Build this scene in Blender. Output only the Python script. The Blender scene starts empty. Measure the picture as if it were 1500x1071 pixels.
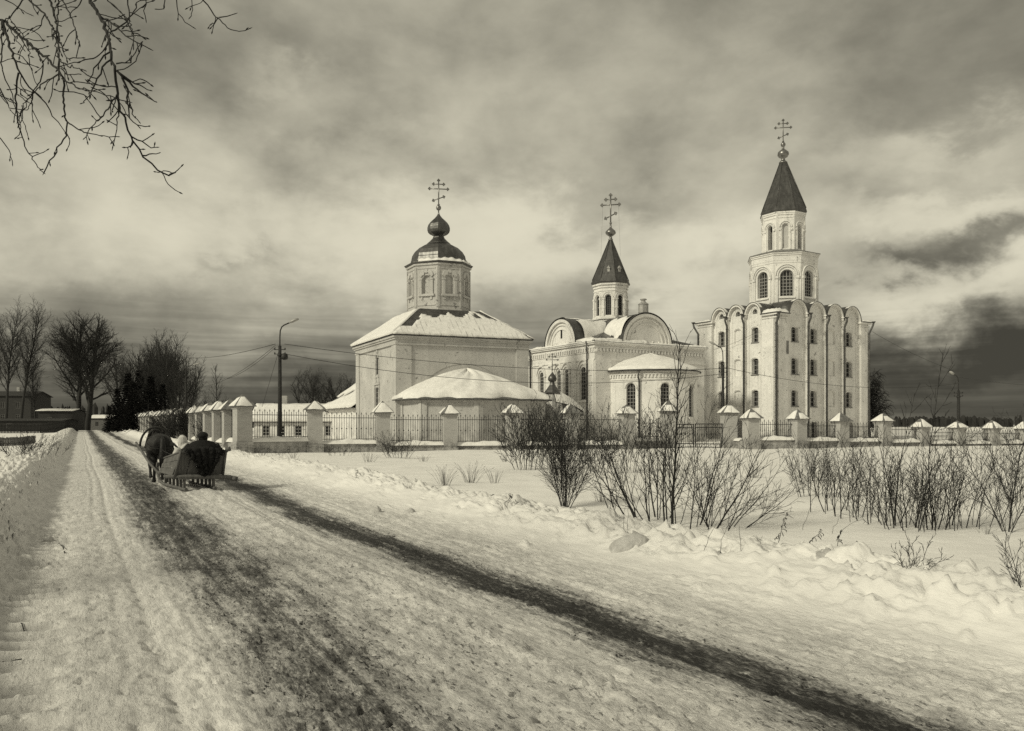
import bpy, math, random
import numpy as np
from mathutils import Vector, Matrix

S = bpy.context.scene
COL = S.collection
PI = math.pi
F = 1170.0          # focal length in photo pixels (photo is 1500 wide)
CX, HY, CAMZ = 750.0, 622.0, 1.6
SEPIA = (1.0, 0.945, 0.74)


def at(px, Y, py=None, z=None):
    """a point at depth Y on the ray through photo column px (and row py)"""
    X = (px - CX) / F * Y
    if py is not None:
        z = CAMZ + (HY - py) / F * Y
    return Vector((X, Y, z if z is not None else 0.0))


def zat(py, Y):
    return CAMZ + (HY - py) / F * Y


# ------------------------------------------------------------------ noise
_rs = np.random.RandomState(7)
_perm = _rs.permutation(1024)
_perm = np.concatenate([_perm, _perm])
_ga = _rs.rand(1024) * 2 * PI
_gx, _gy = np.cos(_ga), np.sin(_ga)


def perlin(x, y):
    xi = np.floor(x).astype(np.int64)
    yi = np.floor(y).astype(np.int64)
    fx, fy = x - xi, y - yi
    u = fx * fx * fx * (fx * (fx * 6 - 15) + 10)
    v = fy * fy * fy * (fy * (fy * 6 - 15) + 10)

    def g(ix, iy, dx, dy):
        h = _perm[(_perm[ix & 1023] + iy) & 1023]
        return _gx[h] * dx + _gy[h] * dy
    n00 = g(xi, yi, fx, fy)
    n10 = g(xi + 1, yi, fx - 1, fy)
    n01 = g(xi, yi + 1, fx, fy - 1)
    n11 = g(xi + 1, yi + 1, fx - 1, fy - 1)
    return ((n00 * (1 - u) + n10 * u) * (1 - v) + (n01 * (1 - u) + n11 * u) * v) * 1.5


def fbm(x, y, octv=4, gain=0.5):
    a, s, t = 1.0, 0.0, 0.0
    for i in range(octv):
        s = s + a * perlin(x * 2 ** i + 17.3 * i, y * 2 ** i - 9.1 * i)
        t += a
        a *= gain
    return s / t


def cells(x, y, jit=.9):
    """broken-crust pattern: per-cell random height and distance to the nearest cell edge"""
    xi, yi = np.floor(x).astype(np.int64), np.floor(y).astype(np.int64)
    f1 = np.full(x.shape, 9.0); f2 = np.full(x.shape, 9.0); hv = np.zeros(x.shape)
    for dx in (-1, 0, 1):
        for dy in (-1, 0, 1):
            cx, cy = xi + dx, yi + dy
            h = _perm[(_perm[cx & 1023] + cy) & 1023]
            h2 = _perm[(h + 37) & 1023]
            px = cx + .5 + (h / 1024 - .5) * jit; py = cy + .5 + (h2 / 1024 - .5) * jit
            d = (x - px) ** 2 + (y - py) ** 2
            nr = d < f1
            f2 = np.where(nr, f1, np.minimum(f2, d))
            # each block also leans a little, so its faces catch the light differently
            lean = ((h2 & 63) / 64 - .5) * (x - px) + ((h & 63) / 64 - .5) * (y - py)
            hv = np.where(nr, (_perm[(h + h2) & 1023] / 1024) + 1.6 * lean, hv)
            f1 = np.where(nr, d, f1)
    return hv, np.sqrt(f2) - np.sqrt(f1)


def smooth(a, b, x):
    t = np.clip((x - a) / (b - a), 0, 1)
    return t * t * (3 - 2 * t)


# ------------------------------------------------------------------ tagging
def tag(o, label=None, cat=None, group=None, kind=None):
    if label: o['label'] = label
    if cat: o['category'] = cat
    if group: o['group'] = group
    if kind: o['kind'] = kind
    return o


def empty(name, loc=(0, 0, 0), rz=0.0, parent=None):
    o = bpy.data.objects.new(name, None)
    o.empty_display_size = 0.2
    COL.objects.link(o)
    o.location = loc
    o.rotation_euler = (0, 0, rz)
    o.parent = parent
    return o


def copy_tree(o, parent=None):
    c = o.copy()
    COL.objects.link(c)
    c.parent = parent
    for ch in [k for k in COL.objects if k.parent == o]:
        copy_tree(ch, c)
    return c


class Plane:
    """wall plane: origin o, tangent t (u axis), outward normal n"""
    def __init__(self, o, t, n):
        self.o, self.t, self.n = Vector(o), Vector(t).normalized(), Vector(n).normalized()

    def p(self, u, z, d=0.0):
        q = self.o + self.t * u - self.n * d
        return (q.x, q.y, q.z + z)


class MB:
    def __init__(self, tr=None):
        self.v, self.f, self.tr, self.sm = [], [], tr, []

    def add(self, vs, fs, smooth=False):
        b = len(self.v)
        self.v.extend(vs)
        self.f.extend([tuple(i + b for i in f) for f in fs])
        self.sm.extend([smooth] * len(fs))

    def box(self, x0, x1, y0, y1, z0, z1):
        self.add([(x0, y0, z0), (x1, y0, z0), (x1, y1, z0), (x0, y1, z0), (x0, y0, z1), (x1, y0, z1), (x1, y1, z1), (x0, y1, z1)],
                 [(0, 3, 2, 1), (4, 5, 6, 7), (0, 1, 5, 4), (1, 2, 6, 5), (2, 3, 7, 6), (3, 0, 4, 7)])
        return self

    def pbox(self, P, u0, u1, z0, z1, d0, d1):
        """box on a wall plane, d0..d1 depth (negative = proud of the wall)"""
        c = [P.p(u, z, d) for z in (z0, z1) for (u, d) in ((u0, d0), (u1, d0), (u1, d1), (u0, d1))]
        self.add(c, [(0, 3, 2, 1), (4, 5, 6, 7), (0, 1, 5, 4), (1, 2, 6, 5), (2, 3, 7, 6), (3, 0, 4, 7)])
        return self

    def prism(self, pts, z0, z1, pts1=None):
        n = len(pts)
        pts1 = pts1 or pts
        vs = [(p[0], p[1], z0) for p in pts] + [(p[0], p[1], z1) for p in pts1]
        fs = [tuple(reversed(range(n))), tuple(range(n, 2 * n))]
        fs += [(i, (i + 1) % n, n + (i + 1) % n, n + i) for i in range(n)]
        self.add(vs, fs)
        return self

    def tube(self, pts, r, n=6, smooth=True, cap=True):
        pts = [Vector(p) for p in pts]
        if not isinstance(r, (list, tuple)):
            r = [r] * len(pts)
        vs, fs = [], []
        up = None
        for i, p in enumerate(pts):
            t = (pts[min(i + 1, len(pts) - 1)] - pts[max(i - 1, 0)])
            if t.length < 1e-9: t = Vector((0, 0, 1))
            t.normalize()
            if up is None:
                up = Vector((0, 0, 1)) if abs(t.z) < 0.9 else Vector((1, 0, 0))
            a = t.cross(up)
            if a.length < 1e-6:
                a = t.orthogonal()
            a.normalize()
            b = a.cross(t)
            up = b
            for k in range(n):
                an = 2 * PI * k / n
                q = p + (a * math.cos(an) + b * math.sin(an)) * r[i]
                vs.append((q.x, q.y, q.z))
        for i in range(len(pts) - 1):
            for k in range(n):
                k2 = (k + 1) % n
                fs.append((i * n + k, i * n + k2, (i + 1) * n + k2, (i + 1) * n + k))
        if cap and n > 2:
            fs.append(tuple(reversed(range(n))))
            fs.append(tuple(range((len(pts) - 1) * n, len(pts) * n)))
        self.add(vs, fs, smooth)
        return self

    def lathe(self, prof, c=(0, 0), n=24, phase=0.0, smooth=True, flatfac=None):
        vs, fs = [], []
        for (r, z) in prof:
            for k in range(n):
                a = phase + 2 * PI * k / n
                vs.append((c[0] + r * math.cos(a), c[1] + r * math.sin(a), z))
        m = len(prof)
        for i in range(m - 1):
            for k in range(n):
                k2 = (k + 1) % n
                fs.append((i * n + k, i * n + k2, (i + 1) * n + k2, (i + 1) * n + k))
        fs.append(tuple(reversed(range(n))))
        fs.append(tuple(range((m - 1) * n, m * n)))
        self.add(vs, fs, smooth)
        return self

    def wall(self, P, u0, u1, z0, z1, ops=(), depth=0.3):
        """flat wall with real openings: (ua, ub, za, zb, rise); zb = spring line, rise = arch height above"""
        us = sorted(set([u0, u1] + [o[0] for o in ops] + [o[1] for o in ops]))
        zs = sorted(set([z0, z1] + [o[2] for o in ops] + [o[3] + o[4] for o in ops]))
        us = [u for u in us if u0 - 1e-6 <= u <= u1 + 1e-6]
        for i in range(len(us) - 1):
            for j in range(len(zs) - 1):
                uc, zc = (us[i] + us[i + 1]) / 2, (zs[j] + zs[j + 1]) / 2
                if any(o[0] < uc < o[1] and o[2] < zc < o[3] + o[4] for o in ops):
                    continue
                self.add([P.p(us[i], zs[j]), P.p(us[i + 1], zs[j]), P.p(us[i + 1], zs[j + 1]), P.p(us[i], zs[j + 1])], [(0, 1, 2, 3)])
        for o in ops:
            ua, ub, za, zb, rise = o[:5]
            dp = o[5] if len(o) > 5 else depth
            arc = arch_pts(ua, ub, zb, rise)
            if rise > 0:
                zt = zb + rise
                h = len(arc) // 2
                for side in (0, 1):
                    seg = arc[:h + 1] if side == 0 else arc[h:]
                    corner = (ua, zt) if side == 0 else (ub, zt)
                    for k in range(len(seg) - 1):
                        self.add([P.p(*corner), P.p(*seg[k]), P.p(*seg[k + 1])], [(0, 1, 2)])
            out = [(ua, za)] + arc + [(ub, za)]
            for k in range(len(out)):
                a, b = out[k], out[(k + 1) % len(out)]
                if a == b: continue
                self.add([P.p(a[0], a[1]), P.p(b[0], b[1]), P.p(b[0], b[1], dp), P.p(a[0], a[1], dp)], [(0, 1, 2, 3)])
        return self

    def band(self, P, uc, zc, r0, r1, a0=0.0, a1=PI, out=0.1, n=18, sy=1.0, back=0.0):
        """raised arch moulding"""
        vs, fs = [], []
        for i in range(n + 1):
            a = a0 + (a1 - a0) * i / n
            for (r, d) in ((r0, back), (r0, -out), (r1, -out), (r1, back)):
                vs.append(P.p(uc + r * math.cos(a), zc + r * sy * math.sin(a), d))
        for i in range(n):
            b = i * 4
            for k in range(4):
                k2 = (k + 1) % 4
                fs.append((b + k, b + k2, b + 4 + k2, b + 4 + k))
        fs += [(0, 1, 2, 3), tuple(n * 4 + k for k in (3, 2, 1, 0))]
        self.add(vs, fs)
        return self

    def build(self, name, mat, parent=None, loc=None):
        me = bpy.data.meshes.new(name)
        vs = self.v
        if self.tr: vs = [self.tr(p) for p in vs]
        me.from_pydata(vs, [], self.f)
        if any(self.sm):
            me.polygons.foreach_set('use_smooth', self.sm)
        me.materials.append(mat)
        me.update()
        o = bpy.data.objects.new(name, me)
        COL.objects.link(o)
        o.parent = parent
        if loc is not None: o.location = loc
        return o


def arch_pts(ua, ub, zb, rise, n=12):
    if rise <= 0:
        return [(ua, zb), (ub, zb)]
    uc, hw = (ua + ub) / 2, (ub - ua) / 2
    return [(uc - hw * math.cos(PI * i / n), zb + rise * math.sin(PI * i / n)) for i in range(n + 1)]


def from_np(name, verts, faces, mat, parent=None, smooth=True):
    """quads or tris given as numpy arrays"""
    me = bpy.data.meshes.new(name)
    nv, nf, k = len(verts), len(faces), faces.shape[1]
    me.vertices.add(nv)
    me.vertices.foreach_set('co', verts.astype(np.float32).ravel())
    me.loops.add(nf * k)
    me.loops.foreach_set('vertex_index', faces.astype(np.int32).ravel())
    me.polygons.add(nf)
    me.polygons.foreach_set('loop_start', np.arange(0, nf * k, k, dtype=np.int32))
    me.polygons.foreach_set('loop_total', np.full(nf, k, dtype=np.int32))
    if smooth:
        me.polygons.foreach_set('use_smooth', np.ones(nf, dtype=bool))
    me.update(calc_edges=True)
    me.materials.append(mat)
    o = bpy.data.objects.new(name, me)
    COL.objects.link(o)
    o.parent = parent
    return o


# ------------------------------------------------------------------ materials
def g3(v):
    return (v, v * 0.985, v * 0.955, 1)


class NT:
    def __init__(self, name):
        self.m = bpy.data.materials.new(name)
        self.m.use_nodes = True
        self.t = self.m.node_tree
        self.b = self.t.nodes['Principled BSDF']

    def n(self, typ, **kw):
        nd = self.t.nodes.new(typ)
        for k, v in kw.items():
            if k in nd.bl_rna.properties.keys():
                setattr(nd, k, v)
            else:
                nd.inputs[k.replace('_', ' ')].default_value = v
        return nd

    def l(self, a, b):
        self.t.links.new(a, b)

    def noise(self, scale, detail=4, rough=0.55, vec=None, dist=0.0):
        nd = self.n('ShaderNodeTexNoise', Scale=scale, Detail=detail, Roughness=rough, Distortion=dist)
        if vec is not None: self.l(vec, nd.inputs['Vector'])
        return nd.outputs['Fac']

    def ramp(self, fac, stops):
        nd = self.t.nodes.new('ShaderNodeValToRGB')
        cr = nd.color_ramp
        while len(cr.elements) < len(stops): cr.elements.new(0.5)
        for e, (p, c) in zip(cr.elements, stops):
            e.position = p
            e.color = c if isinstance(c, tuple) else g3(c)
        self.l(fac, nd.inputs[0])
        return nd.outputs[0]

    def val(self, fac, stops):
        nd = self.t.nodes.new('ShaderNodeValToRGB')
        cr = nd.color_ramp
        while len(cr.elements) < len(stops): cr.elements.new(0.5)
        for e, (p, c) in zip(cr.elements, stops):
            e.position = p
            e.color = (c, c, c, 1)
        self.l(fac, nd.inputs[0])
        return nd.outputs[0]

    def mix(self, fac, a, b, mode='MIX'):
        nd = self.t.nodes.new('ShaderNodeMix')
        nd.data_type = 'RGBA'
        nd.blend_type = mode
        for s, v in ((0, fac), (6, a), (7, b)):
            if isinstance(v, (int, float)):
                nd.inputs[s].default_value = v if s == 0 else g3(v)
            elif isinstance(v, tuple):
                nd.inputs[s].default_value = v
            else:
                self.l(v, nd.inputs[s])
        return nd.outputs[2]

    def math(self, op, a, b=0.0, c=None, clamp=False):
        nd = self.t.nodes.new('ShaderNodeMath')
        nd.operation = op
        nd.use_clamp = clamp
        for s, v in ((0, a), (1, b), (2, c)):
            if v is None: continue
            if isinstance(v, (int, float)): nd.inputs[s].default_value = v
            else: self.l(v, nd.inputs[s])
        return nd.outputs[0]

    def pos(self, scale=(1, 1, 1), rz=0.0, obj=False):
        if obj:
            src = self.t.nodes.new('ShaderNodeTexCoord').outputs['Object']
        else:
            src = self.t.nodes.new('ShaderNodeNewGeometry').outputs['Position']
        mp = self.t.nodes.new('ShaderNodeMapping')
        mp.inputs['Scale'].default_value = scale
        mp.inputs['Rotation'].default_value = (0, 0, rz)
        self.l(src, mp.inputs['Vector'])
        return mp.outputs[0]

    def bump(self, h, dist, strength=1.0, prev=None):
        nd = self.n('ShaderNodeBump', Strength=strength, Distance=dist)
        self.l(h, nd.inputs['Height'])
        if prev is not None: self.l(prev, nd.inputs['Normal'])
        return nd.outputs[0]

    def fin(self, color=None, rough=0.7, metal=0.0, normal=None, spec=None):
        if color is not None:
            if isinstance(color, (int, float)): self.b.inputs['Base Color'].default_value = g3(color)
            else: self.l(color, self.b.inputs['Base Color'])
        if isinstance(rough, (int, float)): self.b.inputs['Roughness'].default_value = rough
        else: self.l(rough, self.b.inputs['Roughness'])
        self.b.inputs['Metallic'].default_value = metal
        if spec is not None: self.b.inputs['Specular IOR Level'].default_value = spec
        if normal is not None: self.l(normal, self.b.inputs['Normal'])
        return self.m


M = {}


def mats():
    # plaster, whitewashed and weathered
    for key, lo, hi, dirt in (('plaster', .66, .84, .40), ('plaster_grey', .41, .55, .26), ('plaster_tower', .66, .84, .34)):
        t = NT(key)
        p = t.pos(obj=True)
        a = t.noise(0.55, 6, .62, p)
        b = t.noise(4.5, 5, .6, p)
        streak = t.noise(1.0, 5, .6, t.pos((3.2, 3.2, .22), obj=True))
        base = t.ramp(a, [(.3, lo), (.7, hi)])
        c = t.mix(t.val(streak, [(.55, 0), (.80, .55)]), base, dirt)
        c = t.mix(t.val(b, [(.58, 0), (.68, .45)]), c, dirt * .8)
        big = t.noise(1.7, 8, .7, p, .6)
        c = t.mix(t.val(big, [(.615, 0), (.64, .8)]), c, dirt * .6)
        zz = t.n('ShaderNodeSeparateXYZ'); t.l(p, zz.inputs[0])
        damp = t.math('MULTIPLY', t.val(t.math('MULTIPLY', zz.outputs[2], .25), [(.10, .75), (.55, 0)]), t.val(t.noise(1.2, 5, .65, p), [(.4, 0), (.6, 1)]))
        c = t.mix(damp, c, dirt * .8)
        n = t.bump(b, .03, .5)
        n = t.bump(t.noise(22, 3, .6, p), .01, .5, n)
        M[key] = t.fin(c, .88, normal=n)
    # brick, lime-washed, the wash worn away in patches
    t = NT('brick')
    p = t.pos(obj=True)
    sx = t.n('ShaderNodeSeparateXYZ'); t.l(p, sx.inputs[0])
    h = t.math('ADD', sx.outputs[0], sx.outputs[1])
    cb = t.n('ShaderNodeCombineXYZ'); t.l(h, cb.inputs[0]); t.l(sx.outputs[2], cb.inputs[1])
    bt = t.n('ShaderNodeTexBrick', Scale=1.0, Color1=g3(.40), Color2=g3(.30), Mortar=g3(.50))
    bt.inputs['Mortar Size'].default_value = .009
    bt.inputs['Brick Width'].default_value = .27
    bt.inputs['Row Height'].default_value = .085
    t.l(cb.outputs[0], bt.inputs['Vector'])
    wear = t.noise(1.3, 5, .65, t.pos((1, 1, .9), obj=True))
    c = t.mix(t.val(wear, [(.40, .25), (.62, .9)]), bt.outputs['Color'], .46)
    low = t.math('MULTIPLY', t.val(sx.outputs[2], [(.25, 1), (.75, 0)]), t.val(t.noise(3, 4, .6, p), [(.35, 0), (.6, 1)]))
    c = t.mix(low, c, t.mix(t.val(bt.outputs['Fac'], [(.4, 0), (.6, 1)]), .12, .5))
    n = t.bump(t.math('SUBTRACT', 1, bt.outputs['Fac']), .012, .8)
    n = t.bump(t.noise(25, 4, .6, p), .01, .6, n)
    M['brick'] = t.fin(c, .9, normal=n)
    # sheet-metal roofs
    for key, lo, hi, rg, mt in (('roof_metal', .055, .10, .42, .5), ('dome_metal', .06, .13, .42, .7), ('cap_metal', .12, .22, .5, .3)):
        t = NT(key)
        p = t.pos(obj=True)
        a = t.noise(1.4, 6, .6, p)
        s = t.noise(1.0, 3, .5, t.pos((4, 4, .5), obj=True))
        c = t.mix(t.val(s, [(.45, 0), (.75, .6)]), t.ramp(a, [(.3, lo), (.7, hi)]), hi * 1.5)
        sz = t.n('ShaderNodeSeparateXYZ'); t.l(p, sz.inputs[0])
        seam = t.math('PINGPONG', sz.outputs[2], .36)
        sm = t.val(seam, [(.0, 0), (.03, 1)])
        n = t.bump(sm, .02, .5)
        n = t.bump(t.noise(3.0, 3, .5, p), .05, .35, n)
        c = t.mix(t.math('MULTIPLY', t.math('SUBTRACT', 1, sm), .5), c, lo * .5)
        M[key] = t.fin(c, rg, mt, n)
    t = NT('tin')
    M['tin'] = t.fin(t.ramp(t.noise(5, 4, .6, t.pos(obj=True)), [(.3, .25), (.7, .45)]), .6, .3)
    t = NT('gilt')
    M['gilt'] = t.fin(.22, .35, .8)
    t = NT('iron')
    M['iron'] = t.fin(t.ramp(t.noise(9, 4, .6, t.pos(obj=True)), [(.3, .012), (.7, .035)]), .6, .2)
    t = NT('pipe')
    M['pipe'] = t.fin(t.ramp(t.noise(2, 4, .6, t.pos(obj=True)), [(.3, .05), (.7, .12)]), .55, .3)
    t = NT('glass')
    M['glass'] = t.fin(t.ramp(t.noise(2.2, 3, .5, t.pos(obj=True)), [(.3, .008), (.7, .05)]), .12, 0, spec=.6)
    t = NT('frame_paint')
    M['frame_paint'] = t.fin(.30, .6)
    t = NT('frame_dark')
    M['frame_dark'] = t.fin(.10, .6)
    t = NT('void')
    M['void'] = t.fin(.01, .9)
    # snow for roofs, caps, drifts
    t = NT('snow')
    p = t.pos()
    n = t.bump(t.noise(1.4, 5, .6, p), .12, .6)
    n = t.bump(t.noise(14, 4, .6, p), .02, .6, n)
    t.b.inputs['Subsurface Weight'].default_value = 0.0
    M['snow'] = t.fin(t.ramp(t.noise(2.5, 5, .6, p), [(.35, .74), (.65, .86)]), .65, normal=n, spec=.3)
    # thin snow on a metal roof, the seams of the sheets showing through
    t = NT('snow_thin')
    p = t.pos(obj=True)
    sx = t.n('ShaderNodeSeparateXYZ'); t.l(p, sx.inputs[0])
    w = t.math('PINGPONG', t.math('ADD', sx.outputs[0], t.math('MULTIPLY', t.noise(2, 3, .5, p), .12)), .22)
    str_ = t.math('MULTIPLY', t.val(w, [(.0, 1), (.05, 0)]), t.val(t.noise(1.2, 5, .6, t.pos((1, .6, 1), obj=True)), [(.46, 0), (.66, 1)]))
    c = t.mix(str_, t.ramp(t.noise(3, 4, .6, p), [(.3, .68), (.7, .84)]), .16)
    n = t.bump(t.noise(2.0, 5, .6, p), .08, .5)
    M['snow_thin'] = t.fin(c, .7, normal=n, spec=.3)
    # bark
    for key, lo, hi in (('bark', .012, .03), ('bark_far', .02, .04), ('twig', .016, .04), ('dry_grass', .10, .24), ('needles', .008, .018)):
        t = NT(key)
        p = t.pos((9, 9, 2.2), obj=True)
        a = t.noise(2.0, 5, .6, p)
        M[key] = t.fin(t.ramp(a, [(.3, lo), (.7, hi)]), .85, normal=t.bump(a, .02, .8), spec=.25)
    for key, lo, hi in (('wood', .07, .16), ('wood_dark', .018, .045), ('log', .02, .05)):
        t = NT(key)
        p = t.pos((14, 2.0, 2.0) if key != 'log' else (1, 1, 14), obj=True)
        a = t.noise(1.6, 6, .65, p, .5)
        M[key] = t.fin(t.ramp(a, [(.3, lo), (.72, hi)]), .8, normal=t.bump(a, .01, .7), spec=.3)
    t = NT('concrete')
    a = t.noise(6, 5, .6, t.pos(obj=True))
    M['concrete'] = t.fin(t.ramp(a, [(.3, .012), (.7, .03)]), .85, normal=t.bump(a, .01, .5))
    for key, lo, hi, sc in (('fur_dark', .004, .016, 30), ('coat_dark', .006, .018, 18), ('coat_light', .42, .62, 9), ('horse_coat', .008, .022, 14), ('leather', .02, .05, 12), ('mane', .03, .08, 30), ('skin', .30, .38, 8)):
        t = NT(key)
        a = t.noise(sc, 6, .7, t.pos(obj=True))
        M[key] = t.fin(t.ramp(a, [(.3, lo), (.7, hi)]), .8 if key != 'horse_coat' else .5, normal=t.bump(a, .03, .7), spec=.25)
    t = NT('hard_snow')
    p = t.pos()
    M['hard_snow'] = t.fin(t.ramp(t.noise(9, 5, .6, p), [(.3, .36), (.7, .56)]), .6, normal=t.bump(t.noise(16, 5, .6, p), .04, .8))
    t = NT('woods')
    M['woods'] = t.fin(t.ramp(t.noise(.05, 4, .6, t.pos()), [(.3, .02), (.7, .05)]), .95, spec=.1)


mats()
# patches of light and dark in the cloud deck: photo column, row, half-widths, change of luminance
SKY_BLOBS = [
    (60, 60, 420, 150, -.05), (700, 30, 500, 110, -.03), (1430, 110, 170, 130, -.13), (1200, 40, 200, 100, -.01),
    (560, 330, 180, 50, .27), (230, 350, 240, 50, .16), (780, 350, 100, 55, .22), (430, 110, 60, 26, .12), (120, 400, 120, 30, .06),
    (480, 210, 240, 45, .08), (1025, 400, 70, 60, .34), (1390, 435, 130, 34, .38), (1340, 300, 80, 25, .20), (1430, 200, 120, 26, .12), (1290, 350, 40, 18, .10), (1470, 300, 40, 30, .22),
    (930, 300, 130, 34, -.14), (860, 240, 200, 40, -.05), (890, 430, 50, 24, -.14), (1450, 350, 90, 30, -.26), (1320, 378, 60, 16, -.18), (990, 470, 60, 24, .22),
    (1180, 300, 100, 50, -.04), (1400, 530, 240, 26, -.05), (310, 378, 46, 14, -.16), (250, 500, 420, 50, .12), (620, 430, 90, 24, .12),
    (20, 310, 90, 36, -.12), (1230, 440, 50, 40, -.06),
]
# ================================================================== camera, sky, sun
cam = bpy.data.cameras.new('camera')
cam.sensor_width = 36.0
cam.lens = F / 1500 * 36
cam.shift_y = (HY - 535.5) / 1500
cam.clip_start = 0.05
cam.clip_end = 9000
co = bpy.data.objects.new('camera', cam)
co.location = (0, 0, CAMZ)
co.rotation_euler = (PI / 2, 0, 0)
COL.objects.link(co)
S.camera = co

to_sun = Vector((-0.78, -0.62, 0.0)).normalized()
SUN_EL = math.radians(32)
to_sun = Vector((to_sun.x * math.cos(SUN_EL), to_sun.y * math.cos(SUN_EL), math.sin(SUN_EL)))
sl = bpy.data.lights.new('sun', 'SUN')
sl.energy = 2.4
sl.angle = math.radians(7)
sl.color = SEPIA
so = bpy.data.objects.new('sun', sl)
so.rotation_euler = to_sun.to_track_quat('Z', 'Y').to_euler()
COL.objects.link(so)

W = bpy.data.worlds.new('World')
S.world = W
W.use_nodes = True
W.cycles.sampling_method = 'MANUAL'
W.cycles.sample_map_resolution = 1024
wt = W.node_tree
for nd in list(wt.nodes): wt.nodes.remove(nd)


def wn(typ, **kw):
    nd = wt.nodes.new(typ)
    for k, v in kw.items(): setattr(nd, k, v)
    return nd


def wm(op, a, b=0.0, c=None, clamp=False):
    nd = wn('ShaderNodeMath', operation=op, use_clamp=clamp)
    for s, v in ((0, a), (1, b), (2, c)):
        if v is None: continue
        if isinstance(v, (int, float)): nd.inputs[s].default_value = v
        else: wt.links.new(v, nd.inputs[s])
    return nd.outputs[0]


def wnoise(vec, scale, detail, rough, dist=0.0):
    nd = wn('ShaderNodeTexNoise')
    wt.links.new(vec, nd.inputs['Vector'])
    nd.inputs['Scale'].default_value = scale
    nd.inputs['Detail'].default_value = detail
    nd.inputs['Roughness'].default_value = rough
    nd.inputs['Distortion'].default_value = dist
    return nd.outputs['Fac']


def wramp(fac, stops, interp='LINEAR'):
    nd = wn('ShaderNodeValToRGB')
    cr = nd.color_ramp
    cr.interpolation = interp
    while len(cr.elements) < len(stops): cr.elements.new(0.5)
    for e, (p, c) in zip(cr.elements, stops):
        e.position = p
        e.color = (c, c, c, 1)
    wt.links.new(fac, nd.inputs[0])
    return nd.outputs[0]


tc = wn('ShaderNodeTexCoord').outputs['Generated']
sp = wn('ShaderNodeSeparateXYZ'); wt.links.new(tc, sp.inputs[0])
AZ = wm('MULTIPLY', wm('ARCTAN2', sp.outputs[0], sp.outputs[1]), 57.2958)      # degrees, 0 ahead, + right
EL = wm('MULTIPLY', wm('ARCSINE', sp.outputs[2]), 57.2958)
# cloud-plane coordinates: clouds get flatter and tighter towards the horizon
zc = wm('ADD', wm('MAXIMUM', sp.outputs[2], 0.0), 0.16)
cv = wn('ShaderNodeCombineXYZ')
wt.links.new(wm('DIVIDE', sp.outputs[0], zc), cv.inputs[0])
wt.links.new(wm('DIVIDE', sp.outputs[1], zc), cv.inputs[1])
cv.inputs[2].default_value = 3.7
big = wnoise(cv.outputs[0], 0.55, 7, .55, .35)
mid = wnoise(cv.outputs[0], 1.7, 8, .6, .1)
fin_ = wnoise(cv.outputs[0], 5.0, 6, .62, .3)
# plain direction noise for the puffy shapes higher up
dv = wn('ShaderNodeMapping'); dv.inputs['Scale'].default_value = (1, 1, 1.7); wt.links.new(tc, dv.inputs[0])
puff = wnoise(dv.outputs[0], 5.0, 7, .52, .12)
warp = wm('SUBTRACT', wnoise(dv.outputs[0], 3.6, 5, .6, .2), .5)
warp2 = wm('SUBTRACT', wnoise(dv.outputs[0], 8.0, 6, .6, .2), .5)
AZw = wm('ADD', AZ, wm('ADD', wm('MULTIPLY', warp, 14), wm('MULTIPLY', warp2, 9)))
ELw = wm('ADD', EL, wm('ADD', wm('MULTIPLY', warp2, 9), wm('MULTIPLY', warp, 5)))


def blob(a, e, sa, se, amp):
    x = wm('DIVIDE', wm('SUBTRACT', AZw, a), sa)
    y = wm('DIVIDE', wm('SUBTRACT', ELw, e), se)
    q = wm('ADD', wm('MULTIPLY', x, x), wm('MULTIPLY', y, y))
    return wm('MULTIPLY', wm('POWER', 2.71828, wm('MULTIPLY', q, -1.0)), amp)


# base luminance by elevation (a cloud deck thicker and darker low over the horizon)
elr = wm('DIVIDE', wm('ADD', EL, wm('MULTIPLY', warp2, 5)), 90.0, clamp=True)
base = wramp(elr, [(0.0, .13), (.035, .115), (.065, .145), (.10, .38), (.135, .52), (.17, .46), (.23, .35), (.36, .33), (1.0, .44)], 'B_SPLINE')


def AE(px, py):
    a = math.degrees(math.atan2(px - CX, F))
    e = math.degrees(math.atan2(HY - py, math.hypot(px - CX, F)))
    return a, e


tot = base
for (px, py, sx, sy, amp) in SKY_BLOBS:
    a, e = AE(px, py)
    k = math.degrees(1 / F)
    tot = wm('ADD', tot, blob(a, e, sx * k, sy * k, amp))
det = wm('ADD', wm('MULTIPLY', wm('SUBTRACT', puff, .5), 1.75), wm('ADD', wm('MULTIPLY', wm('SUBTRACT', big, .5), .35), wm('ADD', wm('MULTIPLY', wm('SUBTRACT', mid, .5), .18), wm('MULTIPLY', wm('SUBTRACT', wnoise(dv.outputs[0], 17.0, 6, .6, .1), .5), .30))))
lum = wm('MULTIPLY', tot, wm('ADD', 1.0, det))
# long level streaks close to the horizon
sv = wn('ShaderNodeCombineXYZ')
wt.links.new(wm('MULTIPLY', AZ, .035), sv.inputs[0]); wt.links.new(wm('MULTIPLY', wm('ADD', EL, wm('MULTIPLY', warp2, .6)), 1.1), sv.inputs[1])
stk = wm('SUBTRACT', wnoise(sv.outputs[0], 1.3, 4, .55, .0), .5)
low = wramp(wm('DIVIDE', EL, 90.0, clamp=True), [(0, 1), (.055, 1), (.10, 0)])
lum = wm('MULTIPLY', lum, wm('ADD', 1.0, wm('MULTIPLY', wm('MULTIPLY', stk, 1.6), low)))
lum = wm('MULTIPLY', wm('POWER', wm('DIVIDE', wm('MAXIMUM', lum, .03), .34), 1.35), .35)
lum = wm('MAXIMUM', lum, .045)
lum = wm('MULTIPLY', lum, wm('POWER', wm('ADD', 1.0, wm('POWER', wm('DIVIDE', lum, .72), 4.0)), -.25))
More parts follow.
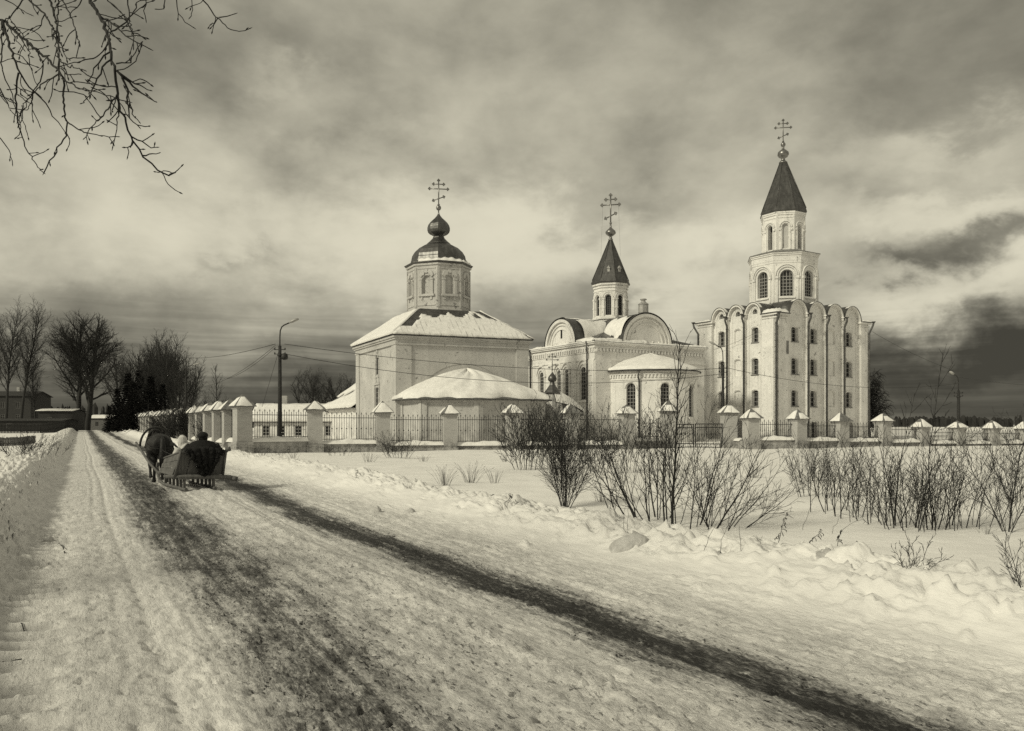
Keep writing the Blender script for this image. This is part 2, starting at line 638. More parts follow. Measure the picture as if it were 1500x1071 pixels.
# behind and overhead: an even bright overcast
sky = wn('ShaderNodeTexSky', sky_type='NISHITA')
sky.sun_disc = False
sky.sun_elevation = SUN_EL
sky.sun_rotation = math.atan2(to_sun.x, to_sun.y) % (2 * PI)
sky.altitude = 100
bw = wn('ShaderNodeRGBToBW'); wt.links.new(sky.outputs[0], bw.inputs[0])
clear = wm('MINIMUM', bw.outputs[0], 9.0)
lum10 = wm('ADD', wm('MULTIPLY', lum, 10 * 1.02), wm('MULTIPLY', clear, .02))
tint = wn('ShaderNodeCombineColor')
for i, c in enumerate(SEPIA):
    wt.links.new(wm('MULTIPLY', lum10, c), tint.inputs[i])
bg = wn('ShaderNodeBackground')
bg.inputs['Strength'].default_value = 0.1
wt.links.new(tint.outputs[0], bg.inputs['Color'])
ow = wn('ShaderNodeOutputWorld')
wt.links.new(bg.outputs[0], ow.inputs[0])

S.view_settings.view_transform = 'Standard'
S.view_settings.look = 'None'
S.view_settings.exposure = 0.0
S.view_settings.gamma = 1
S.render.film_transparent = False
S.cycles.max_bounces = 5
S.cycles.diffuse_bounces = 3
S.cycles.glossy_bounces = 2
S.cycles.use_denoising = False
S.render.engine = 'CYCLES'
# ================================================================== terrain
SLOPE = 0.54


def road_u(X, Y):
    """distance across the road (measured along X) from the camera's own line"""
    return X + SLOPE * Y


def road_x(u, Y):
    return u - SLOPE * Y


EDGE_L, EDGE_R = -0.45, 5.75


def height(X, Y):
    X = np.asarray(X, float); Y = np.asarray(Y, float)
    u = road_u(X, Y)
    # the road climbs gently to a crest near the tree, then drops
    z = 0.5 * smooth(55, 150, Y) - 4.0 * smooth(158, 260, Y) * smooth(40, -20, X + 60) + 0.0 * X
    far = smooth(250, 420, Y)
    z = z * (1 - smooth(-45, 20, X + 0.15 * Y)) + 0 * far
    # open snow field to the right, lying a little above the road, falling towards the fence
    fr = smooth(6.6, 8.8, u)
    z = z + fr * (0.20 * (1 - smooth(12, 48, Y)) - 0.06 * smooth(30, 50, Y) + 0.10 * fbm(X * .09, Y * .09 + 4, 3) + 0.05 * fbm(X * .5, Y * .22 + 9, 3))
    fl = smooth(-2.4, -3.8, u)
    z = z + fl * (0.04 + 0.10 * fbm(X * .12 + 5, Y * .1, 3))
    # ploughed banks
    wob = 0.35 * fbm(Y * .22, X * 0 + 3.3, 3)
    gr = 1 + .7 * smooth(30, 70, Y)
    near = 1 - smooth(40, 90, Y)
    rb = np.exp(-((u - 7.0 - wob * .8) / .80) ** 2)
    rb = np.maximum(rb, smooth(EDGE_R - .1, 6.9, u) * smooth(7.9, 7.0, u))
    z = z + rb * (.34 + .12 * fbm(Y * .45, u * .2, 2)) * gr
    lb = smooth(EDGE_L - .1, -1.55 + wob * .6, u) * smooth(-3.9, -2.2, u)
    z = z + lb * (.55 + .10 * fbm(Y * .35 + 7, u * .3, 2))
    return z


def ground_z(x, y):
    return float(height(np.array([x]), np.array([y]))[0])


def road_detail(X, Y):
    u = road_u(X, Y)
    w = road_u(X, Y) * .875            # true metres across
    s = Y * 1.136 - w * .48            # roughly along the road
    on = smooth(EDGE_L - .4, EDGE_L + .2, u) * smooth(EDGE_R + .5, EDGE_R - .1, u)
    bank = smooth(EDGE_R - .15, 6.5, u) * smooth(8.6, 7.6, u) + smooth(EDGE_L + .1, -1.2, u) * smooth(-4.2, -3.0, u)
    nearf = 1 - smooth(25, 60, Y)
    d = np.zeros_like(X)
    sw = .12 * np.sin(Y * .35) + .08 * fbm(Y * .3, 0 * Y + 2, 2)
    # worn wheel tracks
    tr = np.exp(-((u - 4.15 - sw) / .55) ** 2)
    tl = np.exp(-((u - 1.55 - sw * .6) / .80) ** 2)
    d -= on * (.030 * tr + .022 * tl)
    # lumpy ridge between the tracks, narrow ruts at the left
    lum = .5 + .5 * fbm(s * 3.2, w * 6, 3)
    d += on * (.075 * lum * np.exp(-((u - 3.0 - sw * .5 - .06 * fbm(s * .8, 0 * s, 2)) / .14) ** 2) + .030 * np.exp(-((u - 2.9) / .35) ** 2))
    d += on * (.014 * (.5 + lum) * np.exp(-((u - .80 - sw * .3) / .05) ** 2) * (1 - smooth(10, 22, Y)) * (.3 + lum) - .020 * np.exp(-((u - .52 - sw * .3) / .05) ** 2) * (.4 + lum) - .010 * np.exp(-((u - 1.0 - sw * .3) / .05) ** 2))
    d += on * .028 * np.exp(-((u - 5.3) / .25) ** 2) * lum
    d += on * .010 * fbm(w * 9, s * .22, 3) * smooth(.3, .9, u) * smooth(5.6, 4.8, u)
    for (gu, gw, gd, ph) in ((.28, .05, .012, 1), (1.25, .04, .012, 2), (1.75, .06, .016, 3), (2.05, .035, .012, 4), (2.45, .05, .014, 5), (3.38, .045, .014, 6), (3.72, .05, .014, 7), (4.55, .04, .012, 8), (4.85, .06, .016, 9), (5.15, .04, .010, 10)):
        br = smooth(-.35, .15, fbm(s * .35 + ph * 7.7, 0 * s + ph, 2))
        q_ = (u - gu - sw * (.3 + .07 * ph) - .03 * fbm(s * .4 + ph, 0 * s, 2)) / gw
        d += on * br * gd * (-np.exp(-q_ ** 2) + .45 * np.exp(-((np.abs(q_) - 1.9) / .8) ** 2))
    # trampled, frozen lumps
    lumps = np.abs(fbm(s * 4.2, w * 6.5, 4, .6))
    rough_w = .35 + .65 * smooth(.2, 1.2, u) + .25 * smooth(4.8, 5.6, u)
    rid = 1 - np.abs(fbm(s * 6 + 9, w * 8, 3, .6)) * 2.6
    patch = smooth(-.25, .3, fbm(s * .5 + 3, w * .9, 3))
    d += on * nearf * rough_w * (.030 * (lumps - .2) + (.006 + .012 * patch) * np.maximum(rid, -.5) + (.008 + .012 * patch) * fbm(s * 17, w * 24, 3, .65))
    # grader teeth marks along the left verge
    ph = s / .30 + .5 * fbm(s * .6, w * 1.2, 2)
    fr = ph - np.floor(ph)
    groove = (np.clip(fr / .72, 0, 1) * smooth(1.0, .80, fr)) * (.45 + .55 * fbm(s * 1.3, w * .8, 2) + .35)
    d -= smooth(-2.2, -1.4, u) * smooth(.05, -.35, u) * groove * .11 * (1 - smooth(9, 22, Y))
    # broken clods on the banks
    r1 = 1 - np.abs(fbm(s * 1.5 + 31, w * 2.1, 5, .62)) * 2.2
    r2 = fbm(s * 4.5 + 11, w * 5.5, 4, .6)
    scr = fbm(s * 7.5 + 3 - w * 5, w * 1.6, 4, .6)
    bl = smooth(0, -1, u)
    r3 = fbm(s * 11 + 5, w * 13, 4, .65)
    msk = smooth(-.15, .25, fbm(s * .7 + 2, w * 1.1, 3) + .5 * np.exp(-((u - 7.1) / .4) ** 2) - .05)
    d += bank * (.085 * (r1 - .4) * (.5 + .5 * (u > 0)) * (.3 + .7 * msk) + (.012 + .050 * msk) * r2 + (.004 + .026 * msk) * r3) * (1 - .5 * smooth(30, 80, Y))
    d += bank * bl * (.13 * scr + .02 * r3)
    qx, qy = s + .25 * fbm(s * 2, w * 2, 2), w + .25 * fbm(s * 2 + 8, w * 2, 2)
    h1, e1 = cells(qx * 4.2, qy * 5.0)
    h2, e2 = cells(qx * 10 + 3, qy * 11)
    topm = np.clip(msk * .8 + 1.1 * np.exp(-((u - 7.05) / .38) ** 2) * (u > 0) + .35 * bl, 0, 1.2)
    d += bank * (.060 * topm * (h1 - .5) * smooth(.0, .16, e1) + .026 * topm * (h2 - .5) * smooth(0, .2, e2))
    crest = np.exp(-((u - 7.0) / .35) ** 2)
    d += crest * .05 * np.maximum(0, fbm(s * 3.1, w * 3.1 + 8, 4, .6))
    # wind ripples on the field
    fld = smooth(8.2, 9.5, u) + smooth(-3.4, -4.4, u)
    d += fld * (.012 * fbm(X * 1.1, Y * 2.6, 4) + .004 * fbm(X * 7, Y * 9, 3))
    return d


def dirt_mask(X, Y):
    u = road_u(X, Y)
    w, s = u * .875, Y * 1.136 - u * .42
    sw = .12 * np.sin(Y * .35) + .08 * fbm(Y * .3, 0 * Y + 2, 2)
    n1 = fbm(s * .35, w * 2.4, 4)
    n2 = fbm(s * 1.4, w * 3.6 + 5, 4)
    r = .98 * np.exp(-np.abs((u - 4.17 - sw + .14 * n1) / (.47 + .14 * n1)) ** 1.8)
    l = (.58 + .22 * smooth(7, 14, Y)) * np.exp(-np.abs((u - 1.58 - sw * .6 - .18 * n1) / (.78 - .12 * smooth(9, 20, Y))) ** 2.6)
    m = .30 * smooth(.9, 1.8, u) * smooth(3.6, 2.6, u) * (1 - .6 * smooth(8, 16, Y))
    edge = .10 * smooth(4.4, 5.0, u) * smooth(5.9, 5.2, u)
    d = np.maximum(np.maximum(r, l), np.maximum(m, edge))
    n3 = fbm(s * .5, w * 9 + 2, 3)
    d = d + (.30 * n2 + .30 * n3) * np.minimum(1, d * 2.0) + .12 * n1 * d
    d = d * smooth(EDGE_L, .3, u) * smooth(EDGE_R + .1, 5.4, u)
    return np.clip(d, 0, 1)


def grid_axis():
    # across: fine over the road and banks, growing outwards
    us = list(np.arange(-3.6, 8.4, .024))
    st, x = .024, 8.4
    while x < 5200:
        us.append(x); st *= 1.018 if x < 60 else 1.10; x += st
    st, x = .024, -3.6 - .024
    lf = []
    while x > -5200:
        lf.append(x); st *= 1.03 if x > -40 else 1.12; x -= st
    us = np.array(sorted(lf) + us)
    ys = [2.6]
    while ys[-1] < 5500:
        y = ys[-1]
        ys.append(y * (1.0058 if y < 14 else 1.008 if y < 60 else 1.02 if y < 300 else 1.1))
    back, st = [], .03
    y = 2.6 - st
    while y > -900:
        back.append(y); st *= 1.14; y -= st
    return us, np.array(sorted(back) + ys)


def terrain():
    us, ys = grid_axis()
    U, Y = np.meshgrid(us, ys)
    X = road_x(U, Y)
    Z = height(X, Y)
    sub = (Y < 160) & (U > -30) & (U < 60)
    D = np.zeros_like(Z)
    r = np.where(sub.any(axis=1))[0]; c = np.where(sub.any(axis=0))[0]
    sl_ = (slice(r[0], r[-1] + 1), slice(c[0], c[-1] + 1))
    D[sl_] = road_detail(X[sl_], Y[sl_])
    Z = Z + D
    rnd = random.Random(5)

    def stamp(u0, y0, rad, hgt, ex=1.0, ang=0.0, sharp=1.5):
        x0 = float(road_x(u0, y0))
        j0, j1 = np.searchsorted(ys, [y0 - rad * 1.6, y0 + rad * 1.6])
        i0, i1 = np.searchsorted(us, [u0 - rad * 2.2, u0 + rad * 2.2])
        if j1 - j0 < 2 or i1 - i0 < 2: return
        a, b = X[j0:j1, i0:i1] - x0, Y[j0:j1, i0:i1] - y0
        ca, sa = math.cos(ang), math.sin(ang)
        q = ((a * ca + b * sa) / rad) ** 2 + ((-a * sa + b * ca) / (rad * ex)) ** 2
        q = q * (1 + .35 * perlin(a / rad * 1.7 + u0 * 9, b / rad * 1.7 + y0))
        Z[j0:j1, i0:i1] += hgt * np.maximum(0, 1 - q) ** (1 / sharp)
    # clods thrown up along both banks
    for i in range(2200):
        y0 = 3.0 * (60 / 3.0) ** rnd.random()
        sc = rnd.random() ** 4
        if rnd.random() < .62:
            u0 = rnd.gauss(7.0, .42) if rnd.random() < .6 else rnd.uniform(5.7, 7.3)
        else:
            u0 = rnd.uniform(-3.0, -.5)
        rad = .025 + .085 * sc
        stamp(u0, y0, rad, rad * rnd.uniform(.3, .6), rnd.uniform(.5, 1), rnd.uniform(0, 3), rnd.uniform(1.8, 3.2))
    # crumbs and prints on the road
    for i in range(1500):
        y0 = 3.2 * (25 / 3.2) ** rnd.random()
        u0 = rnd.uniform(EDGE_L, EDGE_R) if rnd.random() < .5 else rnd.gauss(3.0, .14)
        rad = .012 + .03 * rnd.random() ** 2
        stamp(u0, y0, rad, rad * .6, .8, rnd.uniform(0, 3))
    for i in range(1300):
        y0 = 3.2 * (22 / 3.2) ** rnd.random()
        u0 = rnd.gauss(1.2, .9) if rnd.random() < .7 else rnd.uniform(-.3, 5.6)
        rad = .03 + .05 * rnd.random()
        stamp(u0, y0, rad, -rad * rnd.uniform(.25, .55), .5, rnd.uniform(0, 3), 2.4)
    nU, nY = len(us), len(ys)
    V = np.stack([X.ravel(), Y.ravel(), Z.ravel()], 1)
    dirt = dirt_mask(X, Y) * (Y < 200)
    grit = smooth(-2.2, .2, U) * smooth(6.6, 5.0, U) * (1 - .5 * smooth(.2, .9, U) * smooth(1.2, .9, U))
    idx = np.arange(nU * nY).reshape(nY, nU)
    q = np.stack([idx[:-1, :-1], idx[:-1, 1:], idx[1:, 1:], idx[1:, :-1]], -1)
    uc = (U[:-1, :-1] + U[1:, 1:]) / 2
    yc = (Y[:-1, :-1] + Y[1:, 1:]) / 2
    wl = .10 * fbm(yc * .8, yc * 0 + 1, 3)
    road = (uc > EDGE_L + wl) & (uc < EDGE_R + wl) & (yc < 230)
    bankr = (uc >= EDGE_R + wl) & (uc < 7.9 + wl) & (yc < 150)
    bankl = (uc <= EDGE_L + wl) & (uc > -3.3 + wl) & (yc < 150)
    for name, mask, mat in (('road', road, M['road_snow']), ('snow_bank', bankr, M['road_snow']), ('snow_bank', bankl, M['road_snow']), ('ground', ~(road | bankr | bankl), M['ground_snow'])):
        fq = q[mask]
        used, inv = np.unique(fq.ravel(), return_inverse=True)
        o = from_np(name, V[used], inv.reshape(-1, 4), mat)
        at_ = o.data.attributes.new('dirt', 'FLOAT', 'POINT')
        at_.data.foreach_set('value', dirt.ravel()[used].astype(np.float32))
        gr_ = o.data.attributes.new('grit', 'FLOAT', 'POINT')
        gr_.data.foreach_set('value', grit.ravel()[used].astype(np.float32))
        tag(o, kind='structure')
        if name == 'road': tag(o, 'snow packed road with two dark worn wheel tracks', 'road')
        elif name == 'ground': tag(o, 'smooth deep snow covering the open field', 'ground')
        elif mask is bankr: tag(o, 'ploughed lumpy snow bank between road and open field', 'snow bank')
        else: tag(o, 'ploughed shaded snow bank along the left verge', 'snow bank')


# snow on the ground
t = NT('ground_snow')
p = t.pos()
n = t.bump(t.noise(3.5, 5, .6, p), .05, .5)
n = t.bump(t.noise(26, 5, .65, p), .012, .7, n)
M['ground_snow'] = t.fin(t.ramp(t.noise(.8, 6, .6, p), [(.35, .76), (.65, .86)]), .7, normal=n, spec=.25)
# road: packed snow, ice and grit
t = NT('road_snow')
ang = math.atan(SLOPE)
pr = t.pos((1, 1, 1))
mp = t.t.nodes.new('ShaderNodeMapping')
mp.inputs['Rotation'].default_value = (0, 0, -ang)
t.l(pr, mp.inputs['Vector'])
mp2 = t.t.nodes.new('ShaderNodeMapping')
mp2.inputs['Scale'].default_value = (1, .30, 1)
t.l(mp.outputs[0], mp2.inputs['Vector'])
q = mp2.outputs[0]
da = t.n('ShaderNodeAttribute'); da.attribute_name = 'dirt'
d = da.outputs['Fac']
ga = t.n('ShaderNodeAttribute'); ga.attribute_name = 'grit'
gt = ga.outputs['Fac']
cl = t.noise(19, 7, .72, q, .5)
cl2 = t.noise(60, 5, .7, q)
mp3 = t.t.nodes.new('ShaderNodeMapping')
mp3.inputs['Scale'].default_value = (1, .07, 1)
t.l(mp.outputs[0], mp3.inputs['Vector'])
cl3 = t.noise(15, 5, .7, mp3.outputs[0])
sumn = t.math('ADD', t.math('MULTIPLY', cl, .36), t.math('ADD', t.math('MULTIPLY', cl2, .36), t.math('MULTIPLY', cl3, .28)))
e = t.math('ADD', d, t.math('MULTIPLY', t.math('SUBTRACT', sumn, .5), t.math('ADD', t.math('MULTIPLY', gt, .75), t.math('MULTIPLY', d, 3.4))))
clean = t.ramp(t.noise(2.0, 6, .65, q), [(.3, .68), (.7, .82)])
grey = t.math('MULTIPLY', t.val(t.noise(7, 7, .7, q), [(.38, .05), (.62, .60)]), gt)
clean = t.mix(grey, clean, .34)
c = t.mix(t.val(e, [(.16, 0), (.38, .30), (.62, .78), (.95, 1)]), clean, .030)
spk = t.math('MULTIPLY', t.val(t.noise(34, 4, .65, q, .2), [(.585, 0), (.63, 1)]), t.val(d, [(.05, .3), (.5, 1)]))
spk = t.math('MULTIPLY', spk, gt)
c = t.mix(spk, c, .03)
gb = t.math('ADD', .22, t.math('MULTIPLY', gt, .78))
n = t.bump(t.math('MULTIPLY', cl, gb), .026, 1.0)
n = t.bump(t.math('MULTIPLY', cl2, gb), .009, 1.0, n)
n = t.bump(cl3, .03, .5, n)
M['road_snow'] = t.fin(c, t.val(e, [(.3, .75), (.9, .62)]), normal=n, spec=.15)

terrain()
# ================================================================== churches
def octa(c, r, phase, n=8):
    """corner points of a regular polygon whose flats sit at apothem r"""
    R = r / math.cos(PI / n)
    return [(c[0] + R * math.cos(phase + 2 * PI * k / n), c[1] + R * math.sin(phase + 2 * PI * k / n)) for k in range(n)]


def face_planes(c, r, n=8, rot=0.0):
    """wall planes of a polygon drum (u = 0 at the middle of each face); face k looks along rot + 2 pi k / n"""
    out = []
    for k in range(n):
        a = rot + 2 * PI * k / n
        nn = Vector((math.cos(a), math.sin(a), 0))
        tt = Vector((-math.sin(a), math.cos(a), 0))
        out.append(Plane((c[0] + nn.x * r, c[1] + nn.y * r, 0), tt, nn))
    return out


def cross(parent, x, y, z, h, w, ang, mat='gilt', guys=False):
    """three-barred cross with trefoil ends standing in the plane along ang"""
    m = MB()
    ca, sa = math.cos(ang), math.sin(ang)

    def P(u, v): return (x + ca * u, y + sa * u, z + v)
    t_ = h * .022
    m.tube([P(0, 0), P(0, h)], t_ * 1.1, 6)
    m.lathe([(.001, z - .02), (h * .05, z + .03), (h * .055, z + .09), (.001, z + .16)], (x, y), 8)

    def bar(u0, v0, u1, v1):
        m.tube([P(u0, v0), P(u1, v1)], t_, 6)
        for (u, v, du, dv) in ((u0, v0, u0 - u1, v0 - v1), (u1, v1, u1 - u0, v1 - v0)):
            L = math.hypot(du, dv); du, dv = du / L, dv / L
            knob(u + du * t_, v + dv * t_, du, dv)

    def knob(u, v, du, dv):
        r_ = h * .032
        for (a, b) in ((du, dv), (-dv * .95, du * .95), (dv * .95, -du * .95)):
            cx, cz = u + a * r_ * 1.2, v + b * r_ * 1.2
            vs = [P(cx + r_ * math.cos(q), cz + r_ * math.sin(q)) for q in [2 * PI * i / 8 for i in range(8)]]
            off = Vector((-sa, ca, 0)) * t_ * .9
            v2 = [tuple(Vector(p) - off) for p in vs] + [tuple(Vector(p) + off) for p in vs]
            m.add(v2, [tuple(range(8)), tuple(range(15, 7, -1))] + [(i, (i + 1) % 8, 8 + (i + 1) % 8, 8 + i) for i in range(8)])
    knob(0, h, 0, 1)
    bar(-w / 2, h * .66, w / 2, h * .66)
    bar(-w * .26, h * .85, w * .26, h * .85)
    bar(-w * .27, h * .20, w * .27, h * .34)
    o = m.build('cross', M[mat], parent)
    if guys:
        g = MB()
        for s in (-1, 1):
            g.tube([P(s * w / 2, h * .64), P(s * w * .62, -h * 1.15)], .008, 4)
        g.build('stay', M['iron'], o)
    return o


def onion(parent, x, y, prof, n, phase, mat='dome_metal', name='onion_dome', smooth=False):
    m = MB()
    m.lathe(prof, (x, y), n, phase, smooth)
    return m.build(name, M[mat], parent)


def onion_prof(r, z0, h, neck):
    """bulb: neck radius at z0, widest above it, drawn out to a point at z0+h"""
    pts = [(0, neck), (.05, .78), (.12, .93), (.22, 1.0), (.34, 1.0), (.46, .92), (.57, .76), (.67, .55), (.76, .34), (.85, .18), (.93, .09), (1.0, .05)]
    return [((p if i else neck / r) * r, z0 + h * q) for i, (q, p) in enumerate(pts)]


def window(P, ua, ub, za, zb, rise, depth, parent, cols=3, rows=6, frame='frame_paint', bar=.035, diamond=False, label=None):
    """a glazed opening: frame and muntins with the pane behind"""
    m = MB()
    d0, d1 = depth - .12, depth - .06
    fw = bar * 1.5
    hw, uc = (ub - ua) / 2, (ua + ub) / 2
    m.pbox(P, ua, ua + fw, za, zb, d0, d1); m.pbox(P, ub - fw, ub, za, zb, d0, d1)
    m.pbox(P, ua + fw, ub - fw, za, za + fw, d0, d1)
    if rise > 0:
        m.band(P, uc, zb, hw - fw, hw, out=-d0, back=d1, n=12, sy=rise / hw)
        m.pbox(P, ua + fw, ub - fw, zb - bar / 2, zb + bar / 2, d0, d1)
    else:
        m.pbox(P, ua + fw, ub - fw, zb - fw, zb, d0, d1)
    if diamond:
        st = (ub - ua) / 4
        zt = zb + rise
        k = -30
        while k < 40:
            for sgn in (1, -1):
                a = []
                z_ = za
                pts = []
                for j in range(0, 60):
                    z_ = za + j * .1
                    u_ = ua + k * st + sgn * (z_ - za) * .62
                    lim = zb if rise == 0 else None
                    if z_ > zt: break
                    hwz = hw if z_ <= zb else hw * math.sqrt(max(0, 1 - ((z_ - zb) / rise) ** 2))
                    if abs(u_ - uc) < hwz: pts.append((u_, z_))
                if len(pts) > 1:
                    (u0_, z0_), (u1_, z1_) = pts[0], pts[-1]
                    q0, q1 = P.p(u0_, z0_, d1 - .01), P.p(u1_, z1_, d1 - .01)
                    m.tube([q0, q1], bar * .42, 4, False)
            k += 1
    else:
        for i in range(1, cols):
            u = ua + (ub - ua) * i / cols
            top = zb + (rise * math.sqrt(max(0, 1 - ((u - uc) / hw) ** 2)) if rise > 0 else 0)
            m.pbox(P, u - bar / 2, u + bar / 2, za + fw, top - .01, d0 + .01, d1 - .01)
        for j in range(1, rows):
            z = za + (zb - za) * j / rows
            m.pbox(P, ua + fw, ub - fw, z - bar / 2, z + bar / 2, d0 + .02, d1 - .015)
    o = m.build('window', M[frame], parent)
    g = MB()
    out = [(ua - .02, za - .02), (ub + .02, za - .02)] + [(a, b) for a, b in reversed(arch_pts(ua - .02, ub + .02, zb, rise))]
    vs = [P.p(a, b, depth - .03) for a, b in out]
    g.add(vs, [tuple(range(len(vs)))])
    g.build('pane', M['glass'], o)
    if label: o['label'] = label
    return o


def recess(m, P, ua, ub, za, zb, rise, depth):
    """back plaster of a blind niche"""
    out = [(ua, za), (ub, za)] + [(a, b) for a, b in reversed(arch_pts(ua, ub, zb, rise))]
    vs = [P.p(a, b, depth - .002) for a, b in out]
    m.add(vs, [tuple(range(len(vs)))])


def pipe_run(pts, parent, r=.07):
    m = MB()
    m.tube(pts, r, 7)
    p = Vector(pts[0])
    m.lathe([(r, p.z - .05), (r * 2.0, p.z + .10), (r * 2.1, p.z + .14), (r * .6, p.z + .14)], (p.x, p.y), 8)
    z = p.z
    q = Vector(pts[-1])
    zz = q.z + .8
    while zz < Vector(pts[-2]).z:
        m.lathe([(r, zz - .03), (r * 1.3, zz - .03), (r * 1.3, zz + .03), (r, zz + .03)], (q.x, q.y), 8)
        zz += 1.9
    return m.build('downpipe', M['pipe'], parent)


def rag_snow(quad, thick, mat, parent, nx=26, ny=12, seed=1, name='roof_snow', edge=(.5, .5, .5, .5), hole=None, base_gap=.03):
    """snow lying on a sloping face given by 4 corners (eave left, eave right, top right, top left), with uneven edges"""
    a, b, c, d = [Vector(q) for q in quad]
    nrm = (b - a).cross(d - a).normalized()
    if nrm.z < 0: nrm = -nrm
    xs, ysn = np.linspace(0, 1, nx + 1), np.linspace(0, 1, ny + 1)
    Uu, Vv = np.meshgrid(xs, ysn)
    n1 = fbm(Uu * 5 + seed * 7.1, Vv * 3 + seed, 4)
    n2 = fbm(Uu * 22 + seed * 3.1, Vv * 12 + seed, 2)
    e0, e1, e2, e3 = edge     # bottom, right, top, left raggedness
    lo = np.minimum.reduce([Vv / .05 + 1.0 + e0 * 2.2 * n1, (1 - Uu) / .05 + 1.0 + e1 * 5 * n1, (1 - Vv) / .10 + e2 * 5 * n1 + .2, Uu / .05 + 1.0 + e3 * 5 * n1])
    if hole is not None: lo = np.minimum(lo, hole(Uu, Vv, n1, n2))
    keep = lo > 0.35
    th = thick * np.clip(lo, .25, 1.0) * (1 + .45 * n1 + .2 * n2)
    th = np.maximum(th, thick * .18)
    pts = np.zeros((ny + 1, nx + 1, 3))
    for j in range(ny + 1):
        for i in range(nx + 1):
            u, v = xs[i], ysn[j]
            vv = v - (.018 + .02 * float(n2[j, i])) * (v == 0)
            p = a.lerp(b, u).lerp(d.lerp(c, u), vv)
            pts[j, i] = p
    N = np.array(nrm)
    top = pts + N * (th[..., None] + base_gap)
    bot = pts + N * base_gap * .6
    cell = keep[:-1, :-1] & keep[1:, :-1] & keep[:-1, 1:] & keep[1:, 1:]
    m = MB()
    W_ = nx + 1
    vs = [tuple(q) for q in top.reshape(-1, 3)] + [tuple(q) for q in bot.reshape(-1, 3)]
    o_ = W_ * (ny + 1)
    fs, sm = [], []
    for j in range(ny):
        for i in range(nx):
            if not cell[j, i]: continue
            k = j * W_ + i
            fs.append((k, k + 1, k + 1 + W_, k + W_))
            for (dj, di, p0, p1) in ((-1, 0, k, k + 1), (0, 1, k + 1, k + 1 + W_), (1, 0, k + 1 + W_, k + W_), (0, -1, k + W_, k)):
                jj, ii = j + dj, i + di
                if not (0 <= jj < ny and 0 <= ii < nx) or not cell[jj, ii]:
                    fs.append((p1, p0, p0 + o_, p1 + o_))
    m.add(vs, fs, True)
    ob = m.build(name, M[mat], parent)
    return ob


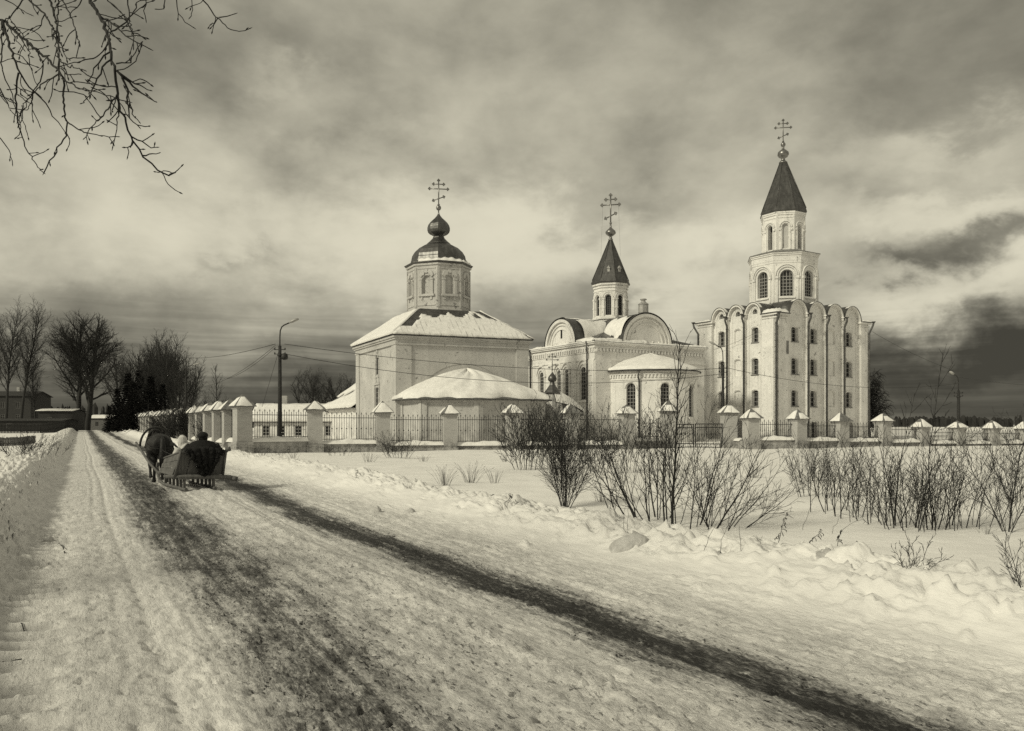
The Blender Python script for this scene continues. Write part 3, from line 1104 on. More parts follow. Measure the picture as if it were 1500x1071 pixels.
# ------------------------------------------------------------------ church 1: the low square church with an eight-sided drum
def church_one():
    P0 = at(581, 62)
    root = empty('old_church', (P0.x, P0.y, 0), math.radians(22))
    tag(root, 'squat square white church with onion dome on an eight sided drum', 'church')
    ca, sa = math.cos(math.radians(95)), math.sin(math.radians(95))

    def tr(p): return (p[0] + p[1] * ca, p[1] * sa, p[2])
    Wd, D, H = 11.0, 10.9, 8.45
    FR = Plane((0, 0, 0), (1, 0, 0), (0, -1, 0))
    LF = Plane((0, 0, 0), (0, 1, 0), (-1, 0, 0))
    m = MB(tr)
    m.wall(FR, 0, Wd, -.6, H, [])
    wops = [(4.5, 5.45, 2.5, 4.7, .0, .14), (4.6, 5.2, 5.75, 7.0, .25, .14)]
    m.wall(LF, 0, D, -.6, H, wops)
    m.wall(Plane((0, D, 0), (1, 0, 0), (0, 1, 0)), 0, Wd, -.6, H)
    m.wall(Plane((Wd, 0, 0), (0, 1, 0), (1, 0, 0)), 0, D, -.6, H)
    # corner pilasters, cornice and frieze band
    m.pbox(FR, -.10, 1.15, -.6, H - .62, -.10, -.002)
    m.pbox(FR, Wd - 1.0, Wd + .1, -.6, H - .62, -.10, -.002)
    m.pbox(LF, .0, 1.0, -.6, H - .62, -.10, -.002)
    m.pbox(LF, D - .9, D + .1, -.6, H - .62, -.10, -.002)
    for (z0, z1, o) in ((H - .62, H - .50, .16), (H - .50, H - .22, .12), (H - .22, H - .08, .24), (H - .08, H + .06, .34)):
        m.box(-o, Wd + o, -o, D + o, z0, z1)
    m.pbox(LF, 4.25, 4.4, 2.3, 4.9, -.08, -.002); m.pbox(LF, 5.48, 5.6, 2.3, 4.9, -.08, -.002)
    m.pbox(LF, 4.2, 5.7, 4.9, 5.02, -.12, -.002); m.pbox(LF, 4.2, 5.7, 2.2, 2.3, -.12, -.002)
    m.band(LF, 4.62, 5.02, .05, .33, out=.09, n=10, sy=1.5); m.band(LF, 5.28, 5.02, .05, .33, out=.09, n=10, sy=1.5)
    m.pbox(LF, 4.42, 4.55, 5.65, 7.0, -.06, -.002); m.pbox(LF, 5.25, 5.38, 5.65, 7.0, -.06, -.002)
    m.band(LF, 4.9, 7.1, .28, .42, out=.08, n=10); m.pbox(LF, 4.42, 5.38, 5.5, 5.62, -.1, -.002)
    m.band(LF, 4.9, 7.55, .05, .22, out=.08, n=10, sy=1.5)
    # faint ghost of the former roofline above the apse
    m.band(FR, 5.6, 2.2, 4.35, 4.62, math.radians(22), math.radians(158), out=.035, n=30, sy=.98)
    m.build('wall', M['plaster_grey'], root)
    # the sun-lit plaster is the same wash: left wall windows
    window(Plane(tr((0, 0, 0)), (ca, sa, 0), (-sa, ca, 0)), 4.5, 5.45, 2.5, 4.7, 0, .14, root, 3, 5)
    window(Plane(tr((0, 0, 0)), (ca, sa, 0), (-sa, ca, 0)), 4.6, 5.2, 5.75, 7.0, .25, .14, root, 2, 4, 'frame_dark')
    # hipped roof up to the drum
    c = (Wd / 2, D / 2)
    e, ri, z0, z1 = .38, 2.6, H + .07, 11.15
    lo = [(-e, -e), (Wd + e, -e), (Wd + e, D + e), (-e, D + e)]
    hi = [(c[0] - ri, c[1] - ri), (c[0] + ri, c[1] - ri), (c[0] + ri, c[1] + ri), (c[0] - ri, c[1] + ri)]
    r = MB(tr)
    r.prism(lo, z0 - .0, z0 + .10)
    r.prism([(a * 1, b) for a, b in lo], z0 + .10, z1, hi)
    roof = r.build('roof', M['roof_metal'], root)
    L = [Vector(tr((*p, z0 + .12))) for p in lo]; Hh = [Vector(tr((*p, z1 + .02))) for p in hi]
    rag_snow([L[0], L[1], Hh[1], Hh[0]], .07, 'snow_thin', roof, 44, 16, 3, edge=(.25, .5, .9, .35),
             hole=lambda U, V, a, b: 1.2 - np.maximum(0, V - .72 - .5 * a) * 9 - np.maximum(0, .10 - U + .1 * a) * 20 * (V > .25))
    rag_snow([L[3], L[0], Hh[0], Hh[3]], .14, 'snow', roof, 34, 16, 5, edge=(.1, .1, .2, .2))
    rag_snow([L[1], L[2], Hh[2], Hh[1]], .12, 'snow', roof, 20, 10, 6)
    # drum
    dc = c
    rr = 2.42
    zb, zt = 10.7, 15.05
    d = MB(tr)
    pl = face_planes(dc, rr, 8, 0)
    hw = rr * math.tan(PI / 8)
    for P in pl:
        d.wall(P, -hw, hw, zb, zt, [(-.34, .34, 12.55, 13.75, .34, .22)])
        recess(d, P, -.34, .34, 12.55, 13.75, .34, .22)
        for s in (-1, 1):
            d.pbox(P, s * hw - .13 * (1 if s > 0 else 0) , s * hw + .13 * (0 if s > 0 else 1), zb + .7, zt - .3, -.06, -.002)
            d.pbox(P, s * .50 - .10, s * .50 + .10, 12.5, 13.7, -.11, -.002)
            d.pbox(P, s * .50 - .15, s * .50 + .15, 13.7, 13.82, -.15, -.002)
            d.band(P, s * .30, 13.82, .14, .36, math.radians(20 if s > 0 else 60), math.radians(120 if s > 0 else 160), out=.11, n=8, sy=1.9)
            d.pbox(P, s * .42 - .09, s * .42 + .09, 12.05, 12.32, -.08, -.002)
        d.pbox(P, -.70, .70, 12.32, 12.5, -.17, -.002)
        d.pbox(P, -.12, .12, 14.28, 14.55, -.12, -.002)
        d.pbox(P, -hw + .2, hw - .2, zt - .42, zt - .36, -.05, -.002)
        d.pbox(P, -hw + .2, hw - .2, 11.55, 11.62, -.05, -.002)
    for (a, b, o) in ((zb - .1, zb + .55, .10), (zt - .12, zt + .02, .12)):
        d.prism(octa(dc, rr + o, PI / 8), a, b)
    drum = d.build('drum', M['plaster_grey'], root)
    mm = MB(tr)
    mm.prism(octa(dc, rr + .12, PI / 8), zt + .02, zt + .14, octa(dc, rr + .22, PI / 8))
    mm.prism(octa(dc, rr + .24, PI / 8), zt + .14, zt + .20)
    z = zt + .20
    prof = [(rr + .24, z), (rr - .04, z + .20), (rr - .12, z + .45), (rr - .20, z + .85), (rr - .42, z + 1.22), (rr - .80, z + 1.58), (rr - 1.25, z + 1.80), (rr - 1.6, z + 1.9)]
    mm.lathe(prof, dc, 8, PI / 8, False)
    z2 = z + 1.9
    mm.lathe([(1.02, z2 - .02), (.98, z2 + .05), (.70, z2 + .30), (.50, z2 + .52), (.42, z2 + .72), (.46, z2 + .76)], dc, 8, PI / 8, False)
    mm.build('dome', M['dome_metal'], root)
    z3 = z2 + .74
    onion(root, *tr((dc[0], dc[1], 0))[:2], onion_prof(.97, z3, 2.0, .44), 8, PI / 8 + math.radians(3))
    cx, cy = tr((dc[0], dc[1], 0))[:2]
    zc_ = z3 + 2.0
    b = MB(); b.lathe([(.05, zc_ - .1), (.06, zc_ + .18), (.17, zc_ + .24), (.23, zc_ + .40), (.17, zc_ + .56), (.05, zc_ + .64)], (cx, cy), 12)
    b.build('orb', M['gilt'], root)
    cross(root, cx, cy, zc_ + .62, 2.15, 1.45, math.radians(-14))
    # patches of snow on the dome's ledge
    sn = MB(tr)
    for k in range(60):
        a = math.radians(-150 + k * 3.2)
        aa = ((a - PI / 8 + PI / 8) % (PI / 4)) - PI / 8
        R1 = (rr + .16) / math.cos(((a + PI / 8 + PI * 4) % (PI / 4)) - PI / 8)
        R0 = (rr - .02) / math.cos(((a + PI / 8 + PI * 4) % (PI / 4)) - PI / 8)
        h_ = .09 + .05 * math.sin(k * 1.3) + .05 * math.sin(k * .41)
        if k == 0: ring = []
        ring.append((a, R0, R1, max(.02, h_)))
    vs, fs = [], []
    for (a, R0, R1, h_) in ring:
        for (R, zz) in ((R1, z + .02), (R1 - .06, z + .02 + h_), (R0, z + .20 + h_), (R0, z + .1)):
            vs.append((dc[0] + R * math.cos(a), dc[1] + R * math.sin(a), zz))
    for k in range(len(ring) - 1):
        for q in range(3):
            fs.append((k * 4 + q, k * 4 + q + 1, k * 4 + 5 + q, k * 4 + 4 + q))
    sn.add(vs, fs, True)
    sn.build('ledge_snow', M['snow'], root)
    # low apse on the road side
    poly = [(.35, 0), (.9, -3.1), (4.75, -4.55), (10.6, -3.7), (10.9, 0)]
    a = MB(tr)
    hz = 3.5
    for i in range(len(poly) - 1):
        p, q = Vector((*poly[i], 0)), Vector((*poly[i + 1], 0))
        tt = (q - p); L_ = tt.length; tt.normalize()
        nn = Vector((tt.y, -tt.x, 0))
        P = Plane(p, tt, nn)
        a.wall(P, 0, L_, -.6, hz)
        a.pbox(P, 0, .35, -.6, hz - .25, -.09, -.002)
        a.pbox(P, L_ - .35, L_, -.6, hz - .25, -.09, -.002)
        a.pbox(P, -.04, L_ + .04, hz - .25, hz - .12, -.13, -.002)
        a.pbox(P, -.08, L_ + .08, hz - .12, hz, -.24, .1)
        if i in (2,):
            a.pbox(P, 1.5, 4.7, -.6, 2.25, -.05, -.002)
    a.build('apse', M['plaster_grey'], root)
    ap = MB(tr)
    ctr = (5.6, 0)
    ex = [(ctr[0] + (x - ctr[0]) * 1.09, y * 1.12 - (.0 if y else 0)) for x, y in poly]
    ex[0] = (-.35, .0); ex[-1] = (11.4, .0)
    apex = (5.7, -.02, 5.75)
    vs = [(x, y, hz + .01) for x, y in ex] + [apex, ] + [(x, y, hz - .06) for x, y in ex]
    n = len(ex)
    ap.add(vs, [(i, i + 1, n) for i in range(n - 1)] + [(i + 1, i, n + 1 + i, n + 2 + i) for i in range(n - 1)])
    apr = ap.build('apse_roof', M['roof_metal'], root)
    # thick snow blanket over it, as a radial sheet
    vs, fs = [], []
    na, nr = 72, 14
    dense = []
    for i in range(len(ex) - 1):
        for k in range(na // 4):
            f = k / (na // 4)
            dense.append((ex[i][0] * (1 - f) + ex[i + 1][0] * f, ex[i][1] * (1 - f) + ex[i + 1][1] * f))
    dense.append(ex[-1])
    for i, (x, y) in enumerate(dense):
        wv = 1 - .045 * (1 + math.sin(i * .55) * math.sin(i * .23 + 1)) * (1 if i not in (0, len(dense) - 1) else 0)
        for k in range(nr + 1):
            f = k / nr * wv
            px_, py_ = apex[0] + (x - apex[0]) * f, apex[1] + (y - apex[1]) * f
            zz = apex[2] + (hz - apex[2]) * f ** 1.12
            th = .30 + .08 * math.sin(i * .31) + .05 * math.sin(i * .9 + k * .7) - .05 * (k == nr)
            bulge = .18 * math.sin(PI * k / nr)
            vs.append((px_, py_ - .001, zz + th + bulge))
        vs.append((apex[0] + (x - apex[0]) * wv * 1.012, apex[1] + (y - apex[1]) * wv * 1.012, hz + .02 + .04))
    st = nr + 2
    for i in range(len(dense) - 1):
        for k in range(nr + 1):
            fs.append((i * st + k, i * st + k + 1, (i + 1) * st + k + 1, (i + 1) * st + k))
    s2 = MB(tr); s2.add(vs, fs, True)
    s2.build('roof_snow', M['snow'], apr)
    # lower nave behind to the left with its pitched roof
    nv = MB(tr)
    nv.box(.1, 10.9, D, 22, -.6, 3.1)
    nv.box(-.1, 11.1, D, 22.1, 2.95, 3.12)
    nv.add([(.1, 22, 3.1), (10.9, 22, 3.1), (5.5, 22, 7.1)], [(0, 1, 2)])
    nv.build('nave', M['plaster'], root)
    nr_ = MB(tr)
    A = [(-.45, D, 3.10), (5.5, D, 7.25), (11.45, D, 3.10)]
    B = [(x, 22.5, z) for x, y, z in A]
    nr_.add(A + B + [(x, y, z + .1) for x, y, z in A + B], [(0, 1, 4, 3), (1, 2, 5, 4), (6, 7, 10, 9), (7, 8, 11, 10), (0, 3, 9, 6), (2, 5, 11, 8), (3, 4, 10, 9), (4, 5, 11, 10)])
    nro = nr_.build('nave_roof', M['roof_metal'], root)
    rag_snow([tr((-.45, 22.5, 3.2)), tr((-.45, D, 3.2)), tr((5.5, D, 7.35)), tr((5.5, 22.5, 7.35))], .16, 'snow', nro, 36, 14, 9, edge=(.3, .3, .4, .3),
             hole=lambda U, V, a, b: 1.1 - np.maximum(0, .35 - np.abs(V - .45 - .5 * (U - .5)) * 4 + .7 * a) * 2.5)
    return root


# ------------------------------------------------------------------ church 2: barrel-vaulted church with tent-roofed lantern
def church_two():
    P0 = at(871, 76)
    th = math.radians(30)
    root = empty('vaulted_church', (P0.x, P0.y, 0), th)
    tag(root, 'white church with round gables, dentil frieze and small pointed octagonal lantern', 'church')
    Wd, D, H = 14.0, 12.0, 9.55
    FR = Plane((0, 0, 0), (1, 0, 0), (0, -1, 0))
    LF = Plane((0, 0, 0), (0, 1, 0), (-1, 0, 0))
    m = MB()
    # left wall windows
    lw = [(1.35, 2.35, 4.0, 6.7, .5, .25), (4.38, 5.16, 4.0, 6.75, .4, .25), (5.78, 6.56, 4.0, 6.75, .4, .25), (9.0, 9.9, 4.2, 6.6, .5, .25)]
    m.wall(FR, 0, Wd, -.6, H)
    m.wall(LF, 0, D, -.6, H, lw)
    m.wall(Plane((0, D, 0), (1, 0, 0), (0, 1, 0)), 0, Wd, -.6, H)
    m.wall(Plane((Wd, 0, 0), (0, 1, 0), (1, 0, 0)), 0, D, -.6, H)
    for P, L in ((FR, Wd), (LF, D)):
        for (z0, z1, o) in ((H - 1.75, H - 1.65, .08), (H - .62, H - .5, .10), (H - .28, H - .14, .20), (H - .14, H, .30), (H - 1.05, H - .95, .07)):
            m.pbox(P, -o if P is FR else 0, L + o, z0, z1, -o, -.002)
        u = .12
        while u < L - .2:
            m.pbox(P, u, u + .20, H - .93, H - .64, -.15, -.002)
            u += .40
    piers = [(LF, 0, .9), (LF, 3.0, 3.75), (LF, 7.35, 8.0), (LF, D - .8, D)]
    for (P, a, b) in piers:
        m.pbox(P, a, b, -.6, H - 1.75, -.13, -.002)
        z = .6
        while z < H - 2.3:
            m.pbox(P, (a + b) / 2 - .20, (a + b) / 2 + .20, z, z + .42, -.18, -.131)
            z += .95
    m.pbox(FR, 0, 1.9, -.6, H - 1.75, -.12, -.002)
    for o in lw:
        uc, hw = (o[0] + o[1]) / 2, (o[1] - o[0]) / 2
        m.band(LF, uc, o[3], hw + .10, hw + .24, out=.12, n=14, sy=1.25)
        m.band(LF, uc, o[3], hw + .34, hw + .46, out=.16, n=14, sy=1.35)
        for s in (-1, 1):
            q = uc + s * (hw + .2)
            m.pbox(LF, q - .09, q + .09, o[2], o[3] - .05, -.10, -.002)
            m.pbox(LF, q - .14, q + .14, o[3] - .06, o[3] + .08, -.16, -.002)
        m.pbox(LF, uc - hw - .3, uc + hw + .3, o[2] - .22, o[2] - .06, -.16, -.002)
    # plinth
    for P, L in ((FR, Wd), (LF, D)):
        m.pbox(P, -.16, L + .1, -.6, 1.0, -.20, -.003)
    # round gables (half discs) with mouldings
    for (P, uc, r, L) in ((LF, 5.7, 2.72, D), (FR, 6.3, 3.05, Wd)):
        arc = [(uc + r * math.cos(PI * i / 28), H + r * .98 * math.sin(PI * i / 28)) for i in range(29)]
        if P is LF:
            # window slot in the gable
            slot = (uc - .16, uc + .16, H + .75, H + 1.75)
            m.wall(P, uc - .16, uc + .16, H, H + .75); m.wall(P, uc - .16, uc + .16, H + 1.75, H + r * .975)
            left = [q for q in arc if q[0] < uc - .16]; right = [q for q in arc if q[0] > uc + .16]
            m.add([P.p(uc + .16, H)] + [P.p(*q) for q in right] + [P.p(uc + .16, H + r * .975)], [tuple(range(len(right) + 2))])
            m.add([P.p(uc - .16, H + r * .975)] + [P.p(*q) for q in left] + [P.p(uc - .16, H)], [tuple(range(len(left) + 2))])
        else:
            m.add([P.p(*q) for q in arc], [tuple(range(29))])
        m.band(P, uc, H, r - .28, r + .02, out=.22, n=28, sy=.98)
        m.band(P, uc, H, r - .62, r - .5, out=.12, n=28, sy=.98)
        m.band(P, uc, H, r - 1.05, r - .95, out=.08, n=28, sy=.98)
        for k in range(-2, 3):
            m.pbox(P, uc + k * .8 - .06, uc + k * .8 + .06, H + .22, H + .34, -.10, -.002)
    m.build('wall', M['plaster'], root)
    for o in lw:
        window(LF, o[0], o[1], o[2], o[3], o[4], .25, root, 3, 7, 'frame_paint', .05)
    window(LF, 5.7 - .16, 5.7 + .16, H + .75, H + 1.75, 0, .2, root, 1, 2, 'frame_dark')
    # vaults
    r = MB()
    for (axis, uc, rad, len_) in (('x', 5.7, 2.80, 9.9), ('y', 6.3, 3.13, 12.0)):
        vs, fs = [], []
        n = 28
        for i in range(n + 1):
            a = PI * i / n
            for s in (-.26, len_ + .2):
                q = uc + rad * math.cos(a)
                z = H + rad * .985 * math.sin(a) + .02
                vs.append((s, q, z) if axis == 'x' else (q, s, z))
        for i in range(n): fs.append((2 * i, 2 * i + 1, 2 * i + 3, 2 * i + 2))
        r.add(vs, fs, True)
        # rim
        vs, fs = [], []
        for i in range(n + 1):
            a = PI * i / n
            for k in (0, .045):
                for s in (-.27, -.18):
                    q = uc + (rad + k) * math.cos(a); z = H + (rad + k) * .985 * math.sin(a) + .02
                    vs.append((s, q, z) if axis == 'x' else (q, s, z))
        for i in range(n):
            b = 4 * i
            for (p_, q_) in ((0, 1), (1, 3), (3, 2), (2, 0)):
                fs.append((b + p_, b + q_, b + 4 + q_, b + 4 + p_))
        r.add(vs, fs)
    # low pitched corner roofs between the vaults
    c = (6.3, 5.7)
    for (x0, x1, y0, y1) in ((-.3, 6, -.3, 5.5), (6, Wd + .3, -.3, 5.5), (-.3, 6, 5.5, D + .3), (6, Wd + .3, 5.5, D + .3)):
        ox, oy = (x0, x1) if x0 < 0 else (x1, x0), (y0, y1) if y0 < 0 else (y1, y0)
        vs = [(ox[0], oy[0], H + .02), (ox[1], oy[0], H + .02), (ox[1], oy[1], H + 2.3), (ox[0], oy[1], H + .02)]
        vs += [(a, b, H - .04) for a, b, _ in vs]
        r.add(vs, [(0, 1, 2), (0, 2, 3), (4, 5, 1, 0), (7, 4, 0, 3)])
    roof = r.build('roof', M['roof_metal'], root)
    H2 = H + .05
    rag_snow([(-.3, .0, H2), (6.2, -.25, H2), (5.6, 4.6, H2 + 1.9), (-.1, 4.6, H2 + .15)], .22, 'snow', roof, 26, 16, 12, edge=(.2, .2, .3, .2))

    def vault_snow(axis, uc, rad, s0, s1, a0, a1, seed):
        vs, fs = [], []
        na, ns = 14, 26
        for j in range(ns + 1):
            s = s0 + (s1 - s0) * j / ns
            wob = .10 * math.sin(j * .45 + seed) + .04 * math.sin(j * 2.3 + seed)
            for i in range(na + 1):
                a = (a0 + wob) + (a1 + wob * .7 - a0 - wob) * i / na
                th_ = .14 * math.sin(PI * i / na) + .03
                q = uc + (rad + th_) * math.cos(a); z = H + (rad + th_) * .985 * math.sin(a) + .03
                vs.append((s, q, z) if axis == 'x' else (q, s, z))
        for j in range(ns):
            for i in range(na):
                k = j * (na + 1) + i
                fs.append((k, k + 1, k + na + 2, k + na + 1))
        q = MB(); q.add(vs, fs, True)
        q.build('roof_snow', M['snow_thin' if seed == 1 else 'snow'], roof)
    vault_snow('x', 5.7, 2.80, .9, 4.6, math.radians(108), math.radians(168), 1)
    vault_snow('x', 5.7, 2.80, .1, 3.6, math.radians(62), math.radians(98), 2)
    vault_snow('y', 6.3, 3.13, .1, 5.0, math.radians(10), math.radians(42), 4)
    vault_snow('y', 6.3, 3.13, .1, 3.0, math.radians(118), math.radians(168), 5)
    # snow along the top of the cornice
    for (P, a, b) in ((FR, -.2, Wd), (LF, 0, D)):
        vs, fs = [], []
        k = 0; u = a; n = int((b - a) / .18)
        for i in range(n + 1):
            u = a + (b - a) * i / n
            h_ = .10 + .09 * math.sin(i * .37) * math.sin(i * .11 + 1) + .03 * math.sin(i * 1.7)
            for (dd, zz) in ((-.31, H), (-.30, H + max(.03, h_)), (-.02, H + max(.05, h_) + .12), (.25, H + .1)):
                vs.append(P.p(u, zz, dd))
        for i in range(n):
            for q in range(3): fs.append((i * 4 + q, i * 4 + q + 1, i * 4 + 5 + q, i * 4 + 4 + q))
        q = MB(); q.add(vs, fs, True); q.build('cornice_snow', M['snow'], root)
    # lantern
    dc, rr = (6.35, 5.9), 1.66
    zb, zt = 12.0, 16.3
    d = MB()
    pl = face_planes(dc, rr, 8, 0)
    hw = rr * math.tan(PI / 8)
    for P in pl:
        d.wall(P, -hw, hw, zb, zt, [(-.30, .30, 12.95, 14.75, .30, .3)])
        d.band(P, 0, 14.75, .38, .50, out=.10, n=12)
        d.band(P, 0, 14.75, .58, .68, out=.06, n=12)
        for s in (-1, 1):
            d.pbox(P, s * .52 - .1, s * .52 + .1, 12.85, 14.72, -.13, -.002)
            d.pbox(P, s * .52 - .14, s * .52 + .14, 14.55, 14.72, -.17, -.002)
            d.pbox(P, s * .52 - .13, s * .52 + .13, 13.65, 13.8, -.16, -.002)
    for (a, b, o) in ((12.55, 12.75, .16), (12.75, 12.85, .10), (15.45, 15.55, .06), (15.8, 15.95, .10), (16.1, 16.3, .16)):
        d.prism(octa(dc, rr + o, PI / 8), a, b)
    d.build('lantern', M['plaster'], root)
    for P in pl:
        window(P, -.30, .30, 12.95, 14.75, .30, .28, root, 3, 8, 'frame_dark', .03)
    s = MB()
    s.prism(octa(dc, rr + .24, PI / 8), 16.3, 16.42, octa(dc, rr + .30, PI / 8))
    s.lathe([((rr + .30) / math.cos(PI / 8), 16.42), ((rr + .16) / math.cos(PI / 8), 16.75), (.16, 21.1)], dc, 8, PI / 8, False)
    for k in range(8):
        a_ = PI / 8 + PI / 4 * k
        s.tube([(dc[0] + (rr + .18) / math.cos(PI / 8) * math.cos(a_), dc[1] + (rr + .18) / math.cos(PI / 8) * math.sin(a_), 16.75), (dc[0] + .17 * math.cos(a_), dc[1] + .17 * math.sin(a_), 21.1)], .035, 5)
    sp_ = s.build('spire', M['roof_metal'], root)
    for k in (5, 6):
        P = pl[k]
        s = MB()
        s.pbox(P, -.14, .14, 17.45, 17.8, .10, .5)
        s.add([P.p(-.2, 17.8, .05), P.p(.2, 17.8, .05), P.p(0, 18.1, .05), P.p(-.2, 17.8, .6), P.p(.2, 17.8, .6), P.p(0, 18.1, .6)], [(0, 1, 2), (0, 2, 5, 3), (1, 4, 5, 2)])
        s.build('dormer', M['tin'], sp_)
    b = MB()
    b.lathe([(.2, 21.0), (.26, 21.12), (.18, 21.2), (.14, 21.45), (.26, 21.5), (.52, 21.72), (.56, 21.86), (.50, 22.0), (.30, 22.2), (.13, 22.34), (.08, 22.7), (.12, 22.75), (.05, 22.85)], dc, 12)
    b.build('orb', M['gilt'], root)
    cross(root, dc[0], dc[1], 22.8, 3.0, 1.65, math.radians(-42), guys=True)
    # tin flue on the vault
    f = MB()
    fx, fy = 6.95, 1.25
    f.prism(octa((fx, fy), .46, 0, 8), H + 2.3, H + 4.15)
    f.prism(octa((fx, fy), .50, 0, 8), H + 3.3, H + 3.36)
    f.lathe([(.55, H + 4.15), (.5, H + 4.22), (.22, H + 4.42), (.2, H + 4.6), (.36, H + 4.62), (.3, H + 4.72), (.1, H + 4.76)], (fx, fy), 10)
    f.build('flue', M['tin'], root)
    # round apse
    ac, ar, az = (6.55, 0), 4.75, 6.75
    a = MB()
    segs = 9
    wpl = []
    for k in range(segs):
        a0, a1 = PI + PI * k / segs, PI + PI * (k + 1) / segs
        p = Vector((ac[0] + ar * math.cos(a0), ar * math.sin(a0), 0)); q = Vector((ac[0] + ar * math.cos(a1), ar * math.sin(a1), 0))
        tt = q - p; L_ = tt.length; tt.normalize()
        P = Plane(p, tt, Vector((tt.y, -tt.x, 0)))
        ops = []
        if k % 2 == 1 or k == 0: pass
        if k in (1, 3, 5, 7): ops = [(L_ / 2 - .45, L_ / 2 + .45, 2.35, 5.05, .45, .35)]
        if k == 3: ops.append((L_ / 2 - .5, L_ / 2 + .5, .05, 1.35, 0, .3))
        a.wall(P, 0, L_, -.6, az, ops)
        for o in ops:
            if o[4] > 0:
                a.band(P, L_ / 2, 5.05, .52, .64, out=.09, n=12)
                a.pbox(P, L_ / 2 - .6, L_ / 2 + .6, 2.15, 2.3, -.12, -.002)
            wpl.append((P, o))
        for (z0, z1, o) in ((az - .95, az - .85, .07), (az - .2, az, .22), (.0, 1.95, .08)):
            if z0 == .0:
                continue
            a.pbox(P, -.02, L_ + .02, z0, z1, -o, -.002)
        u = .1
        while u < L_ - .15:
            a.pbox(P, u, u + .16, az - .72, az - .45, -.12, -.002); u += .33
        a.pbox(P, -.02, L_ + .02, az - .45, az - .38, -.14, -.002)
    a.build('apse', M['plaster'], root)
    for P, o in wpl:
        window(P, o[0], o[1], o[2], o[3], o[4], .33, root, 3, 8 if o[4] else 4, 'frame_paint' if o[4] else 'frame_dark', .04)
    rf = MB()
    n = 36
    ring = [(ac[0] + (ar + .38) * math.cos(PI + PI * i / n), (ar + .38) * math.sin(PI + PI * i / n), az) for i in range(n + 1)]
    ap = (ac[0], 0, az + 1.75)
    rf.add(ring + [ap] + [(x, y, z - .1) for x, y, z in ring], [(i, i + 1, n + 1) for i in range(n)] + [(i + 1, i, n + 2 + i, n + 3 + i) for i in range(n)])
    arf = rf.build('apse_roof', M['roof_metal'], root)
    vs, fs = [], []
    nr = 12
    for i in range(n + 1):
        wv = 1 - .02 * (1 + math.sin(i * .8))
        for k in range(nr + 1):
            f = k / nr * wv
            x, y = ap[0] + (ring[i][0] - ap[0]) * f, ap[1] + (ring[i][1] - ap[1]) * f
            thk = .20 + .05 * math.sin(i * .6 + k) + .16 * math.sin(PI * k / nr)
            vs.append((x, y, ap[2] + (az - ap[2]) * f + thk))
        vs.append((ap[0] + (ring[i][0] - ap[0]) * wv * 1.01, ap[1] + (ring[i][1] - ap[1]) * wv * 1.01, az + .03))
    for i in range(n):
        for k in range(nr + 1):
            fs.append((i * (nr + 2) + k, i * (nr + 2) + k + 1, (i + 1) * (nr + 2) + k + 1, (i + 1) * (nr + 2) + k))
    q = MB(); q.add(vs, fs, True); q.build('roof_snow', M['snow'], arf)
    # downpipes
    pipe_run([(-.25, .95, H - .1), (-.30, .95, H - .7), (-.22, .95, H - 1.0), (-.22, .95, .2)], root, .08)
    pipe_run([(-.35, D - .6, H - .1), (-.22, D - .6, H - .8), (-.22, D - .6, .2)], root, .11)
    k = 2
    a0 = PI + PI * 2.0 / 9
    x, y = ac[0] + ar * math.cos(a0), ar * math.sin(a0)
    pipe_run([(x - .25, y - .3, az - .15), (x - .3, y - .2, az - .6), (x - .1, y - .12, az - 1.1), (x - .1, y - .12, .2)], root, .08)
    return root


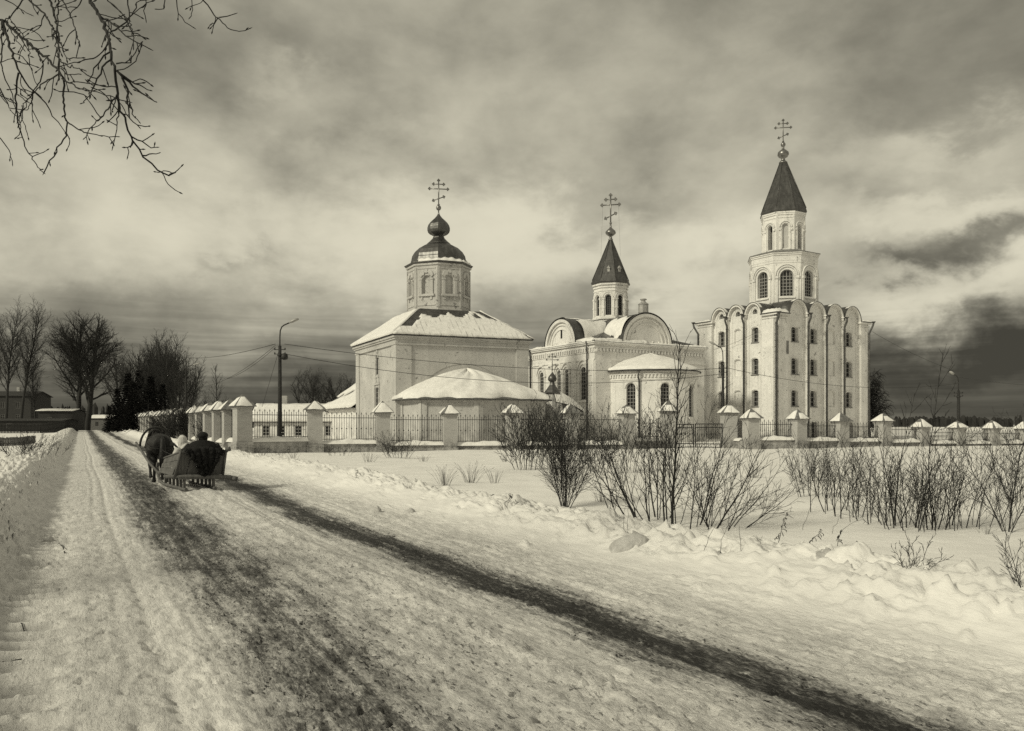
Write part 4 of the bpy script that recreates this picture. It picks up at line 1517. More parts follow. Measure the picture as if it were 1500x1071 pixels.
# ------------------------------------------------------------------ bell-tower building
def tower():
    P0 = at(1137, 85)
    root = empty('tower_church', (P0.x, P0.y, 0), math.radians(32.6))
    tag(root, 'tall white four storey church with rows of arched gables and a tiered bell tower', 'church')
    Wd, D, H = 16.3, 11.35, 13.45
    FR = Plane((0, 0, 0), (1, 0, 0), (0, -1, 0))
    LF = Plane((0, 0, 0), (0, 1, 0), (-1, 0, 0))
    fb = [(2.05, 5.15), (5.25, 8.35), (8.45, 11.55), (11.65, 14.75)]
    lb = [(1.95, 4.25), (4.35, 6.70), (6.80, 9.1)]
    rows = [(10.65, 12.05), (7.10, 8.65), (3.60, 5.15)]
    m = MB()
    wl = []
    for P, bays, L in ((FR, fb, Wd), (LF, lb, D)):
        front = P is FR
        rec = .32
        # piers between bays stay proud; bay fields are recessed
        edges = [0] + [e for b in bays for e in b] + [L]
        for i in range(0, len(edges), 2):
            m.pbox(P, edges[i] - (.0 if i else 0), edges[i + 1], -.6, H, 0, rec)
            if i in (0, len(edges) - 2):
                a, b = edges[i], edges[i + 1]
                m.pbox(P, a + .25 * (i == 0) + .05, b - .25, -.6, H - .5, -.07, -.002)
        Pr = Plane(P.p(0, 0, rec), P.t, P.n)
        for bi, (a, b) in enumerate(bays):
            uc, hw = (a + b) / 2, (b - a) / 2
            rise = hw * 1.12 if front else hw * 1.3
            ww = .56 if front else .46
            off = -.18 if front else .0
            ops, blind = [], []
            for ri, (z0, z1) in enumerate(rows):
                bl = (bi == 2 if front else bi == 1)
                o = (uc - ww + off, uc + ww + off, z0, z1, .22, .45 if not bl else .14)
                ops.append(o); blind.append(bl)
            if front and bi in (1, 3):
                ops.append((uc - .6, uc + .5, .1, 1.75, .15, .45)); blind.append(False)
            if not front:
                ops.append((uc - .32, uc + .32, 13.75, 13.95, .36, .3)); blind.append(False)
            m.wall(Pr, a, b, -.6, H, [o for o in ops if o[3] + o[4] < H])
            for o, bl in zip(ops, blind):
                if bl:
                    recess(m, Pr, o[0], o[1], o[2], o[3], o[4], .14)
                elif o[3] < H:
                    wl.append((Pr, o))
                c_, h_ = (o[0] + o[1]) / 2, (o[1] - o[0]) / 2
                if o[3] < H:
                    # surround and sill
                    m.pbox(Pr, o[0] - .16, o[0] - .06, o[2] - .05, o[3] + .05, -.05, -.002)
                    m.pbox(Pr, o[1] + .06, o[1] + .16, o[2] - .05, o[3] + .05, -.05, -.002)
                    m.band(Pr, c_, o[3], h_ + .06, h_ + .16, out=.06, n=8, sy=(o[4] + .12) / (h_ + .12))
            # field under the arch
            arc = arch_pts(a, b, H, rise, 20)
            if front:
                vs = [Pr.p(*q) for q in arc]
                m.add(vs, [tuple(range(len(vs)))])
            else:
                o = ops[-1]
                inner = [(o[0], o[2])] + arch_pts(o[0], o[1], o[3], o[4], 20) + [(o[1], o[2])]
                # ring between the opening and the arch
                outer = [(a, H)] + arc + [(b, H)]
                k = len(outer)
                vs = [Pr.p(*q) for q in outer] + [Pr.p(*q) for q in inner]
                m.add(vs, [(i, i + 1, k + i + 1, k + i) for i in range(k - 1)] + [(0, k, 2 * k - 1, k - 1)])
                m.add([Pr.p(q[0], q[1], .3) for q in inner] + [Pr.p(*q) for q in inner], [(i, i + 1, k + i + 1, k + i) for i in range(k - 1)])
                wl.append((Pr, o))
                m.band(Pr, uc, 13.9, .50, .58, out=.05, n=12, sy=1.15)
            m.band(P, uc, H, hw - .12, hw + .06, out=.10, back=rec - .01, n=20, sy=rise / hw)
            m.band(Pr, uc, H - .02, hw - .42, hw - .32, out=.05, n=20, sy=rise / hw)
            m.pbox(Pr, a + .32, a + .40, -.6, H, -.05, -.002)
            m.pbox(Pr, b - .40, b - .32, -.6, H, -.05, -.002)
        # end cornices
        for (a, b) in ((edges[0], edges[1]), (edges[-2], edges[-1])):
            m.pbox(P, a - .12, b + (.1 if b == L else -.05), H - .45, H - .30, -.10, -.002)
            m.pbox(P, a - .22, b + (.2 if b == L else -.05), H - .12, H + .06, -.24, .3)
    m.wall(Plane((0, D, 0), (1, 0, 0), (0, 1, 0)), 0, Wd, -.6, H)
    m.wall(Plane((Wd, 0, 0), (0, 1, 0), (1, 0, 0)), 0, D, -.6, H)
    m.build('wall', M['plaster_tower'], root)
    for (P, o) in wl:
        basement = o[2] < 1
        w = window(P, o[0], o[1], o[2], o[3], o[4], o[5], root, 2, 3 if o[2] < 13 else 1, 'frame_paint', .05)
        if o[2] < 13:
            s = MB(); s.pbox(P, o[0] - .08, o[1] + .08, o[2] - .09, o[2] - .01, -.10, .12)
            s.build('sill', M['cap_metal'], w)
    # gable vault roofs
    r = MB()
    for P, bays, L in ((FR, fb, Wd), (LF, lb, D)):
        front = P is FR
        for (a, b) in bays:
            uc, hw = (a + b) / 2, (b - a) / 2
            rise = hw * 1.12 if front else hw * 1.3
            vs, fs = [], []
            n = 20
            for i in range(n + 1):
                an = PI * i / n
                for dd in (-.16, 3.0):
                    for k in (.025, .065):
                        vs.append(P.p(uc + (hw + k) * math.cos(an), H + (rise + k) * math.sin(an), dd))
            for i in range(n):
                q = i * 4
                for (x, y) in ((0, 1), (1, 3), (3, 2), (2, 0)):
                    fs.append((q + x, q + y, q + 4 + y, q + 4 + x))
            r.add(vs, fs, True)
    c = (8.25, 5.7)
    r.box(-.32, 1.98, -.32, 1.92, H + .065, H + .14)
    r.box(14.78, Wd + .3, -.32, 1.5, H + .065, H + .14)
    r.box(-.32, 1.3, 9.12, D + .3, H + .065, H + .14)
    r.prism([(.5, .5), (Wd - .3, .5), (Wd - .3, D - .3), (.5, D - .3)], H - .3, H + 2.0, [(c[0] - 3.4, c[1] - 3.4), (c[0] + 3.4, c[1] - 3.4), (c[0] + 3.4, c[1] + 3.4), (c[0] - 3.4, c[1] + 3.4)])
    roof = r.build('roof', M['roof_metal'], root)
    # snow on the corner slabs and in the valleys

    def lump(x0, x1, y0, y1, z, h, seed):
        rn = random.Random(seed)
        nx, ny = 8, 8
        vs, fs = [], []
        for j in range(ny + 1):
            for i in range(nx + 1):
                e = min(1, min(i, nx - i, j, ny - j) / 1.3)
                vs.append((x0 + (x1 - x0) * i / nx, y0 + (y1 - y0) * j / ny, z + h * (.25 + .75 * e) * (1 + rn.uniform(-.25, .25)) * (1 if e > 0 else .1)))
        for j in range(ny):
            for i in range(nx):
                k = j * (nx + 1) + i
                fs.append((k, k + 1, k + nx + 2, k + nx + 1))
        s = MB()
        s.add(vs, fs, True)
        s.build('roof_snow', M['snow'], roof)
    zt_ = H + .14
    lump(-.35, 2.0, -.35, 1.9, zt_, .45, 1)
    lump(14.8, Wd + .35, -.35, 1.5, zt_, .22, 2)
    lump(-.35, 1.2, 9.2, D + .35, zt_, .22, 3)
    for q in (5.2, 8.4, 11.6):
        lump(q - .28, q + .28, -.22, 1.6, H + .3, .28, int(q * 7))
    for q in (4.3, 6.75):
        lump(-.22, 1.6, q - .25, q + .25, H + .3, .25, int(q * 9))
    # downpipes at the corner, ends and between bays
    for q in (5.2, 8.4, 11.6):
        pipe_run([(q, -.42, H + .25), (q, -.42, H - .1), (q, -.12, H - .75), (q, -.12, .2)], root, .12)
    for q in (4.3, 6.75):
        pipe_run([(-.42, q, H + .25), (-.42, q, H - .1), (-.12, q, H - .75), (-.12, q, .2)], root, .11)
    pipe_run([(-.1, -.45, H + .0), (-.1, -.35, H - .5), (-.15, -.15, H - 1.0), (-.15, -.15, .2)], root, .12)
    pipe_run([(Wd + .5, -.35, H + .1), (Wd + .45, -.3, H - .2), (Wd - .1, -.18, H - 1.2), (Wd - .1, -.18, .2)], root, .11)
    pipe_run([(-.45, D + .3, H + .1), (-.4, D + .25, H - .3), (-.15, D - .2, H - 1.2), (-.15, D - .2, .2)], root, .11)
    # notice board, lamp
    nb = MB(); nb.pbox(FR, 1.55, 1.85, 9.2, 10.6, -.16, -.002); nb.build('notice_board', M['cap_metal'], root)
    fl = MB(); fl.pbox(FR, Wd - .6, Wd - .1, 6.9, 7.15, -.9, -.5); fl.tube([FR.p(Wd - .2, 7.0, -.6), FR.p(Wd + .1, 6.8, .1)], .04, 5)
    fl.build('floodlight', M['iron'], root)
    # lower tier
    dc = c
    r1, z0, z1 = 3.60, 13.6, 20.1
    pl = face_planes(dc, r1, 8, 0)
    hw = r1 * math.tan(PI / 8)
    d = MB()
    for P in pl:
        d.wall(P, -hw, hw, z0, z1, [(-.74, .74, 16.2, 18.5, .74, .5)])
        d.band(P, 0, 18.55, .98, 1.12, out=.14, n=16)
        d.band(P, 0, 18.55, 1.20, 1.30, out=.18, n=16)
        for s_ in (-1, 1):
            d.pbox(P, s_ * 1.12 - .13, s_ * 1.12 + .13, 15.5, 18.2, -.14, -.002)
            d.pbox(P, s_ * 1.14 - .18, s_ * 1.14 + .18, 18.2, 18.5, -.24, -.002)
            d.pbox(P, s_ * hw - .14 * (s_ > 0), s_ * hw + .14 * (s_ < 0), z0, z1 - .3, -.05, -.002)
        d.pbox(P, -.9, .9, 15.95, 16.1, -.14, -.002)
    for (a, b, o) in ((z1 - .1, z1 + .15, .05), (z1 + .15, z1 + .75, .08), (z1 + .75, z1 + .95, .16), (z1 + .95, z1 + 1.1, .25)):
        d.prism(octa(dc, r1 + o, PI / 8), a, b)
    # upper tier
    r2, z2, z3 = 2.30, z1 + 1.1, 26.0
    pl2 = face_planes(dc, r2, 8, 0)
    hw2 = r2 * math.tan(PI / 8)
    for P in pl2:
        d.wall(P, -hw2, hw2, z2, z3, [(-.33, .33, 21.9, 24.4, .33, .5)])
        d.band(P, 0, 24.4, .42, .52, out=.10, n=12)
        d.band(P, 0, 24.4, .60, .72, out=.14, n=12)
        for s_ in (-1, 1):
            d.pbox(P, s_ * .50 - .07, s_ * .50 + .07, 21.8, 24.35, -.10, -.002)
            d.pbox(P, s_ * .62 - .14, s_ * .62 + .14, 24.0, 24.2, -.15, -.002)
            d.pbox(P, s_ * hw2 - .10 * (s_ > 0), s_ * hw2 + .10 * (s_ < 0), z2, z3 - .2, -.06, -.002)
    for (a, b, o) in ((z2, z2 + .35, .14), (z3 - .55, z3 - .45, .06), (z3 - .2, z3, .10), (z3, z3 + .16, .16)):
        d.prism(octa(dc, r2 + o, PI / 8), a, b)
    d.build('bell_tower', M['plaster_tower'], root)
    # roof skirt on the lower cornice, tent roof above
    k = MB()
    k.lathe([((r1 + .32) / math.cos(PI / 8), z1 + 1.1), ((r1 + .32) / math.cos(PI / 8), z1 + 1.16), ((r2 + .14) / math.cos(PI / 8), z2 + .55)], dc, 8, PI / 8, False)
    k.build('skirt_roof', M['cap_metal'], root)
    for P in pl:
        window(P, -.74, .74, 16.2, 18.5, .74, .45, root, 4, 6, 'frame_paint', .07, diamond=False)
    bk = MB()
    bk.prism(octa(dc, 1.2, PI / 8), z2 - .3, z2 + .2)
    bk.build('belfry_floor', M['wood_dark'], root)
    bk = MB(); bk.prism(octa(dc, 1.2, PI / 8), z3 - .6, z3 - .5); bk.build('belfry_ceiling', M['wood_dark'], root)
    for i_, P in enumerate(pl2):
        if i_ in (3, 5, 1, 7):   # boarded openings
            q = MB(); recess(q, P, -.33, .33, 21.9, 24.4, .33, .22); q.build('shutter', M['plaster_grey'], root)
    bl = MB()
    bl.lathe([(.50, 22.7), (.44, 22.85), (.30, 23.2), (.24, 23.5), (.10, 23.62), (.05, 24.0)], dc, 16)
    bl.tube([(dc[0], dc[1], 24), (dc[0], dc[1], z3 - .5)], .04, 5)
    bl.build('bell', M['gilt'], root)
    s = MB()
    zs = z3 + .16
    s.prism(octa(dc, r2 + .16, PI / 8), zs, zs + .16, octa(dc, r2 + .22, PI / 8))
    s.lathe([((r2 + .23) / math.cos(PI / 8), zs + .16), ((r2 + .12) / math.cos(PI / 8), zs + .60), (.42, 32.45)], dc, 8, PI / 8, False)
    for k in range(8):
        a_ = PI / 8 + PI / 4 * k
        s.tube([(dc[0] + (r2 + .14) / math.cos(PI / 8) * math.cos(a_), dc[1] + (r2 + .14) / math.cos(PI / 8) * math.sin(a_), zs + .6), (dc[0] + .43 * math.cos(a_), dc[1] + .43 * math.sin(a_), 32.45)], .05, 5)
    s.build('spire', M['roof_metal'], root)
    b = MB()
    b.lathe([(.44, 32.4), (.5, 32.5), (.4, 32.62), (.24, 32.75), (.2, 33.0), (.5, 33.15), (.66, 33.42), (.62, 33.7), (.36, 33.95), (.15, 34.1), (.13, 34.35), (.26, 34.5), (.28, 34.68), (.18, 34.85), (.05, 35.0)], dc, 12)
    b.build('orb', M['gilt'], root)
    cross(root, dc[0], dc[1], 34.95, 2.55, 1.6, math.radians(-40))
    return root


def small_chapel():
    """porch with a keel-arched snowy roof and its own small onion dome"""
    Pc = at(810, 66)
    root = empty('gate_chapel', (Pc.x, Pc.y, 0), math.radians(20))
    tag(root, 'tiny chapel with curved snowy roof and little onion dome before the vaulted church', 'chapel')
    m = MB()
    m.box(-1.1, 1.7, -1.1, 1.7, -.5, 2.0)
    m.box(-1.2, 1.8, -1.2, 1.8, 1.85, 2.0)
    m.build('wall', M['plaster'], root)
    r = MB()
    prof = [(1.30, 2.0), (1.28, 2.15), (1.05, 2.45), (.92, 2.85), (.82, 3.3), (.66, 3.75), (.46, 4.15), (.30, 4.4)]
    r.lathe([(a * 1.30, z) for a, z in prof], (-.1, -.1), 8, PI / 8, False)
    roof = r.build('roof', M['tin'], root)
    # barrel lobe to the right, drawn out to a drooping tip, snow lying over it
    def lobe(off, a0, a1):
        vs, fs = [], []
        n = 16
        for j in range(11):
            s = j / 10
            for i in range(n + 1):
                a = a0 + (a1 - a0) * i / n
                rad = 1.35 + off
                x = -.2 + (2.75 + off) * s
                y = .2 + rad * (1 - .45 * s ** 2) * math.cos(a)
                z = 2.35 + off * .6 + (2.15 - 1.55 * s ** 1.7) * max(0, math.sin(a)) ** .7 + .03 * math.sin(i * 1.3 + j)
                vs.append((x, y, z))
        for j in range(10):
            for i in range(n):
                k = j * (n + 1) + i
                fs.append((k, k + 1, k + n + 2, k + n + 1))
        m_ = MB(); m_.add(vs, fs, True)
        return m_
    lobe(0, 0, PI).build('porch_roof', M['dome_metal'], root)
    lobe(.08, .5, PI - .35).build('roof_snow', M['snow_thin'], roof)
    nk = MB()
    nk.lathe([(.78, 4.15), (.62, 4.32), (.40, 4.62), (.24, 4.85), (.18, 5.1), (.22, 5.15)], (-.1, -.1), 8, PI / 8, False)
    nk.build('neck', M['roof_metal'], root)
    onion(root, -.1, -.1, onion_prof(.36, 5.12, .88, .17), 12, 0, smooth=True)
    cross(root, -.1, -.1, 6.05, 1.35, .85, math.radians(-15))
    return root


church_one()
church_two()
tower()
small_chapel()
# ================================================================== fences, gate, lamps, wires
FENCE_GROUP_SEED = [0]


def pier(parent, x, y, zb, ze, za, rz, w=.86, seed=0, bare=.5):
    """brick pier with a four-sided tin cap partly under snow; zb base, ze eave, za tip (world z)"""
    rn = random.Random(seed)
    h = w / 2
    m = MB()
    m.box(-h - .06, h + .06, -h - .06, h + .06, zb - .3, zb + .42)
    m.box(-h, h, -h, h, zb + .42, ze - .16)
    m.box(-h - .05, h + .05, -h - .05, h + .05, ze - .16, ze - .04)
    o = m.build('pier', M['brick'], parent)
    o.location = (x, y, 0); o.rotation_euler = (0, 0, rz)
    e = h + .20
    c = MB()
    c.add([(-e, -e, ze - .03), (e, -e, ze - .03), (e, e, ze - .03), (-e, e, ze - .03), (-e, -e, ze + .01), (e, -e, ze + .01), (e, e, ze + .01), (-e, e, ze + .01), (0, 0, za)],
          [(3, 2, 1, 0), (0, 1, 5, 4), (1, 2, 6, 5), (2, 3, 7, 6), (3, 0, 4, 7), (4, 5, 8), (5, 6, 8), (6, 7, 8), (7, 4, 8)])
    co_ = c.build('cap', M['cap_metal'], o)
    # snow on each side of the cap, worn off along the ridges
    s = MB()
    cs = [(-e, -e), (e, -e), (e, e), (-e, e)]
    for k in range(4):
        a, b = Vector((*cs[k], ze + .01)), Vector((*cs[(k + 1) % 4], ze + .01))
        t_ = Vector((0, 0, za))
        th = rn.uniform(.03, .08)
        if rn.random() < .22: continue
        nrm = (b - a).cross(t_ - a).normalized()
        top = rn.uniform(.55, .95)
        l0, l1 = rn.uniform(.02, .2), rn.uniform(.02, .2)
        n = 6
        vs, fs = [], []
        for j in range(n + 1):
            f = j / n * top
            for i in range(n + 1):
                g = l0 + (1 - l0 - l1) * i / n
                p_ = (a.lerp(b, g)).lerp(t_, f)
                edge = min(1, min(i, n - i, j + .4, n - j) / 1.2)
                p_ = p_ + nrm * (.006 + th * edge * rn.uniform(.75, 1.15)) - Vector((0, 0, .03 * (j == 0) * rn.random()))
                vs.append(tuple(p_))
        for j in range(n):
            for i in range(n):
                q = j * (n + 1) + i
                fs.append((q, q + 1, q + n + 2, q + n + 1))
        s.add(vs, fs, True)
    s.build('cap_snow', M['snow'], co_)
    return o


def railing(parent, p0, p1, z0, z1, step=.145, bar=.011, seed=0):
    """iron railing panel between two piers, from p0 to p1 (xy), rails and spear-topped bars"""
    m = MB()
    a, b = Vector((p0[0], p0[1], 0)), Vector((p1[0], p1[1], 0))
    L = (b - a).length
    t_ = (b - a).normalized()
    n_ = Vector((-t_.y, t_.x, 0))

    def P(u, z, d=0):
        q = a + t_ * u + n_ * d
        return (q.x, q.y, z)

    def bx(u0, u1, za, zb, w):
        c = [P(u, z, d) for z in (za, zb) for (u, d) in ((u0, -w), (u1, -w), (u1, w), (u0, w))]
        m.add(c, [(0, 3, 2, 1), (4, 5, 6, 7), (0, 1, 5, 4), (1, 2, 6, 5), (2, 3, 7, 6), (3, 0, 4, 7)])
    H = z1 - z0
    for z in (z0 + .10, z0 + .24, z1 - .30):
        bx(0, L, z - .018, z + .018, .022)
    n = max(2, int(L / step))
    for i in range(1, n):
        u = L * i / n
        tall = i % 2 == 0
        top = z1 - .06 if tall else z1 - .17
        bx(u - bar, u + bar, z0, top, bar)
        # spear head
        s = .034 if tall else .024
        c = [P(u - s, top), P(u, top - .02, -s), P(u + s, top), P(u, top - .02, s), P(u, top + .13 * (1 if tall else .7)), P(u, top - .07)]
        m.add(c, [(0, 1, 4), (1, 2, 4), (2, 3, 4), (3, 0, 4), (1, 0, 5), (2, 1, 5), (3, 2, 5), (0, 3, 5)])
        if tall:
            zc = z0 + H * .48
            s = .045
            c = [P(u - s, zc), P(u, zc, -s * .5), P(u + s, zc), P(u, zc, s * .5), P(u, zc + .07), P(u, zc - .07)]
            m.add(c, [(0, 1, 4), (1, 2, 4), (2, 3, 4), (3, 0, 4), (1, 0, 5), (2, 1, 5), (3, 2, 5), (0, 3, 5)])
    return m.build('railing', M['iron'], parent)


def plinth(parent, p0, p1, zb, zt, w=.42, seed=0, snow=.22):
    a, b = Vector((p0[0], p0[1], 0)), Vector((p1[0], p1[1], 0))
    L = (b - a).length
    rz = math.atan2((b - a).y, (b - a).x)
    m = MB()
    m.box(0, L, -w / 2, w / 2, zb - .4, zt - .08)
    m.box(0, L, -w / 2 - .05, w / 2 + .05, zt - .08, zt)
    o = m.build('plinth', M['brick'], parent)
    o.location = (a.x, a.y, 0); o.rotation_euler = (0, 0, rz)
    rn = random.Random(seed)
    s = MB()
    nx, ny = 22, 7
    vs, fs = [], []
    ph = rn.uniform(0, 6)
    for i in range(nx + 1):
        u = L * i / nx
        e = min(1, min(i, nx - i) / 3.0)
        hh = snow * (.55 + .45 * e ** .5) * (1 + .18 * math.sin(i * .45 + ph) + .1 * math.sin(i * 1.1 + ph))
        for j in range(ny + 1):
            v = -1 + 2 * j / ny
            z = zt + hh * max(0, 1 - abs(v) ** 2.6) - (.05 if abs(v) > .98 else 0)
            vs.append((u, v * (w / 2 + .12), z))
    for i in range(nx):
        for j in range(ny):
            q = i * (ny + 1) + j
            fs.append((q, q + 1, q + ny + 2, q + ny + 1))
    s.add(vs, fs, True)
    s.build('plinth_snow', M['snow'], o)
    return o


def fence_run(label, group, pts, zs, w=.86, seed=0, skip=(), rail=True, rz=None):
    """pts: pier positions; zs: (base, eave, tip) for each"""
    root = empty('iron_fence', (0, 0, 0))
    tag(root, label, 'fence', group)
    for i, ((x, y), (zb, ze, za)) in enumerate(zip(pts, zs)):
        j = min(i, len(pts) - 2)
        d = Vector((pts[j + 1][0] - pts[j][0], pts[j + 1][1] - pts[j][1]))
        a = math.atan2(d.y, d.x) if rz is None else rz
        pier(root, x, y, zb, ze, za, a, w, seed + i)
        if i < len(pts) - 1 and i not in skip:
            n = Vector(pts[i + 1]) - Vector((x, y)); n = n.normalized() * (w / 2 + .0)
            p0 = (x + n.x, y + n.y); p1 = (pts[i + 1][0] - n.x, pts[i + 1][1] - n.y)
            zb2 = (zb + zs[i + 1][0]) / 2; zt2 = (ze + zs[i + 1][1]) / 2
            plinth(root, p0, p1, zb2, zb2 + .56, seed=seed + i)
            if rail: railing(root, p0, p1, zb2 + .56, zt2 - .12)
    return root


def PX(px, Y): return ((px - CX) / F * Y, Y)


front = [(355, 46.0, 595, 577.5, 658), (461, 48.6, 600, 586.5, 661), (560.5, 50.0, 604.4, 587, 663.5), (658.5, 51.2, 606, 591, 664.5), (751.5, 52.2, 605, 590.5, 664), (836, 53.4, 605.5, 591, 663), (918, 54.6, 606, 592, 662)]
fence_run('iron railing fence on brick piers facing the open snow field left of the gate', 'iron fences with snow capped brick piers',
          [PX(p, Y) for p, Y, *_ in front], [(zat(b, Y), zat(e, Y), zat(a, Y)) for p, Y, e, a, b in front], seed=10)
rightf = [(1100, 55.2, 612.5, 598, 655), (1168.5, 56.0, 613.5, 599.5, 656), (1231, 57.6, 617, 603.8, 657), (1293, 59.2, 616.8, 605, 657), (1349, 60.8, 625.5, 612.5, 659), (1402, 62.4, 626.5, 616, 660), (1453, 64, 627.3, 615, 659), (1499, 65.6, 628, 617, 659), (1543, 67.2, 628, 617.5, 658), (1585, 68.8, 628, 618, 658)]
fence_run('iron railing fence on brick piers running right from the gate below the tower', 'iron fences with snow capped brick piers',
          [PX(p, Y) for p, Y, *_ in rightf], [(zat(b, Y), zat(e, Y), zat(a, Y)) for p, Y, e, a, b in rightf], seed=40)
# side fence receding beside the road
sp0 = Vector(PX(355, 46.0)); sd = Vector((-.487, .8734))
spts, szs = [], []
for i in range(1, 30):
    q = sp0 + sd * (3.95 * i)
    gz = ground_z(q.x, q.y)
    spts.append((q.x, q.y)); szs.append((gz, gz + 2.62 - .012 * i, gz + 3.3 - .012 * i))
sf = fence_run('long brick fence of closely seen piers receding beside the road', 'iron fences with snow capped brick piers', spts, szs, seed=80)
q1 = (sp0.x + sd.x * .43, sp0.y + sd.y * .43); q2 = (spts[0][0] - sd.x * .43, spts[0][1] - sd.y * .43)
plinth(sf, q1, q2, .05, .6, seed=5); railing(sf, q1, q2, .6, 2.5)
# gate piers (recessed), wing panels and the two gate leaves
gr = empty('gate', (0, 0, 0))
tag(gr, 'iron two leaf gate between tall capped brick piers in front of the round apse', 'gate')
gp = [(979, 57.2, 602.5, 586, 659), (1067.5, 57.2, 604.8, 590.8, 658.5)]
gpos = []
for i, (p_, Y, e, a, b) in enumerate(gp):
    pier(gr, *PX(p_, Y), zat(b, Y), zat(e, Y), zat(a, Y), 0, .98, 300 + i)
    gpos.append(PX(p_, Y))


def leaf(x0, y0, x1, y1, z0, z1):
    m = MB()
    a, b = Vector((x0, y0, 0)), Vector((x1, y1, 0)); t_ = (b - a).normalized(); L = (b - a).length
    P = lambda u, z: (a.x + t_.x * u, a.y + t_.y * u, z)
    for u in (0.03, L - .03): m.tube([P(u, z0), P(u, z1)], .04, 4, False)
    for z in (z0 + .04, z0 + .30, z1 - .28, z1 - .03): m.tube([P(0, z), P(L, z)], .032, 4, False)
    n = int(L / .15)
    for i in range(1, n): m.tube([P(L * i / n, z0), P(L * i / n, z1 - .03)], .013, 4, False)
    for i in range(1, n, 2): m.tube([P(L * i / n, z0 + .9), P(L * i / n, z0 + 1.05)], .04, 4, False)
    return m.build('gate_leaf', M['iron'], gr)


x0 = gpos[0][0] + .5; x1 = gpos[1][0] - .5; xm = x0 + (x1 - x0) * .42
leaf(x0, 57.2, xm - .03, 57.35, zat(656, 57.2), zat(621, 57.2))
leaf(xm + .03, 57.3, x1, 57.0, zat(656.5, 57.2), zat(620.5, 57.2))
for (a, b) in (((gpos[0][0] - .5, 57.1), (PX(918, 54.6)[0] + .35, 54.9)), ((gpos[1][0] + .5, 57.1), (PX(1100, 55.2)[0] - .45, 55.4))):
    plinth(gr, a, b, .0, .5, seed=3, snow=.15)
    railing(gr, a, b, .5, 2.0)


# ------------------------------------------------------------------ street lamps
def street_lamp(px, Y, top, label, arm_dx, zb, w=1.0, box=True):
    p = at(px, Y)
    h = zat(top, Y)
    root = empty('street_lamp', (p.x, p.y, zb))
    tag(root, label, 'street lamp', 'street lamps with curved arms')
    H = h - zb
    hp = H - 1.75 * w
    m = MB()
    m.tube([(0, 0, -.4), (0, 0, hp)], [.17 * w, .105 * w], 8, True)
    m.build('pole', M['concrete'], root)
    a = MB()
    s = arm_dx
    ax = Vector((s, 0, 0))
    a.tube([(0, 0, hp - .9), (0, 0, hp + .55), (s * .02, 0, hp + 1.0), (s * .10, 0, hp + 1.25), (s * .22, 0, hp + 1.37), (s * .55, 0, hp + 1.55)], .045 * w, 7)
    a.lathe([(.14 * w, hp - .7), (.16 * w, hp - .66), (.16 * w, hp - .6), (.14 * w, hp - .56)], (0, 0), 8)
    a.build('arm', M['iron'], root)
    l = MB()
    n = 10
    vs, fs = [], []
    L0 = Vector((s * .5, 0, hp + 1.52)); L1 = Vector((s * 1.0, 0, hp + 1.78))
    d_ = (L1 - L0).normalized(); side = Vector((0, 1, 0)); up = d_.cross(side); up = up if up.z > 0 else -up
    for i, (f, ww, hh) in enumerate([(0, .05, .05), (.1, .12, .09), (.35, .17, .12), (.75, .18, .12), (.95, .13, .08), (1, .05, .03)]):
        c = L0.lerp(L1, f)
        for k in range(n):
            an = 2 * PI * k / n
            q = c + side * math.cos(an) * ww * w + up * math.sin(an) * hh * w * (1 if math.sin(an) > 0 else .6)
            vs.append(tuple(q))
    for i in range(5):
        for k in range(n):
            fs.append((i * n + k, i * n + (k + 1) % n, (i + 1) * n + (k + 1) % n, (i + 1) * n + k))
    fs += [tuple(range(n)), tuple(range(5 * n, 6 * n))]
    l.add(vs, fs, True)
    l.build('lamp_head', M['tin'], root)
    c = MB()
    for z in (hp - .25, hp - .55):
        c.tube([(-.38 * w, 0, z), (.38 * w, 0, z)], .025, 4)
        for q in (-.34, .34):
            c.lathe([(.02, z), (.045, z + .02), (.045, z + .09), (.02, z + .12)], (q * w, 0), 6)
    c.build('crossarm', M['iron'], root)
    if box:
        b = MB()
        b.lathe([(.05, hp - .95), (.20, hp - .9), (.23, hp - .75), (.20, hp - .55), (.05, hp - .5)], (.34, -.1), 10)
        b.tube([(.1, 0, hp - .7), (.34, -.1, hp - .7)], .03, 4)
        b.build('spotlight', M['iron'], root)
    return root, p, zb + hp


l1, p1_, h1 = street_lamp(410, 53, 468, 'tall lamp post with raised arm and small spotlight behind the corner of the fence', 1.25, 0)
l2, p2_, h2 = street_lamp(1059, 61, 508, 'lamp post with arm to the left standing before the four storey tower church', -1.05, 0, .8, False)
l3, p3_, h3 = street_lamp(1404, 76, 541, 'lone lamp post behind the right hand fence against the open sky', -.85, 0, 1.15, False)
l4, p4_, h4 = street_lamp(272, 100, 533, 'distant lamp post half lost among bare trees beyond the side fence', 1.9, .3, .95, False)


def wire(pts, label, r=.016, sag=.0):
    m = MB()
    out = []
    for i in range(len(pts) - 1):
        a, b = Vector(pts[i]), Vector(pts[i + 1])
        n = 16
        for k in range(n + (i == len(pts) - 2)):
            f = k / n
            q = a.lerp(b, f)
            q.z -= sag * 4 * f * (1 - f)
            out.append(q)
    m.tube(out, r, 4, True)
    o = m.build('overhead_wire', M['iron'])
    tag(o, label, 'wire', 'overhead wires strung between the lamp posts')
    return o


